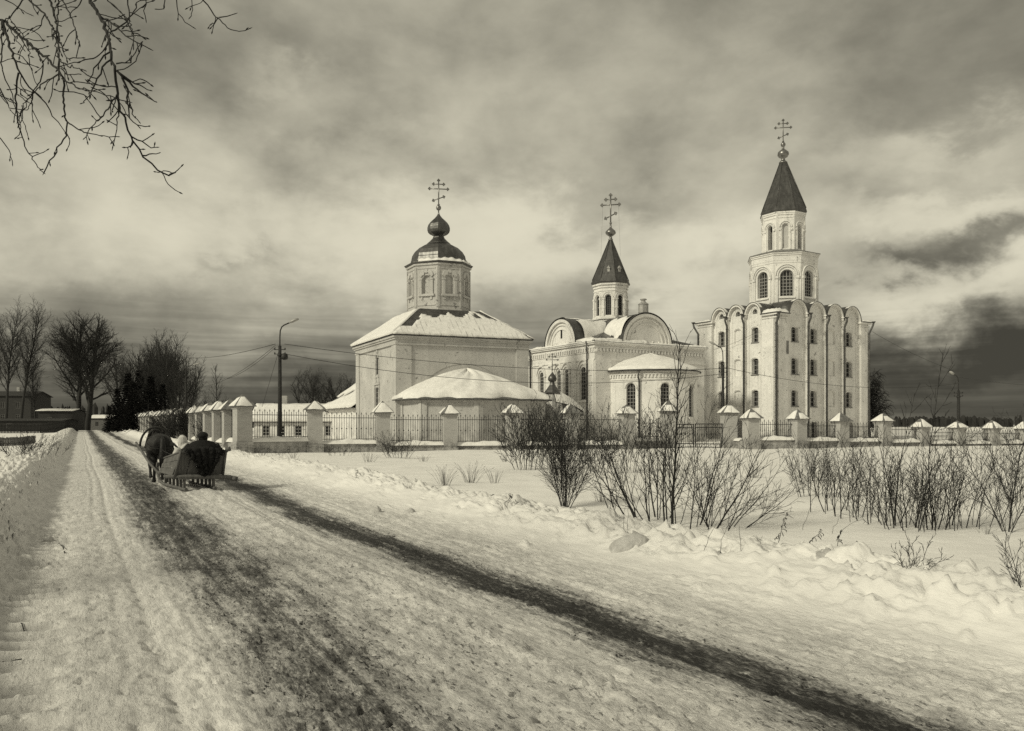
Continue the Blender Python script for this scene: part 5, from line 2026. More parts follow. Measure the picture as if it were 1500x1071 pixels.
T = lambda p, z, dx=0, dy=0: (p.x + dx, p.y + dy, z)
wire([T(p1_, zat(504, 53), .3), T(p2_, zat(540, 61), -.2)], 'upper wire from the tall lamp post across both churches', .017, .75)
wire([T(p1_, zat(518, 53), .2), T(p2_, zat(548, 61), -.2)], 'lower wire from the tall lamp post across both churches', .017, 1.25)
wire([T(p1_, zat(504, 53), -.3), T(p4_, zat(524, 100), 0)], 'upper wire from the tall lamp post to the distant post in the trees', .02, .35)
wire([T(p1_, zat(506, 53), -.3), at(300, 88, 566)], 'sagging wire from the tall lamp post down to the side fence trees', .018, .5)
wire([T(p1_, zat(509, 53), -.3), at(330, 74, 556)], 'second sagging wire from the tall lamp post towards the small bare tree', .018, .3)
wire([T(p1_, zat(516, 53), -.1), at(384, 51, 596)], 'steep stay wire from the tall lamp post down behind the railing', .014, 0)
wire([T(p2_, zat(538, 61), .1), T(p3_, zat(562, 76), -.1)], 'wire crossing the tower church to the lone right hand lamp post', .016, .9)
wire([at(1278, 92, 486), T(p3_, zat(543, 76), -.5)], 'wire from the tower church eave down to the lone lamp post', .018, .25)
wire([at(1046, 92, 512), at(1113, 87, 484)], 'thin slack wire slanting across the left face of the tower church', .014, .2)
wire([T(p3_, zat(553, 76), .1), at(1620, 96, 566)], 'wire running off to the right from the lone lamp post', .016, .4)


# ------------------------------------------------------------------ low houses and sheds
def low_house(name, label, loc, rz, L, D, hw, hr, wins, wallm='plaster', snow_th=.3, cat='building', chimney=None, door=None):
    root = empty(name, loc, rz)
    tag(root, label, cat)
    FR = Plane((0, 0, 0), (1, 0, 0), (0, -1, 0))
    m = MB()
    m.wall(FR, 0, L, -.8, hw, [(a, b, z0, z1, 0, .15) for a, b, z0, z1 in wins])
    m.wall(Plane((0, D, 0), (1, 0, 0), (0, 1, 0)), 0, L, -.8, hw)
    for x in (0, L):
        m.add([(x, 0, -.8), (x, D, -.8), (x, D, hw), (x, D / 2, hr), (x, 0, hw)], [(0, 1, 2, 3, 4)])
    m.build('wall', M[wallm], root)
    for a, b, z0, z1 in wins:
        window(FR, a, b, z0, z1, 0, .15, root, 2, 3, 'frame_paint' if wallm == 'plaster' else 'frame_dark', .06)
    r = MB()
    e = .35
    sl = (hr - hw) / (D / 2)
    for (y0, y1) in ((-e, D / 2), (D + e, D / 2)):
        z0 = hw - sl * e
        r.add([(-e, y0, z0), (L + e, y0, z0), (L + e, y1, hr), (-e, y1, hr), (-e, y0, z0 + .1), (L + e, y0, z0 + .1), (L + e, y1, hr + .1), (-e, y1, hr + .1)],
              [(0, 1, 2, 3), (4, 5, 6, 7), (0, 1, 5, 4), (1, 2, 6, 5), (3, 0, 4, 7)])
    ro = r.build('roof', M['wood_dark'], root)
    z0 = hw - sl * e + .1
    if snow_th > .05: rag_snow([(-e, -e, z0), (L + e, -e, z0), (L + e, D / 2, hr + .1), (-e, D / 2, hr + .1)], snow_th, 'snow', ro, 24, 8, int(L * 3), edge=(.1, .1, 0, .1))
    if chimney is not None:
        c = MB(); c.box(chimney, chimney + .6, D / 2 + .1, D / 2 + .7, hr - .5, hr + 1.0); c.build('chimney', M['brick'], ro)
    return root


low_house('long_house', 'long low white house with snowy roof seen through the railings', (*PX(372, 80), 0), math.radians(4), 9.2, 6, 2.0, 3.6, [(a, a + .75, .45, 1.5) for a in (.8, 2.3, 4.0, 5.4, 7.0, 8.2)], chimney=2)
low_house('wooden_shed', 'dark wooden shed with thin snow on its roof beyond the crest of the road', (*PX(56, 150), 1.2), math.radians(8), 6.0, 6, 2.9, 3.3, [(1.6, 2.4, .8, 1.8)], 'wood_dark', .08)
low_house('log_house', 'tall dark log house behind the bare trees at the far edge of the village', (*PX(-60, 165), 1.0), math.radians(6), 14.0, 9, 6.6, 7.6, [(a, a + .9, z, z + 1.3) for a in (2, 5, 8, 11) for z in (1.4, 4.0)], 'log', .03, chimney=9)
low_house('low_barn', 'low dark barn standing behind the wooden shed', (*PX(-20, 128), .2), math.radians(5), 11.5, 6, 2.0, 2.3, [(3, 3.9, .8, 1.6)], 'wood_dark', .04)
low_house('far_cottage', 'small grey cottage seen past the twin trunks of the great tree', (*PX(131, 190), .3), math.radians(-4), 5.5, 5, 2.8, 3.6, [(1.4, 2.3, .9, 2.0)], 'wood', .06)


def board_fence(name, label, pts, h, gap=.16, mat='wood_dark', group=None):
    root = empty(name, (0, 0, 0))
    tag(root, label, 'fence', group)
    m = MB(); r = MB()
    rn = random.Random(3)
    for i in range(len(pts) - 1):
        a, b = Vector((*pts[i], 0)), Vector((*pts[i + 1], 0))
        L = (b - a).length; t_ = (b - a).normalized()
        za, zb_ = ground_z(a.x, a.y), ground_z(b.x, b.y)
        k = 0
        while k * gap < L:
            q = a + t_ * (k * gap); z = za + (zb_ - za) * k * gap / L
            hh = h * rn.uniform(.92, 1.05); w = gap * .36
            n_ = Vector((-t_.y, t_.x, 0)) * .015
            c = []
            for zz in (z - .3, z + hh):
                for s, d in ((-w, -1), (w, -1), (w, 1), (-w, 1)):
                    v = q + t_ * s + n_ * d; c.append((v.x, v.y, zz))
            m.add(c, [(0, 1, 5, 4), (1, 2, 6, 5), (2, 3, 7, 6), (3, 0, 4, 7), (4, 5, 6, 7)])
            k += 1
        for f in (.25, .8):
            r.tube([(a.x, a.y + .05, za + h * f), (b.x, b.y + .05, zb_ + h * f)], .04, 4, False)
    m.build('pickets', M[mat], root)
    r.build('rail', M[mat], root)
    return root


board_fence('picket_fence', 'grey picket fence half buried in snow at the left edge of the field', [PX(-60, 54), PX(20, 60), PX(52, 66)], .62, .20, 'wood')
board_fence('board_fence', 'dark board fence along the far end of the road', [PX(-40, 110), PX(60, 116), PX(96, 122)], 1.3, .18)
# ================================================================== trees, bushes, weeds
def rot_dir(d, ang, az):
    """tilt direction d by ang, towards azimuth az around it"""
    a = d.orthogonal().normalized()
    b = d.cross(a)
    return (d * math.cos(ang) + (a * math.cos(az) + b * math.sin(az)) * math.sin(ang)).normalized()


def grow(ms, p, d, L, r, lv, P, rn):
    """one limb and, along it, its children; ms[lv] collects the mesh of that level"""
    segs = P['seg'][lv]
    env = P.get('env')
    if env and lv > 0:
        c, rx, rz_ = env
        o = Vector(((p.x - c[0]) / rx, (p.y - c[1]) / rx, (p.z - c[2]) / rz_)); w = Vector((d.x / rx, d.y / rx, (d.z + .12) / rz_))
        A, B, C_ = w.dot(w), 2 * o.dot(w), o.dot(o) - 1
        disc = B * B - 4 * A * C_
        t_ = (-B + math.sqrt(disc)) / (2 * A) if disc > 0 else .5
        t_ = max(t_, .5)
        L = t_ * rn.uniform(.82, 1.0) if lv == 1 else min(L, t_ * rn.uniform(.9, 1.08))
    pts, ds = [p.copy()], [d.copy()]
    q = p.copy()
    for i in range(segs):
        d = d + Vector((rn.gauss(0, 1), rn.gauss(0, 1), rn.gauss(0, 1))) * P['wig'][lv]
        d.z += P['up'][lv]
        d.normalize()
        q = q + d * (L / segs)
        pts.append(q.copy()); ds.append(d.copy())
    tip = P['tip'][lv]
    rad = [r * (1 - (1 - tip) * (i / segs) ** .9) for i in range(segs + 1)]
    ms[lv].tube(pts, rad, P['side'][lv], True, False)
    if lv + 1 >= len(P['seg']):
        return
    n = P['n'][lv]
    n = max(1, int(n * rn.uniform(.8, 1.2) * (1 if lv == 0 else max(.35, min(1.3, L / P['ref'][lv])))))
    az = rn.uniform(0, 6.28)
    for k in range(n):
        f = P['start'][lv] + (1 - P['start'][lv]) * ((k + rn.random()) / n)
        f = min(f, .995)
        x = f * segs
        i = int(x)
        pos = pts[i].lerp(pts[i + 1], x - i)
        az += 2.4 + rn.uniform(-.5, .5)
        ang = math.radians(rn.gauss(P['ang'][lv], P['ang'][lv] * .18))
        cd = rot_dir(ds[i], ang, az)
        cl = L * P['ratio'][lv] * (1 - P['fall'][lv] * f) * rn.uniform(.75, 1.2)
        cr = min(rad[i] * .75, r * P['rr'][lv] * (1 - .35 * f))
        grow(ms, pos, cd, cl, max(cr, P['rmin']), lv + 1, P, rn)


def tree_mesh(name, P, H, r, seed, trunks=((0, 0, 0, 0, 1.0),), split=1):
    rn = random.Random(seed)
    ms = [MB() for _ in P['seg']]
    for (x, y, tx, ty, k) in trunks:
        grow(ms, Vector((x, y, -.4)), Vector((tx, ty, 1)).normalized(), H * k, r * k, 0, P, rn)
    a, b = MB(), MB()
    for i, m in enumerate(ms):
        (a if i < split else b).add(m.v, m.f, True)
    return a, b


def make_tree(name, label, cat, loc, P, H, r, seed, trunks=((0, 0, 0, 0, 1.0),), split=1, mat='bark_far', group=None, rz=0, parts=('trunk', 'crown')):
    a, b = tree_mesh(name, P, H, r, seed, trunks, split)
    root = empty(name, loc, rz)
    tag(root, label, cat, group)
    a.build(parts[0], M[mat], root)
    b.build(parts[1], M[mat if mat != 'bark_far' else 'bark_far'], root)
    return root


# spreading broad crown (great old tree)
P_GREAT = dict(seg=[9, 8, 5, 4, 3], wig=[.05, .07, .12, .16, .2], up=[.0, .05, .05, .04, .04], tip=[.22, .22, .3, .4, .5], side=[8, 6, 4, 3, 3],
               n=[19, 15, 9, 6], start=[.22, .22, .15, .1], ang=[42, 34, 34, 36], ratio=[.52, .42, .44, .5], fall=[.45, .25, .25, .3], rr=[.44, .42, .45, .5], ref=[1, 7, 3.0, 1.4], rmin=.024)
P_ROUND = dict(P_GREAT, env=((.4, 0, 15.0), 8.8, 10.0), n=[22, 14, 8, 5], ang=[50, 36, 34, 36], rmin=.014)
P_GROVE = dict(P_GREAT, env=((.0, 0, 8.2), 4.9, 5.8), n=[16, 11, 8, 5], rmin=.014)
P_PAIR = dict(P_GREAT, env=((.0, 0, 8.4), 5.0, 5.6), n=[14, 10, 7, 5], rmin=.018)
P_SLIM = dict(seg=[9, 6, 4, 3], wig=[.035, .09, .13, .18], up=[.01, .10, .08, .06], tip=[.15, .25, .35, .5], side=[7, 5, 3, 3],
              n=[26, 12, 7], start=[.34, .12, .1], ang=[34, 34, 36], ratio=[.36, .44, .46], fall=[.5, .4, .3], rr=[.30, .42, .5], ref=[1, 4, 1.8], rmin=.016)
P_SMALL = dict(seg=[7, 5, 4], wig=[.03, .08, .12], up=[.02, .12, .06], tip=[.15, .3, .5], side=[6, 4, 3],
               n=[30, 10], start=[.15, .1], ang=[38, 36], ratio=[.34, .40], fall=[.75, .4], rr=[.30, .45], ref=[1, 1.6], rmin=.013)
P_WEEP = dict(seg=[8, 6, 6], wig=[.04, .08, .07], up=[.0, -.02, -.22], tip=[.2, .3, .5], side=[6, 4, 3],
              n=[40, 30], start=[.12, .1], ang=[44, 50], ratio=[.36, .62], fall=[.4, .3], rr=[.3, .4], ref=[1, 3.0], rmin=.030)


def gz_at(px, Y): return Vector((*PX(px, Y), ground_z(*PX(px, Y))))


make_tree('great_tree', 'huge bare twin trunked tree with rounded crown at the far end of the road', 'tree', gz_at(117, 165) + Vector((0, 0, .0)), P_ROUND, 22.5, .62, 21,
          trunks=((-.4, 0, -.02, 0, 1.0), (1.5, 0, .06, .02, 1.02)), split=1)
TG = 'bare trees at the far end of the village'
proto = make_tree('bare_tree', 'tall slim bare tree at the left edge, rightmost of its clump', 'tree', gz_at(30, 150), P_SLIM, 21.5, .32, 31, trunks=((0, 0, .04, 0, 1),), group=TG)
gspec = [(8, 145, 21.0, 1.3, 'tall slim bare tree at the left edge in the middle of its clump'), (-12, 150, 22.0, 4.0, 'tall slim bare tree cut by the left edge of the picture'),
         (52, 155, 12.8, 2.2, 'thin half height bare tree beside the dark log house'), (-30, 140, 18.5, .4, 'bare tree just outside the left edge of the picture')]
for px, Y, H, rz, lab in gspec:
    c = copy_tree(proto); c.location = gz_at(px, Y); c.rotation_euler.z = rz; k = H / 21.5
    c.scale = (k, k, k); c['label'] = lab
# grove right of the great tree, behind the side fence
protg = make_tree('bare_tree', 'bare poplar with the highest top in the grove behind the side fence', 'tree', gz_at(236, 128), P_SLIM, 14.8, .26, 47, trunks=((0, 0, .03, 0, 1), (.5, .3, -.10, 0, .9)), group='bare grove behind the side fence')
protr = make_tree('bare_tree', 'round topped bare tree at the left end of the grove', 'tree', gz_at(190, 142), P_GROVE, 12.6, .30, 52, trunks=((0, 0, .0, 0, 1),), group='bare grove behind the side fence')
for i, (px, Y, k, rz, src, lab) in enumerate([
        (174, 150, 1.08, 1.0, protr, 'round topped bare tree between the great tree and the dark spruces'), (208, 136, 1.08, 2.6, protr, 'round topped bare tree rising behind the tallest spruce'),
        (256, 125, .96, 2.0, protg, 'bare poplar second from the right in the grove'), (218, 132, .93, 3.3, protg, 'bare poplar standing just right of the dark spruces'),
        (274, 122, .78, 4.7, protg, 'lowest bare poplar at the right end of the grove'), (246, 140, 1.0, 5.3, protg, 'bare poplar at the back of the grove'),
        (226, 116, .80, 1.8, protr, 'broad bare tree at the front of the grove'), (264, 112, .72, .6, protr, 'broad low bare tree behind the distant lamp post'), (240, 118, .92, 3.9, protr, 'broad bare tree in the thickest part of the grove'),
        (258, 134, 1.02, 1.2, protr, 'broad bare tree at the back right of the grove'), (228, 145, 1.0, 2.2, protg, 'bare poplar at the back left of the grove')]):
    c = copy_tree(src); c.location = gz_at(px, Y); c.rotation_euler.z = rz; c.scale = (k, k, k); c['label'] = lab
make_tree('bare_tree', 'small pointed bare tree behind the first piers of the side fence', 'tree', gz_at(322, 84), P_SMALL, 8.0, .11, 61, group='small bare trees near the fence')
for px, Y, k, lab in ((300, 95, .72, 'smaller bare tree left of the pointed one behind the side fence'), (344, 100, .62, 'faint bare sapling right of the pointed tree behind the corner pier')):
    c = copy_tree([o for o in COL.objects if o.get('label', '').startswith('small pointed bare')][0]); c.location = gz_at(px, Y); c.scale = (k, k, k); c['label'] = lab; c.rotation_euler.z = px
# two round trees beyond the low nave
pr2 = make_tree('bare_tree', 'round crowned bare tree left of the old church, left one of the pair', 'tree', gz_at(458, 168), P_PAIR, 12.0, .30, 71, trunks=((0, 0, .0, 0, 1), (1.2, 0, .15, 0, .9), (-1.2, 0, -.15, 0, .9)), group='pair of round bare trees left of the old church')
c = copy_tree(pr2); c.location = gz_at(503, 172); c.scale = (.98, .98, .93); c.rotation_euler.z = 2.1; c['label'] = 'round crowned bare tree left of the old church, right one of the pair'
make_tree('weeping_birch', 'drooping bare birch half hidden behind the right edge of the tower church', 'tree', gz_at(1284, 104), P_WEEP, 8.2, .16, 81, trunks=((0, 0, 0, 0, 1), (-.8, 0, -.1, 0, .9)))


# ---- spruces: dense layered boughs of needle sprays
def spruce(name, label, loc, H, R, seed, group):
    rn = random.Random(seed)
    root = empty(name, loc)
    tag(root, label, 'tree', group)
    t_ = MB(); t_.tube([(0, 0, -.4), (0, 0, H * .97)], [.2, .03], 6)
    t_.build('trunk', M['bark_far'], root)
    m = MB()
    z = .5
    while z < H * .98:
        f = 1 - z / H
        rr = R * (f ** .8) + .1
        nb = int(7 + 6 * f)
        a0 = rn.uniform(0, 6.28)
        for k in range(nb):
            a = a0 + 2 * PI * k / nb + rn.uniform(-.2, .2)
            L = rr * rn.uniform(.65, 1.15)
            ns = max(3, int(L / .28))
            for j in range(ns):
                s = (j + rn.random()) / ns
                x = L * s; zz = z - .30 * x * s + .05 + rn.uniform(-.1, .1)
                px_, py_ = x * math.cos(a), x * math.sin(a)
                for q in range(5):
                    b = a + rn.uniform(-1.3, 1.3)
                    l = rn.uniform(.28, .55) * (1.1 - .4 * s)
                    w = .07
                    dx, dy = math.cos(b), math.sin(b)
                    dz = rn.uniform(-.45, .15)
                    m.add([(px_ - dy * w, py_ + dx * w, zz), (px_ + dy * w, py_ - dx * w, zz), (px_ + dx * l, py_ + dy * l, zz + dz * l)], [(0, 1, 2)])
                    m.add([(px_, py_, zz - w), (px_, py_, zz + w), (px_ + dx * l, py_ + dy * l, zz + dz * l)], [(0, 1, 2)])
        z += .26 + .12 * rn.random()
    # pointed leader
    m.tube([(0, 0, H * .9), (0, 0, H + .3)], [.08, .01], 4)
    m.build('crown', M['needles'], root)
    return root


sp = spruce('spruce', 'tallest dark spruce in the clump behind the far side fence', gz_at(205, 118), 9.6, 2.7, 1, 'dark spruces behind the far side fence')
for px, Y, k, lab in ((188, 120, .90, 'second dark spruce from the left end of the clump'), (172, 124, .72, 'low dark spruce leaning towards the road end of the fence'), (221, 114, .88, 'dark spruce right of the tallest one in the clump'), (238, 110, .74, 'dark spruce at the right end of the clump'),
                      (160, 130, .45, 'lowest dark spruce at the left tip of the clump'), (196, 108, .70, 'dark spruce at the front of the clump')):
    c = copy_tree(sp); c.location = gz_at(px, Y); c.scale = (k * 1.05, k * 1.05, k); c.rotation_euler.z = px; c['label'] = lab


# ------------------------------------------------------------------ bushes
def bush(label, px, py, zf, stems, H, spread, seed, rb=.2, tw=9, group='bare willow bushes on the snow field', name='bare_bush', lead=None, r=.010, dense=1.0, lean=(0, 0), twr=.0028, lead_r=1.35, lead_n=1.7):
    """multi-stemmed bare willow; the foot stands on the snow at photo column px and row py"""
    Y = 12.0
    for _ in range(12):
        Y = F * (CAMZ - (ground_z(*PX(px, Y)) + zf)) / (py - HY)
    x, y = PX(px, Y)
    root = empty(name, (x, y, ground_z(x, y)))
    tag(root, label, 'bush', group)
    rn = random.Random(seed)
    P = dict(seg=[8, 5, 3], wig=[.05, .07, .09], up=[.04, .05, .03], tip=[.22, .4, .6], side=[5, 3, 3],
             n=[int(tw * dense * 1.15), int(6 * dense)], start=[.15, .15], ang=[32, 34], ratio=[.44, .45], fall=[.55, .3], rr=[.45, .55], ref=[1, H * .35], rmin=twr)
    ms = [MB(), MB(), MB()]
    for k in range(stems):
        a = 2 * PI * (k + rn.random()) / stems
        s = spread * rn.uniform(.15, 1.0)
        b = rb * rn.uniform(.1, 1)
        d = Vector((math.cos(a) * s + lean[0], math.sin(a) * s * .8 + lean[1], 1)).normalized()
        L = H * rn.uniform(.62, 1.0) * (1 + .15 * s)
        grow(ms, Vector((math.cos(a) * b, math.sin(a) * b * .7, -.12)), d, L, r * rn.uniform(.38, .95), 0, P, rn)
    if lead:
        P2 = dict(P); P2['rmin'] = twr * 1.5; P2['wig'] = [.075, .09, .1]; P2['n'] = [int(tw * lead_n), int(3 * dense)]; P2['ang'] = [32, 30]; P2['up'] = [.02, .09, .04]; P2['ratio'] = [.28, .40]
        grow(ms, Vector((0, 0, -.12)), Vector((.05, 0, 1)), lead, r * lead_r, 0, P2, rn)
    a, b = MB(), MB()
    if rb < .2: a.lathe([(.01, -.20), (rb + .03, -.16), (rb + .03, -.11), (.01, -.09)], (0, 0), 12)
    a.add(ms[0].v, ms[0].f, True)
    b.add(ms[1].v, ms[1].f, True); b.add(ms[2].v, ms[2].f, True)
    a.build('stems', M['twig'], root)
    b.build('twigs', M['twig'], root)
    return root


bush('large spreading bare bush with one tall shoot in front of the round apse', 985, 770, 0, 17, 1.75, .85, 3, rb=.75, tw=8, lead=2.65, r=.016, lead_n=3.2)
bush('bare bush joined to the left side of the large spreading one', 952, 760, 0, 8, 1.7, .6, 31, rb=.3, tw=8, r=.016, lean=(-.1, 0))
bush('low arching bare bush at the right side of the large spreading one', 1050, 773, 0, 13, 1.25, 1.1, 5, rb=.35, tw=8, r=.010, lean=(.35, 0))
bush('dense broom shaped bare bush on a single stem left of the large bush', 828, 745, 0, 13, 1.8, .45, 7, rb=.03, tw=15, r=.012, dense=1.35)
bush('dense bare bush in front of the fence below the apse of the old church', 772, 688, 0, 17, 2.2, .60, 9, rb=.5, tw=12, r=.014, dense=1.0, twr=.008)
bush('bare bush close behind the broom shaped one before the gate chapel', 872, 692, 0, 8, 1.7, .6, 11, rb=.4, tw=11, r=.013, dense=.9, twr=.0075)
bush('bare bush standing before the left pier of the gate', 925, 690, 0, 12, 2.2, .6, 12, rb=.8, tw=11, r=.013, dense=.9, twr=.0075)
bush('slender bare bush against the fence pier left of the small chapel', 822, 676, 0, 14, 2.3, .5, 14, rb=.5, tw=11, r=.016, twr=.009)
bush('small bare bush at the foot of the second fence pier from the left', 582, 671, 0, 18, 1.35, .9, 15, rb=.6, tw=7, r=.010, twr=.006)
bush('low dry bush at the fence foot beside the snowy plinth on the left', 500, 668, 0, 10, .9, .9, 16, rb=.9, tw=5, r=.008, twr=.005)
thick = [(1200, 728, 12, 1.35, .5), (1222, 750, 8, 1.25, .45), (1252, 757, 8, 1.35, .5), (1283, 766, 8, 1.2, .5), (1312, 770, 9, 1.3, .45), (1338, 775, 12, 1.45, .5), (1366, 776, 10, 1.3, .5), (1392, 773, 7, 1.2, .5), (1425, 772, 6, 1.15, .6), (1186, 705, 10, 1.4, .55)]
TL = ['bare willow at the left end of the right hand thicket', 'second bare willow from the left in the right hand thicket', 'third bare willow from the left in the right hand thicket', 'fourth bare willow from the left in the right hand thicket',
      'bare willow just left of the densest one in the thicket', 'densest bare willow in the middle of the right hand thicket', 'bare willow just right of the densest one in the thicket', 'bare willow below the lone lamp post in the thicket',
      'thin bare willow at the right end of the thicket', 'bare willow set back at the far left of the thicket']
for i, ((px, py, n, H, s), lab) in enumerate(zip(thick, TL)):
    bush(lab, px, py, 0, n, H * (.85 + .3 * ((i * 37) % 10) / 10), s, 100 + i, rb=.38, tw=9, r=.0115, twr=.0026, group='bare willows of the right hand thicket', lead=(H * 1.85 if i == 6 else H * 1.5 if i == 4 else None), lead_r=.8)
bush('young bare sapling with a straight stem at the right edge of the field', 1476, 779, 0, 7, 1.5, .55, 131, rb=.0, tw=12, r=.008, lead=1.75)
bush('bare bush rising behind the right edge sapling', 1492, 735, 0, 12, 1.6, .5, 133, rb=.3, tw=10, r=.010)
bush('small open twiggy shrub on the crest of the right snow bank', 1338, 850, 0, 6, .50, .85, 141, rb=.0, tw=6, r=.0055, twr=.0026)
bush('bent twig shrub cut by the right edge above the snow bank', 1500, 872, 0, 4, .60, .5, 143, rb=.0, tw=6, r=.0055, lean=(-.25, 0), twr=.0022)
bush('tall bare bush between the road and the side fence, above the sledge', 284, 652, 0, 44, 3.5, .55, 151, rb=1.6, tw=13, r=.036, dense=1.25, group='bare bushes along the side fence', twr=.016)
bush('bare bush leaning left before the side fence behind the horse', 258, 648, 0, 44, 3.2, .8, 153, rb=1.8, tw=12, r=.034, dense=1.1, group='bare bushes along the side fence', lean=(-.3, 0), twr=.016)
bush('bare bush before the third pier of the side fence', 305, 655, 0, 16, 2.4, .5, 155, rb=.8, tw=10, r=.026, group='bare bushes along the side fence', twr=.013)
bush('scrubby bare bush beside the picket fence at the left edge', 22, 668, 0, 22, .9, 1.0, 157, rb=1.6, tw=6, r=.010, group='scrub at the left edge of the field', twr=.006)
bush('thin scrubby bush right of the picket fence before the left bank', 52, 662, 0, 14, .8, .9, 158, rb=1.0, tw=6, r=.010, group='scrub at the left edge of the field', twr=.006)


# ------------------------------------------------------------------ dry weeds
def place_field(px, py):
    Y = 12.0
    for _ in range(12):
        Y = F * (CAMZ - ground_z(*PX(px, Y))) / (py - HY)
    x, y = PX(px, Y)
    return Vector((x, y, ground_z(x, y)))


def weed(label, px, py, tx, ty, seed, heads=14, r=.0035, plain=False):
    """dry mugwort stalk: from the snow at (px,py) up to (tx,ty)"""
    b = place_field(px, py)
    t_ = at(tx, b.y - .03, ty)
    rn = random.Random(seed)
    m = MB()
    n = 6
    pts = [b.lerp(t_, i / n) + Vector((rn.gauss(0, .006), rn.gauss(0, .006), 0)) * (i > 0) for i in range(n + 1)]
    pts[0].z -= .06
    m.tube(pts, [r * (1 - .5 * i / n) for i in range(n + 1)], 4)
    d = (t_ - b)
    if not plain:
        for k in range(heads):
            f = .25 + .75 * k / heads
            p = b.lerp(t_, f)
            a = rn.uniform(0, 6.28)
            l = rn.uniform(.02, .055) * (1.3 - .6 * f)
            q = p + Vector((math.cos(a) * l, math.sin(a) * l, -.2 * l + rn.uniform(-.02, .02)))
            m.tube([p, p.lerp(q, .5) + Vector((0, 0, .008)), q], [.0018, .0028, .0045], 4)
            m.tube([q, q + Vector((rn.uniform(-.012, .012), 0, -.018))], [.005, .002], 4)
    o = m.build('dry_weed', M['twig'])
    tag(o, label, 'weed', 'dry weed stalks standing in the snow')
    return o


for i, (px, py, tx, ty, lab) in enumerate([(1137, 803, 1153, 750, 'upright dry mugwort stalk right of the large bush'), (1176, 805, 1206, 776, 'leaning dry mugwort stalk left of the thicket'),
                                           (744, 741, 748, 722, 'dry stalk with a drooping head in the middle of the field'), (716, 738, 722, 724, 'small dry stalk near the bank in the middle field'),
                                           (633, 725, 634, 712, 'tiny dark stalk above the bank left of centre'), (521, 703, 524, 688, 'dry stalk nearest the fence left of centre'), (1226, 800, 1233, 775, 'short dry stalk under the thicket')]):
    weed(lab, px, py, tx, ty, 300 + i)
for i, (px, py, tx, ty, lab) in enumerate([(1028, 802, 1050, 765, 'bare straw slanting below the large bush, leftmost of three'), (1054, 805, 1063, 772, 'bare straw below the large bush, middle of three'), (1087, 810, 1082, 770, 'bare straw leaning left below the large bush'),
                                           (913, 775, 916, 735, 'thin pale straw left of the large bush'), (918, 775, 921, 742, 'thin pale straw second left of the large bush'), (1175, 776, 1192, 732, 'long bare straw at the left foot of the thicket'),
                                           (1217, 782, 1233, 752, 'bare straw slanting under the thicket'), (1230, 779, 1262, 757, 'low leaning straw under the thicket'), (1112, 806, 1116, 785, 'short pale straw right of the large bush')]):
    weed(lab, px, py, tx, ty, 330 + i, plain=True, r=.0028)


def grass_tuft(px, py, H, n, seed, label):
    b = place_field(px, py)
    rn = random.Random(seed)
    m = MB()
    sc = b.y / 20
    for k in range(n):
        a = rn.uniform(0, 6.28); s = rn.uniform(.1, .8)
        p0 = b + Vector((math.cos(a), math.sin(a), 0)) * .12 * rn.random() * sc
        p0.z -= .05
        tip = p0 + Vector((math.cos(a) * s * H, math.sin(a) * s * H, H * rn.uniform(.6, 1)))
        mid = p0.lerp(tip, .55) + Vector((0, 0, .12 * H))
        m.tube([p0, mid, tip], [.0035 * sc, .003 * sc, .0018 * sc], 3)
        if rn.random() < .4:
            m.tube([tip, tip + (tip - mid).normalized() * .06 * sc], [.006 * sc, .002 * sc], 3)
    o = m.build('grass_tuft', M['dry_grass'])
    tag(o, label, 'grass tuft', 'dry grass tufts poking through the snow')


tl = [('feathery dry tuft in mid field, left of two', 652, 712, .50, 34), ('feathery dry tuft in mid field, right of two', 689, 707, .55, 34), ('faint dry tuft near the foot of the third pier', 725, 708, .40, 18),
      ('dry tuft beside the dense bush below the apse', 742, 676, .35, 16), ('dry tuft below the chapel bush', 880, 735, .30, 20), ('spiky tuft right of centre field', 740, 742, .18, 14),
      ('low crushed tuft in the near field', 760, 740, .12, 16), ('dry tuft under the fence beside the corner pier', 385, 668, .5, 14), ('dry tuft under the fence near the lamp post', 408, 670, .5, 14), ('dry tuft under the fence second bay', 430, 673, .45, 14),
      ('dry tuft under the fence third bay', 540, 677, .5, 16), ('dry tuft at the foot of the third pier', 620, 676, .35, 14), ('tuft left of the centre by the bank', 600, 713, .16, 14), ('pale tuft right of the large bush', 1120, 745, .30, 24),
      ('pale tuft between large bush and thicket', 1105, 700, .5, 26), ('tuft beside the right edge sapling', 1445, 782, .16, 18)]
for i, (lab, px, py, H, n) in enumerate(tl):
    grass_tuft(px, py, H, n, 400 + i, lab)


# fallen twigs on the road edge
def fallen(label, pts, r):
    m = MB()
    q = []
    for px, py in pts:
        Y = F * CAMZ / (py - HY)
        x, y = PX(px, Y)
        q.append(Vector((x, y, ground_z(x, y) + float(road_detail(np.array([x]), np.array([y]))[0]) + r * 1.5)))
    m.tube(q, r, 5)
    o = m.build('fallen_twig', M['twig']); tag(o, label, 'twig', 'fallen twigs lying on the verge')


fallen('thin dark twig stuck in the snow beside the left ruts', [(75, 779), (84, 790), (92, 800), (95, 808)], .006)
fallen('forked dark twig on the left verge near the bottom', [(4, 968), (14, 963), (22, 966), (32, 966)], .004)
fallen('small dark twig on the left verge above the forked one', [(26, 908), (32, 912), (37, 915)], .004)


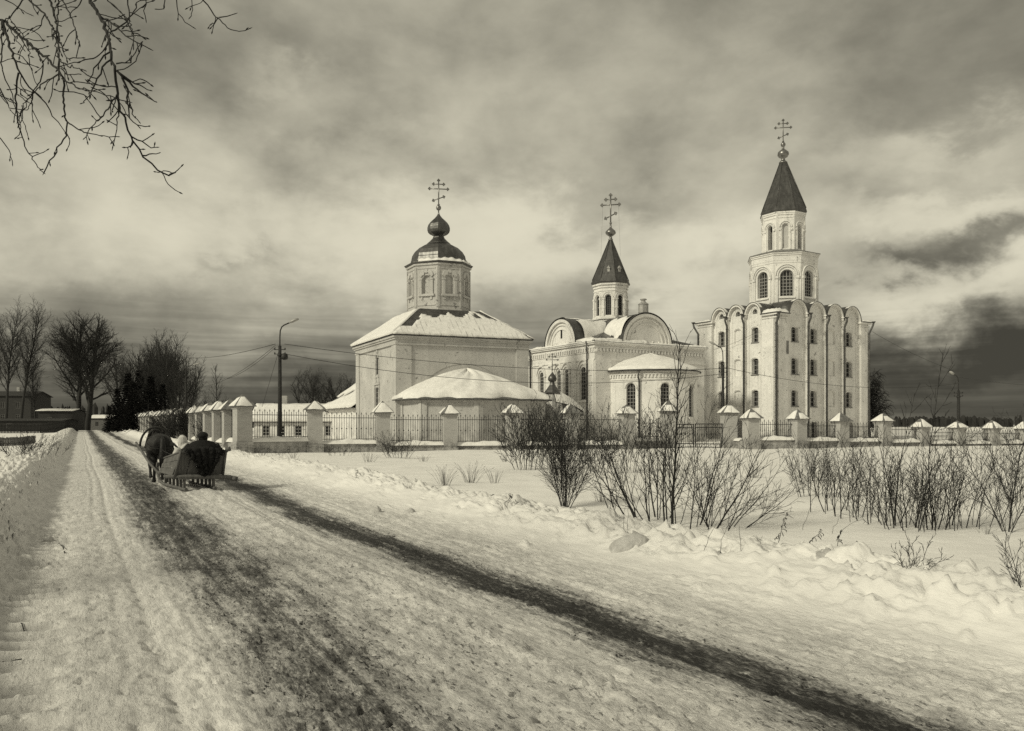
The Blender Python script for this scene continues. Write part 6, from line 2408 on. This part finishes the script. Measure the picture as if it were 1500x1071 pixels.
# ------------------------------------------------------------------ near tree: bare branches hanging into the picture at the top left
def near_tree():
    base = Vector((-11.5, 2.5, ground_z(-11.5, 2.5)))
    root = empty('overhanging_tree', base)
    tag(root, 'bare tree whose dark budded branches hang into the sky at the top left', 'tree')
    rn = random.Random(77)

    def W(zx, zy, extra=0.0):
        px, py = zx / 3.6925, zy / 3.6925
        Y = 6.0 + .55 * math.sin(px * .021 + 1) + .35 * math.cos(py * .03) + extra
        return at(px, Y, py) - base
    tr_ = MB()
    tr_.tube([(0, 0, -.3), (.1, 0, 2), (.05, .1, 4), (.3, .1, 6.5), (.35, .2, 8.5), (.4, .2, 10.5)], [.20, .17, .15, .12, .08, .03], 10)
    tr_.build('trunk', M['bark'], root)
    hub = W(10, 110)
    l1_ = MB(); l1_.tube([(.05, .1, 4.0), Vector((.05, .1, 4.0)).lerp(hub, .35) + Vector((0, 0, .45)), Vector((.05, .1, 4.0)).lerp(hub, .75) + Vector((0, 0, .35)), hub], [.06, .035, .018, .009], 7)
    l1_.build('limb', M['bark'], root)
    top = [W(-200, -500), W(120, -420), W(480, -360), W(850, -300), W(1150, -260)]
    l2_ = MB(); l2_.tube([(.3, .1, 5.6)] + top, [.08, .05, .034, .024, .015, .006], 7)
    l2_.build('limb', M['bark'], root)
    tw = MB()
    lines = [
        ([(10, 110), (30, 120), (70, 165), (130, 215), (200, 270), (270, 330), (320, 385), (335, 420), (345, 500), (345, 590), (365, 690), (350, 760), (310, 820), (270, 870), (237, 935)], 8),
        ([(10, 110), (50, 240), (85, 340), (115, 410), (160, 475), (210, 515)], 9),
        ([(180, 492), (250, 560), (290, 630), (330, 690), (370, 740)], 4),
        ([(100, 395), (85, 480), (90, 580), (95, 660), (120, 740), (150, 820), (190, 890), (237, 935)], 5),
        ([(430, -200), (480, -10), (530, 70), (570, 150), (595, 240), (605, 320), (630, 390), (632, 480), (645, 580), (680, 660), (720, 770), (780, 850), (850, 915), (905, 950), (945, 935)], 9),
        ([(630, 380), (700, 450), (760, 500), (845, 552)], 5), ([(640, 390), (730, 450), (815, 490)], 4), ([(335, 425), (400, 465), (500, 490), (600, 520), (690, 550)], 4),
        ([(660, 420), (690, 480), (690, 560), (700, 640), (755, 690)], 5), ([(90, -180), (160, 0), (240, 75), (285, 150), (310, 230), (320, 320), (320, 400)], 6),
        ([(230, -200), (270, 0), (300, 110), (320, 200), (320, 300), (318, 390)], 7), ([(330, -200), (315, 0), (312, 150), (300, 260), (290, 340)], 5),
        ([(520, -180), (580, 0), (650, 60), (700, 110)], 4), ([(690, -150), (695, 0), (700, 120), (715, 200), (722, 262)], 4), ([(545, 90), (590, 110), (680, 190), (740, 230), (805, 262)], 5),
        ([(1040, -160), (1100, 0), (1160, 80), (1230, 150), (1300, 172), (1350, 155)], 5), ([(950, -150), (955, 0), (965, 70), (1000, 120), (1045, 148)], 4), ([(1020, -150), (1035, 0), (1042, 60), (1025, 98)], 3.5),
        ([(800, -150), (790, 0), (780, 60), (790, 112)], 3.5), ([(880, -150), (890, 0), (880, 50), (845, 50)], 3.5), ([(330, -80), (340, 0), (380, 80), (410, 170), (432, 240), (415, 300)], 4), ([(10, 120), (10, 250), (10, 380), (50, 470), (90, 600)], 5),
        ([(-30, 440), (0, 480), (50, 580), (150, 600), (165, 560)], 4), ([(-60, 690), (0, 750), (50, 810), (68, 890)], 4), ([(175, 500), (175, 600), (215, 680)], 4), ([(200, 270), (235, 350), (220, 440), (130, 560), (95, 650)], 4),
        ([(320, 400), (250, 440), (180, 500), (120, 600), (95, 660)], 4), ([(632, 520), (560, 620), (490, 690), (455, 750)], 4), ([(605, 320), (560, 370), (525, 430), (500, 490), (440, 560)], 4), ([(598, 280), (530, 340), (480, 435)], 4),
        ([(636, 500), (640, 600), (628, 700), (610, 795)], 4), ([(355, 650), (440, 710), (540, 735), (640, 740)], 4), ([(200, -120), (130, 0), (80, 60), (20, 120)], 6), ([(30, 110), (110, 200), (150, 270)], 4), ([(30, 120), (90, 220), (130, 270)], 3.5),
        ([(712, 740), (770, 770), (820, 800), (850, 797)], 4), ([(770, 842), (860, 828)], 4), ([(-40, -60), (30, 0), (110, 50), (170, 82)], 4), ([(600, 170), (650, 150), (700, 100), (755, 0), (780, -120)], 4),
        ([(240, 80), (225, 130), (185, 168)], 3.5), ([(460, -60), (430, 20), (380, 75)], 4), ([(60, 120), (105, 160), (155, 250), (160, 340)], 3.5), ([(325, 330), (380, 360), (460, 382)], 3.5), ([(330, 370), (370, 405), (435, 402)], 3.5),
        ([(700, 560), (720, 620), (755, 662)], 3.5), ([(330, 230), (350, 300), (378, 325)], 3.5), ([(590, 230), (540, 300), (488, 318)], 3.5), ([(628, 345), (680, 340), (705, 330)], 3.5), ([(720, 770), (700, 800), (690, 850)], 3.5), ([(1180, 95), (1160, 125), (1145, 130)], 3.5), ([(1185, 95), (1268, 76)], 3.5)]
    cnt = 0
    for pts, wdt in lines:
        P3 = [W(*p) for p in pts]
        # finer wandering line through the points
        fine = []
        for i in range(len(P3) - 1):
            L = (P3[i + 1] - P3[i]).length
            k = max(2, int(L / .05))
            for j in range(k):
                q = P3[i].lerp(P3[i + 1], j / k)
                if i + j > 0: q = q + Vector((rn.gauss(0, .0045), rn.gauss(0, .006), rn.gauss(0, .0045)))
                fine.append(q)
        fine.append(P3[-1])
        n = len(fine)
        r0 = wdt * .0015
        rad = [max(.0033, r0 * (1 - .62 * i / n)) for i in range(n)]
        tw.tube(fine, rad, 5)
        tw.tube([fine[-1], fine[-1] + (fine[-1] - fine[-2]).normalized() * .03], [.0045, .0015], 5)
        i = 2
        while i < n - 1:
            if rn.random() < .75:
                d = (fine[i] - fine[i - 1]).normalized()
                a = rn.choice([-1, 1]) * math.radians(rn.uniform(28, 70))
                side = Vector((math.cos(a) * d.x - math.sin(a) * d.z, rn.uniform(-.35, .35), math.sin(a) * d.x + math.cos(a) * d.z)).normalized()
                Lw = rn.choice([.018, .03, .05, .09, .14, .22]) * rn.uniform(.7, 1.2)
                p = fine[i].copy(); q = [p]
                k = max(1, int(Lw / .03))
                for _ in range(k):
                    side = (side + Vector((rn.gauss(0, .22), rn.gauss(0, .15), rn.gauss(0, .22) - .04))).normalized()
                    p = p + side * (Lw / k); q.append(p.copy())
                tw.tube(q, [.0036] * (len(q) - 1) + [.0028], 4)
                tw.tube([p, p + side * .012, p + side * .028], [.0036, .0062, .0014], 5)
            i += rn.choice([1, 2, 2, 3, 4])
    tw.build('hanging_twigs', M['bark'], root)
    # rest of the crown, outside the picture
    ms = [MB(), MB(), MB()]
    P = dict(seg=[5, 4, 3], wig=[.08, .1, .15], up=[.03, .0, -.05], tip=[.2, .4, .6], side=[5, 4, 3], n=[9, 6], start=[.2, .2], ang=[40, 40], ratio=[.5, .5], fall=[.4, .3], rr=[.4, .5], ref=[1, 1.5], rmin=.004)
    for k in range(7):
        a = 1.9 + k * .5
        grow(ms, Vector((.2, .1, 4.5 + k * .8)), Vector((math.cos(a), math.sin(a), .7)).normalized(), 2.6 - .2 * k, .05, 0, P, rn)
    b = MB()
    for m_ in ms: b.add(m_.v, m_.f, True)
    b.build('crown', M['bark'], root)


near_tree()

# ------------------------------------------------------------------ far-off woods along the horizon
def woods(name, label, x0, x1, Y, h, seed, rag=.5):
    rn = np.random.RandomState(seed)
    n = int((x1 - x0) / .9)
    m = MB()
    for k in range(n):
        x = x0 + (x1 - x0) * k / n + rn.uniform(-1, 1)
        y = Y + rn.uniform(-25, 25)
        hh = h * (1 + rag * float(perlin(np.array([x * .02 + seed]), np.array([1.5]))[0]) + .25 * rn.uniform(-1, 1))
        w = rn.uniform(.8, 2.0)
        z0 = ground_z(x, y) - .5
        z0 = max(z0, -.5)
        kk = 6
        ph = rn.uniform(0, 6.28)
        ring = [(x + w * math.cos(ph + 2 * PI * i / kk), y + w * math.sin(ph + 2 * PI * i / kk)) for i in range(kk)]
        vs = [(a, b, z0) for a, b in ring] + [(x + (a - x) * .9, y + (b - y) * .9, z0 + hh * rn.uniform(.78, .98)) for a, b in ring] + [(x, y, z0 + hh * 1.04)]
        m.add(vs, [(i, (i + 1) % kk, kk + (i + 1) % kk, kk + i) for i in range(kk)] + [(kk + i, kk + (i + 1) % kk, 2 * kk) for i in range(kk)])
    o = m.build(name, M['woods'])
    tag(o, label, 'woods', kind='stuff')


woods('distant_woods', 'low dark line of distant woods along the right horizon', 150, 640, 560, 5.5, 3)
woods('distant_woods', 'dark distant woods behind the village on the left', -480, -60, 520, 13, 5)
woods('distant_woods', 'far low woods behind the churches', -60, 160, 620, 8, 6)
# ================================================================== horse, sledge and riders
def ell(m, secs, n=14):
    """loft of elliptical sections: (x, y, z, half width across, half height), closed at both ends"""
    pts = [Vector(s[:3]) for s in secs]
    vs, fs = [], []
    for i, s in enumerate(secs):
        t_ = pts[min(i + 1, len(pts) - 1)] - pts[max(i - 1, 0)]
        t_.normalize()
        ref = Vector((1, 0, 0)) if abs(t_.x) < .85 else Vector((0, 1, 0))
        b = t_.cross(ref).normalized()
        a = b.cross(t_).normalized()
        for k in range(n):
            an = 2 * PI * k / n
            q = pts[i] + a * math.cos(an) * s[3] + b * math.sin(an) * s[4]
            vs.append(tuple(q))
    for i in range(len(secs) - 1):
        for k in range(n):
            fs.append((i * n + k, i * n + (k + 1) % n, (i + 1) * n + (k + 1) % n, (i + 1) * n + k))
    fs += [tuple(reversed(range(n))), tuple(range((len(secs) - 1) * n, len(secs) * n))]
    m.add(vs, fs, True)


def fuse(o, voxel=.02, it=3):
    r = o.modifiers.new('fuse', 'REMESH'); r.mode = 'VOXEL'; r.voxel_size = voxel; r.use_smooth_shade = True
    s = o.modifiers.new('soften', 'SMOOTH'); s.iterations = it; s.factor = .5
    return o


def limb(m, pts, rs, n=10):
    ell(m, [(*p, r, r) for p, r in zip(pts, rs)], n)


def ball(m, c, rx, ry, rz):
    secs = []
    for i in range(9):
        a = -PI / 2 + PI * i / 8
        k = max(.02, math.cos(a))
        secs.append((c[0], c[1], c[2] + rz * math.sin(a), rx * k, ry * k))
    n = 14
    vs, fs = [], []
    for s in secs:
        for k in range(n):
            an = 2 * PI * k / n
            vs.append((s[0] + s[3] * math.cos(an), s[1] + s[4] * math.sin(an), s[2]))
    for i in range(8):
        for k in range(n):
            fs.append((i * n + k, i * n + (k + 1) % n, (i + 1) * n + (k + 1) % n, (i + 1) * n + k))
    fs += [tuple(reversed(range(n))), tuple(range(8 * n, 9 * n))]
    m.add(vs, fs, True)


HEAD_ = math.radians(36)
SO = Vector((*PX(290, 19.3), 0))
SO.z = ground_z(SO.x, SO.y) + .02


def make_horse():
    loc = SO + Matrix.Rotation(HEAD_, 3, 'Z') @ Vector((-.05, 4.20, 0))
    root = empty('horse', loc, HEAD_ - math.radians(5))
    tag(root, 'dark round bellied draught horse seen from behind, trotting up the snowy road', 'horse')
    m = MB()
    ell(m, [(0, -.84, 1.10, .06, .10), (0, -.80, 1.11, .22, .24), (0, -.66, 1.10, .32, .31), (0, -.45, 1.07, .345, .34), (0, -.1, 1.01, .36, .37), (0, .25, 1.01, .34, .36), (0, .5, 1.05, .28, .35), (0, .70, 1.09, .21, .30), (0, .80, 1.10, .10, .18)], 20)
    ell(m, [(0, .48, 1.16, .15, .26), (0, .70, 1.28, .13, .22), (0, .92, 1.42, .10, .17), (0, 1.08, 1.52, .085, .13)], 14)
    ell(m, [(0, 1.02, 1.60, .08, .09), (0, 1.14, 1.54, .10, .13), (0, 1.28, 1.40, .085, .11), (0, 1.42, 1.24, .062, .075), (0, 1.50, 1.15, .065, .07), (0, 1.54, 1.11, .04, .045)], 14)
    for s in (-1, 1):
        ell(m, [(s * .055, 1.05, 1.62, .035, .02), (s * .06, 1.05, 1.70, .03, .015), (s * .065, 1.06, 1.77, .008, .006)], 8)
    for s, dy, lift in ((-1, .10, 0), (1, -.14, .0)):
        limb(m, [(s * .19, -.52, 1.0), (s * .20, -.42 + dy * .3, .80), (s * .19, -.52 + dy * .6, .66), (s * .185, -.72 + dy, .50), (s * .18, -.70 + dy, .40), (s * .18, -.66 + dy, .18), (s * .18, -.62 + dy, .09), (s * .18, -.59 + dy, .0)],
             [.19, .17, .12, .075, .055, .045, .055, .075])
    limb(m, [(-.17, .50, .95), (-.17, .54, .72), (-.165, .58, .50), (-.165, .50, .30), (-.165, .40, .16), (-.165, .36, .08)], [.14, .10, .065, .045, .05, .065])
    limb(m, [(.17, .48, .95), (.17, .48, .72), (.165, .46, .48), (.165, .44, .16), (.165, .46, .08), (.165, .48, .0)], [.14, .10, .062, .045, .052, .07])
    fuse(m.build('body', M['horse_coat'], root), .022, 4)
    t_ = MB()
    rn = random.Random(4)
    ell(t_, [(0, -.80, 1.30, .05, .05), (0, -.90, 1.24, .06, .05), (0, -.95, 1.0, .085, .06), (0, -.96, .75, .10, .07), (0, -.94, .52, .08, .05), (0, -.92, .36, .03, .02)], 10)
    for k in range(26):
        a = rn.uniform(0, 6.28); r = .07
        t_.tube([(math.cos(a) * r * .5, -.93 + math.sin(a) * r * .5, 1.0), (math.cos(a) * r * 1.3, -.95 + math.sin(a) * r, .7), (math.cos(a) * r * 1.1, -.93 + math.sin(a) * r, rn.uniform(.28, .42))], [.012, .012, .003], 4)
    t_.build('tail', M['horse_coat'], root)
    mn = MB()
    for k in range(60):
        f = k / 60
        y, z = .55 + .55 * f, 1.42 + .24 * f
        s = rn.choice([-1, 1])
        mn.tube([(0, y, z - .02), (s * .07, y + rn.uniform(-.03, .03), z + .05), (s * .15, y + rn.uniform(-.05, .02), z - .14 - .1 * rn.random())], [.016, .014, .003], 4)
    mn.build('mane', M['mane'], root)
    # harness
    h = MB()
    n = 22
    ring = [(.20 * math.cos(2 * PI * i / n), .60 + .10 * math.sin(2 * PI * i / n), 1.20 + .31 * math.sin(2 * PI * i / n)) for i in range(n + 1)]
    h.tube(ring, .05, 8)
    h.build('collar', M['leather'], root)
    d = MB()
    d.tube([(.44 * math.cos(PI * i / 16), .58, 1.02 + .58 * math.sin(PI * i / 16)) for i in range(17)], .032, 8)
    d.build('shaft_bow', M['leather'], root)
    b = MB()
    for s in (-1, 1):
        b.tube([(s * .35, -.05, 1.14), (s * .36, -.45, 1.10), (s * .30, -.80, 1.00), (0, -.88, .98)], .018, 5)
    b.tube([(-.36, .1, .98), (-.30, .1, 1.26), (0, .1, 1.40), (.30, .1, 1.26), (.36, .1, .98)], .022, 5)
    b.tube([(-.33, -.5, 1.02), (-.25, -.5, 1.30), (0, -.5, 1.425), (.25, -.5, 1.30), (.33, -.5, 1.02)], .016, 5)
    b.tube([(0, .1, 1.40), (0, -.5, 1.42), (0, -.82, 1.32)], .014, 5)
    b.build('harness', M['leather'], root)
    return root


def make_sledge():
    root = empty('sledge', SO, HEAD_)
    tag(root, 'low wooden horse sledge with flared plank back and iron shod runners', 'sledge')
    for s in (-1, 1):
        r = MB()
        r.tube([(s * .36, -.30, .045), (s * .36, 1.0, .04), (s * .36, 2.1, .045), (s * .36, 2.55, .10), (s * .35, 2.85, .26), (s * .34, 2.98, .46), (s * .33, 2.95, .60)], .045, 6, False)
        for y in (-.1, .25, .6, 1.0, 1.4, 1.9):
            r.box(s * .36 - .03, s * .36 + .03, y - .035, y + .035, .06, .33)
        r.build('runner', M['wood'], root)
    d = MB()
    for y in (-.12, .25, .6, 1.0, 1.4, 1.9):
        d.box(-.50, .50, y - .04, y + .04, .29, .36)
    d.box(-.50, .50, -.1, 2.2, .362, .40)
    d.build('deck', M['wood'], root)
    b = MB()
    b.tube([(-.80, .02, .37), (-.3, -.12, .36), (.40, -.16, .33), (.76, -.2, .31), (.86, -.24, .26)], [.05, .055, .055, .055, .045], 8)
    b.tube([(.80, -.24, .30), (.92, -.27, .25)], [.05, .06], 8)
    b.build('rear_beam', M['wood'], root)
    # flared back of upright planks
    k = MB()
    xs0 = [-.66, -.30, -.02, .26, .60]
    xs1 = [-.42, -.17, .03, .30, .66]
    rn = random.Random(2)
    for i in range(4):
        g = .008
        z1 = 1.0 + rn.uniform(-.015, .015)
        lo = [(xs0[i] + g, -.04), (xs0[i + 1] - g, -.04), (xs0[i + 1] - g, -.01), (xs0[i] + g, -.01)]
        hi = [(xs1[i] + g, -.10), (xs1[i + 1] - g, -.10), (xs1[i + 1] - g, -.07), (xs1[i] + g, -.07)]
        k.prism(lo, .38, z1, hi)
    k.tube([(-.46, -.11, 1.0), (.72, -.11, .985)], .03, 7)
    k.build('back_board', M['wood'], root)
    for s, xt in ((-1, -.42), (1, .66)):
        w = MB()
        x0, x1 = s * .60, xt
        for q in range(3):
            f0, f1 = q / 3 + .01, (q + 1) / 3 - .01
            za, zb = .38 + .60 * f0, .38 + .60 * f1
            xa, xb = x0 + (x1 - x0) * f0, x0 + (x1 - x0) * f1
            zz = .60
            w.add([(xa, -.02, za), (xb, -.04, zb), (xb * .88, 2.0, .38 + (zb - .38) * zz), (xa * .85, 2.0, .38 + (za - .38) * zz),
                   (xa - s * .03, -.02, za), (xb - s * .03, -.04, zb), (xb * .88 - s * .03, 2.0, .38 + (zb - .38) * zz), (xa * .85 - s * .03, 2.0, .38 + (za - .38) * zz)],
                  [(0, 1, 2, 3), (7, 6, 5, 4), (0, 4, 5, 1), (1, 5, 6, 2), (2, 6, 7, 3), (3, 7, 4, 0)])
        w.tube([(xt, -.08, 1.0), (xt * .86, 2.05, .76)], .028, 6)
        w.build('side_board', M['wood'], root)
        p_ = MB()
        p_.tube([(s * .60, -.07, .30), (xt + s * .02, -.12, 1.05)], .032, 7)
        if s > 0: p_.tube([(xt + .0, -.13, 1.02), (xt + .12, -.14, 1.05)], [.05, .06], 8)
        p_.build('corner_post', M['wood'], root)
    for s in (-1, 1):
        h = MB()
        h.tube([(s * .42, 2.3, .30), (s * .50, 3.1, .55), (s * .54, 3.9, .85), (s * .52, 4.75, 1.08), (s * .50, 5.05, 1.13)], [.038, .036, .034, .032, .034], 7)
        h.build('shaft', M['wood'], root)
    hay = MB()
    for q in range(260):
        x, y = rn.uniform(-.45, .5), rn.uniform(.1, 2.0)
        a = rn.uniform(0, 6.28); l = rn.uniform(.05, .16)
        z = .42 + .14 * rn.random()
        hay.tube([(x, y, z), (x + math.cos(a) * l, y + math.sin(a) * l, z + rn.uniform(-.03, .06))], .004, 3)
    tag(hay.build('straw_bedding', M['dry_grass'], root), kind='stuff')
    return root


def hand(m, w, d, side, grip=.8):
    """palm and five fingers from wrist w towards direction d"""
    w, d = Vector(w), Vector(d).normalized()
    sd = d.cross(Vector((0, 0, 1))).normalized() * side
    dn = Vector((0, 0, -1))
    palm = w + d * .05
    ell(m, [(*(w), .026, .02), (*(palm), .042, .018), (*(w + d * .09), .040, .016)], 10)
    for i, (off, L) in enumerate(((-.031, .070), (-.011, .080), (.010, .075), (.030, .060))):
        b = w + d * .088 + sd * off
        k = b + d * L * .45 + dn * .008
        t1 = k + (d * (1 - grip) + dn * grip).normalized() * L * .32
        t2 = t1 + (dn * .7 - d * .6 * grip).normalized() * L * .25
        m.tube([b - d * .02, b, k, t1, t2], [.011, .0105, .0098, .009, .0075], 8)
    b = w + d * .03 - sd * .036
    m.tube([b, b - sd * .022 + d * .03 + dn * .01, b - sd * .02 + d * .06 + dn * .02], [.013, .012, .009], 8)


def make_person(label, loc, rz, coat, hips, head, lean, wide, hat=True, hood=False):
    """a seated rider; y is the way the person faces, origin on the seat"""
    root = empty('person', loc, rz)
    tag(root, label, 'person', None)
    hx, hy, hz = head
    m = MB()
    ell(m, [(0, 0, .02, .16, .12), (lean[0] * .4, lean[1] * .4, .22, .15, .11), (lean[0] * .8, lean[1] * .8, .42, .18, .11), (lean[0] * .95, lean[1] * .95, .50, .10, .08), (hx * .85, hy * .8, hz - .12, .055, .06), (hx, hy, hz - .05, .06, .07)], 14)
    ball(m, (hx, hy, hz), .076, .095, .115)
    ell(m, [(hx, hy + .05, hz - .09, .045, .03), (hx, hy + .085, hz - .085, .03, .02)], 8)
    ell(m, [(hx, hy + .085, hz + .02, .012, .012), (hx, hy + .115, hz - .02, .017, .012), (hx, hy + .09, hz - .03, .012, .008)], 8)
    ell(m, [(hx - .03, hy + .085, hz - .055, .012, .008), (hx, hy + .098, hz - .055, .02, .010), (hx + .03, hy + .085, hz - .055, .012, .008)], 8)
    for s in (-1, 1):
        ball(m, (hx + s * .078, hy, hz - .005), .012, .022, .032)
        sh = (lean[0] * .9 + s * .19, lean[1] * .9, .46)
        el = (lean[0] * .6 + s * .29, lean[1] * .6 + .10, .20)
        wr = (s * .17, .36, .22)
        limb(m, [sh, el, wr], [.055, .042, .028])
        hand(m, wr, (-s * .25, .9, -.1), s)
        limb(m, [(s * .10, 0, .06), (s * .15, .42, .16), (s * .15, .82, -.04), (s * .15, .95, .02)], [.085, .062, .045, .035])
    fuse(m.build('body', M['skin'], root), .010, 2)
    for s in (-1, 1):
        e = MB(); ball(e, (hx + s * .03, hy + .084, hz + .012), .012, .010, .010)
        e.build('eye', M['void'], root)
    c = MB()
    ell(c, [(0, -.02, -.06, .24 * wide, .22), (0, -.01, .06, .26 * wide, .22), (lean[0] * .4, lean[1] * .4 - .02, .22, .24 * wide, .19), (lean[0] * .8, lean[1] * .8 - .02, .40, .235 * wide, .165), (lean[0] * .92, lean[1] * .92, .49, .19 * wide, .14), (hx * .9, hy * .85, hz - .15, .095, .10)], 18)
    for s in (-1, 1):
        sh = (lean[0] * .9 + s * .19 * wide, lean[1] * .9 - .01, .44)
        el = (lean[0] * .6 + s * .32 * wide, lean[1] * .6 + .08, .18)
        wr = (s * .18, .33, .22)
        limb(c, [sh, el, wr], [.10, .085, .062])
        limb(c, [(s * .11, -.02, .05), (s * .17, .40, .15), (s * .17, .62, .06)], [.15, .12, .10])
    if hood:
        ell(c, [(hx * .9, hy - .06, hz - .18, .13, .12), (hx, hy - .05, hz - .05, .135, .13), (hx, hy - .03, hz + .07, .11, .11), (hx, hy - .01, hz + .14, .04, .04)], 12)
    fuse(c.build('coat', M[coat], root), .018, 3)
    t_ = MB()
    for s in (-1, 1):
        limb(t_, [(s * .17, .55, .08), (s * .16, .80, -.03), (s * .16, .86, -.05)], [.085, .062, .060])
    for i, s in enumerate((-1, 1)):
        b = MB()
        limb(b, [(s * .16, .74, -.0), (s * .155, .88, -.06), (s * .155, .93, .0), (s * .155, .95, .12)], [.066, .062, .052, .04])
        fuse(b.build('boot', M['leather'], root), .014, 2)
    t_.build('trousers', M['coat_dark'], root)
    if hat:
        h = MB()
        ell(h, [(hx, hy - .005, hz + .0, .105, .12), (hx, hy - .005, hz + .05, .135, .15), (hx, hy - .005, hz + .10, .125, .14), (hx, hy - .005, hz + .14, .09, .10), (hx, hy - .005, hz + .165, .03, .03)], 16)
        for s in (-1, 1): ball(h, (hx + s * .088, hy - .01, hz - .02), .028, .05, .06)
        ball(h, (hx, hy - .08, hz - .01), .075, .04, .07)
        fuse(h.build('fur_hat', M['fur_dark'], root), .012, 2)
    return root


make_horse()
make_sledge()
R36 = Matrix.Rotation(HEAD_, 3, 'Z')
seat1 = SO + R36 @ Vector((.18, .28, .70))
make_person('rider in a bulky black coat and fur hat seated at the back of the sledge', seat1, HEAD_ + math.radians(-12), 'coat_dark', 0, (.02, .06, .63), (.02, .0), 1.62)
seat2 = SO + R36 @ Vector((.16, 1.25, .60))
make_person('driver in a pale hooded coat leaning to the left at the front of the sledge', seat2, HEAD_ + math.radians(22), 'coat_light', 0, (-.20, .16, .66), (-.14, .06), 1.2, hat=False, hood=True)


def blanket():
    """black sheepskin hanging over the back of the sledge in a rough point"""
    rn = random.Random(9)
    vs, fs = [], []
    nx, ny = 34, 26
    for j in range(ny + 1):
        v = j / ny
        for i in range(nx + 1):
            u = i / nx * 2 - 1
            half = (.46 if v < .3 else .46 * (1 - ((v - .3) / .7) ** 1.6 * .62))
            x = .13 + u * half + (.03 * (v - .3) if v > .3 else 0)
            if v < .3:
                f = v / .3
                y, z = .36 - .48 * f, 1.14 - .08 * f - .12 * abs(u) ** 2
            else:
                f = (v - .3) / .7
                y, z = -.14 - .05 * math.sin(f * PI) - .02 * math.sin(i * .9), 1.05 - .64 * f + .10 * abs(u) ** 1.5 * (1 - f) - .10 * abs(u) ** 2 * (v < .45)
                z += .22 * abs(u) ** 2 * f
            wv = rn.uniform(-.012, .012)
            vs.append((x + wv, y + rn.uniform(-.014, .014), z + wv))
    for j in range(ny):
        for i in range(nx):
            q = j * (nx + 1) + i
            fs.append((q, q + 1, q + nx + 2, q + nx + 1))
    m = MB(); m.add(vs, fs, True)
    # tufts of wool along the edges
    for q in range(380):
        i, j = rn.randrange(nx + 1), rn.randrange(8, ny + 1)
        if rn.random() < .5: j = ny
        p = Vector(vs[j * (nx + 1) + i])
        m.tube([p, p + Vector((rn.uniform(-.02, .02), -.02, -.02)), p + Vector((rn.uniform(-.04, .04), rn.uniform(-.03, 0), -rn.uniform(.03, .07)))], [.014, .011, .003], 3)
    o = m.build('sheepskin', M['fur_dark'])
    o.location = SO; o.rotation_euler = (0, 0, HEAD_)
    tag(o, 'black shaggy sheepskin hanging in a point over the back of the sledge', 'blanket')
    s = o.modifiers.new('thickness', 'SOLIDIFY'); s.thickness = .03


blanket()
rn_ = MB()
for s in (-1, 1):
    a = SO + R36 @ Vector((s * .14 + .0, 1.6, .84)); b = SO + R36 @ Vector((s * .16 - .05, 5.2, 1.30))
    mid = a.lerp(b, .45) - Vector((0, 0, .10))
    rn_.tube([a, a.lerp(mid, .5) - Vector((0, 0, .03)), mid, mid.lerp(b, .5), b], .009, 4)
tag(rn_.build('reins', M['leather']), 'thin leather reins running from the driver to the horse', 'reins')


K = .94     # the whole team is a small village outfit
for o in [o for o in COL.objects if o.parent is None and o.get('category') in ('horse', 'sledge', 'person', 'blanket')]:
    o.location = SO + (o.location - SO) * K
    o.scale = (K, K, K)
ro = [o for o in COL.objects if o.get('category') == 'reins'][0]
ro.location = SO * (1 - K); ro.scale = (K, K, K)

# ------------------------------------------------------------------ blocks of broken snow thrown on the banks
def chunk(label, px, py, w, h, d, seed):
    b = place_field(px, py)
    rn = random.Random(seed)
    n, k = 18, 10
    vs, fs = [], []
    for i in range(k + 1):
        a = PI / 2 * i / k * 1.25 - .4
        for j in range(n):
            t_ = 2 * PI * j / n
            r = math.cos(max(a, -.3)) if i < k else .02
            cx_ = abs(math.cos(t_)) ** .75 * (1 if math.cos(t_) > 0 else -1); sy_ = abs(math.sin(t_)) ** .75 * (1 if math.sin(t_) > 0 else -1)
            q = 1 + .16 * float(perlin(np.array([math.cos(t_) * 1.6 + seed]), np.array([math.sin(t_) * 1.6 + a * 1.3]))[0])
            vs.append((w / 2 * cx_ * r * q + .15 * h * a, d / 2 * sy_ * r * q, h * (math.sin(a) * q) - .03 + .18 * h * math.cos(t_)))
    for i in range(k):
        for j in range(n):
            fs.append((i * n + j, i * n + (j + 1) % n, (i + 1) * n + (j + 1) % n, (i + 1) * n + j))
    fs.append(tuple(range(k * n, k * n + n)))
    m = MB(); m.add(vs, fs, True)
    o = m.build('snow_lump', M['hard_snow'])
    o.location = b; o.rotation_euler = (0, 0, rn.uniform(-.3, .3))
    tag(o, label, 'snow lump', 'broken lumps of snow on the bank')


chunk('largest grey lump of hard snow on the bank below the large bush', 921, 795, .46, .17, .30, 3)
chunk('smooth snow lump halfway along the bank left of centre', 549, 722, .26, .13, .2, 5)
chunk('angular snow lump on the bank left of the broom bush', 820, 772, .28, .10, .2, 6)
chunk('small snow lump at the foot of the bank left of centre', 598, 752, .24, .11, .18, 8)
chunk('rounded snow lump on the near bank at the right', 1205, 870, .22, .10, .2, 11)
chunk('small round snow lump on the left verge beside the fallen twig', 70, 790, .14, .07, .12, 12)
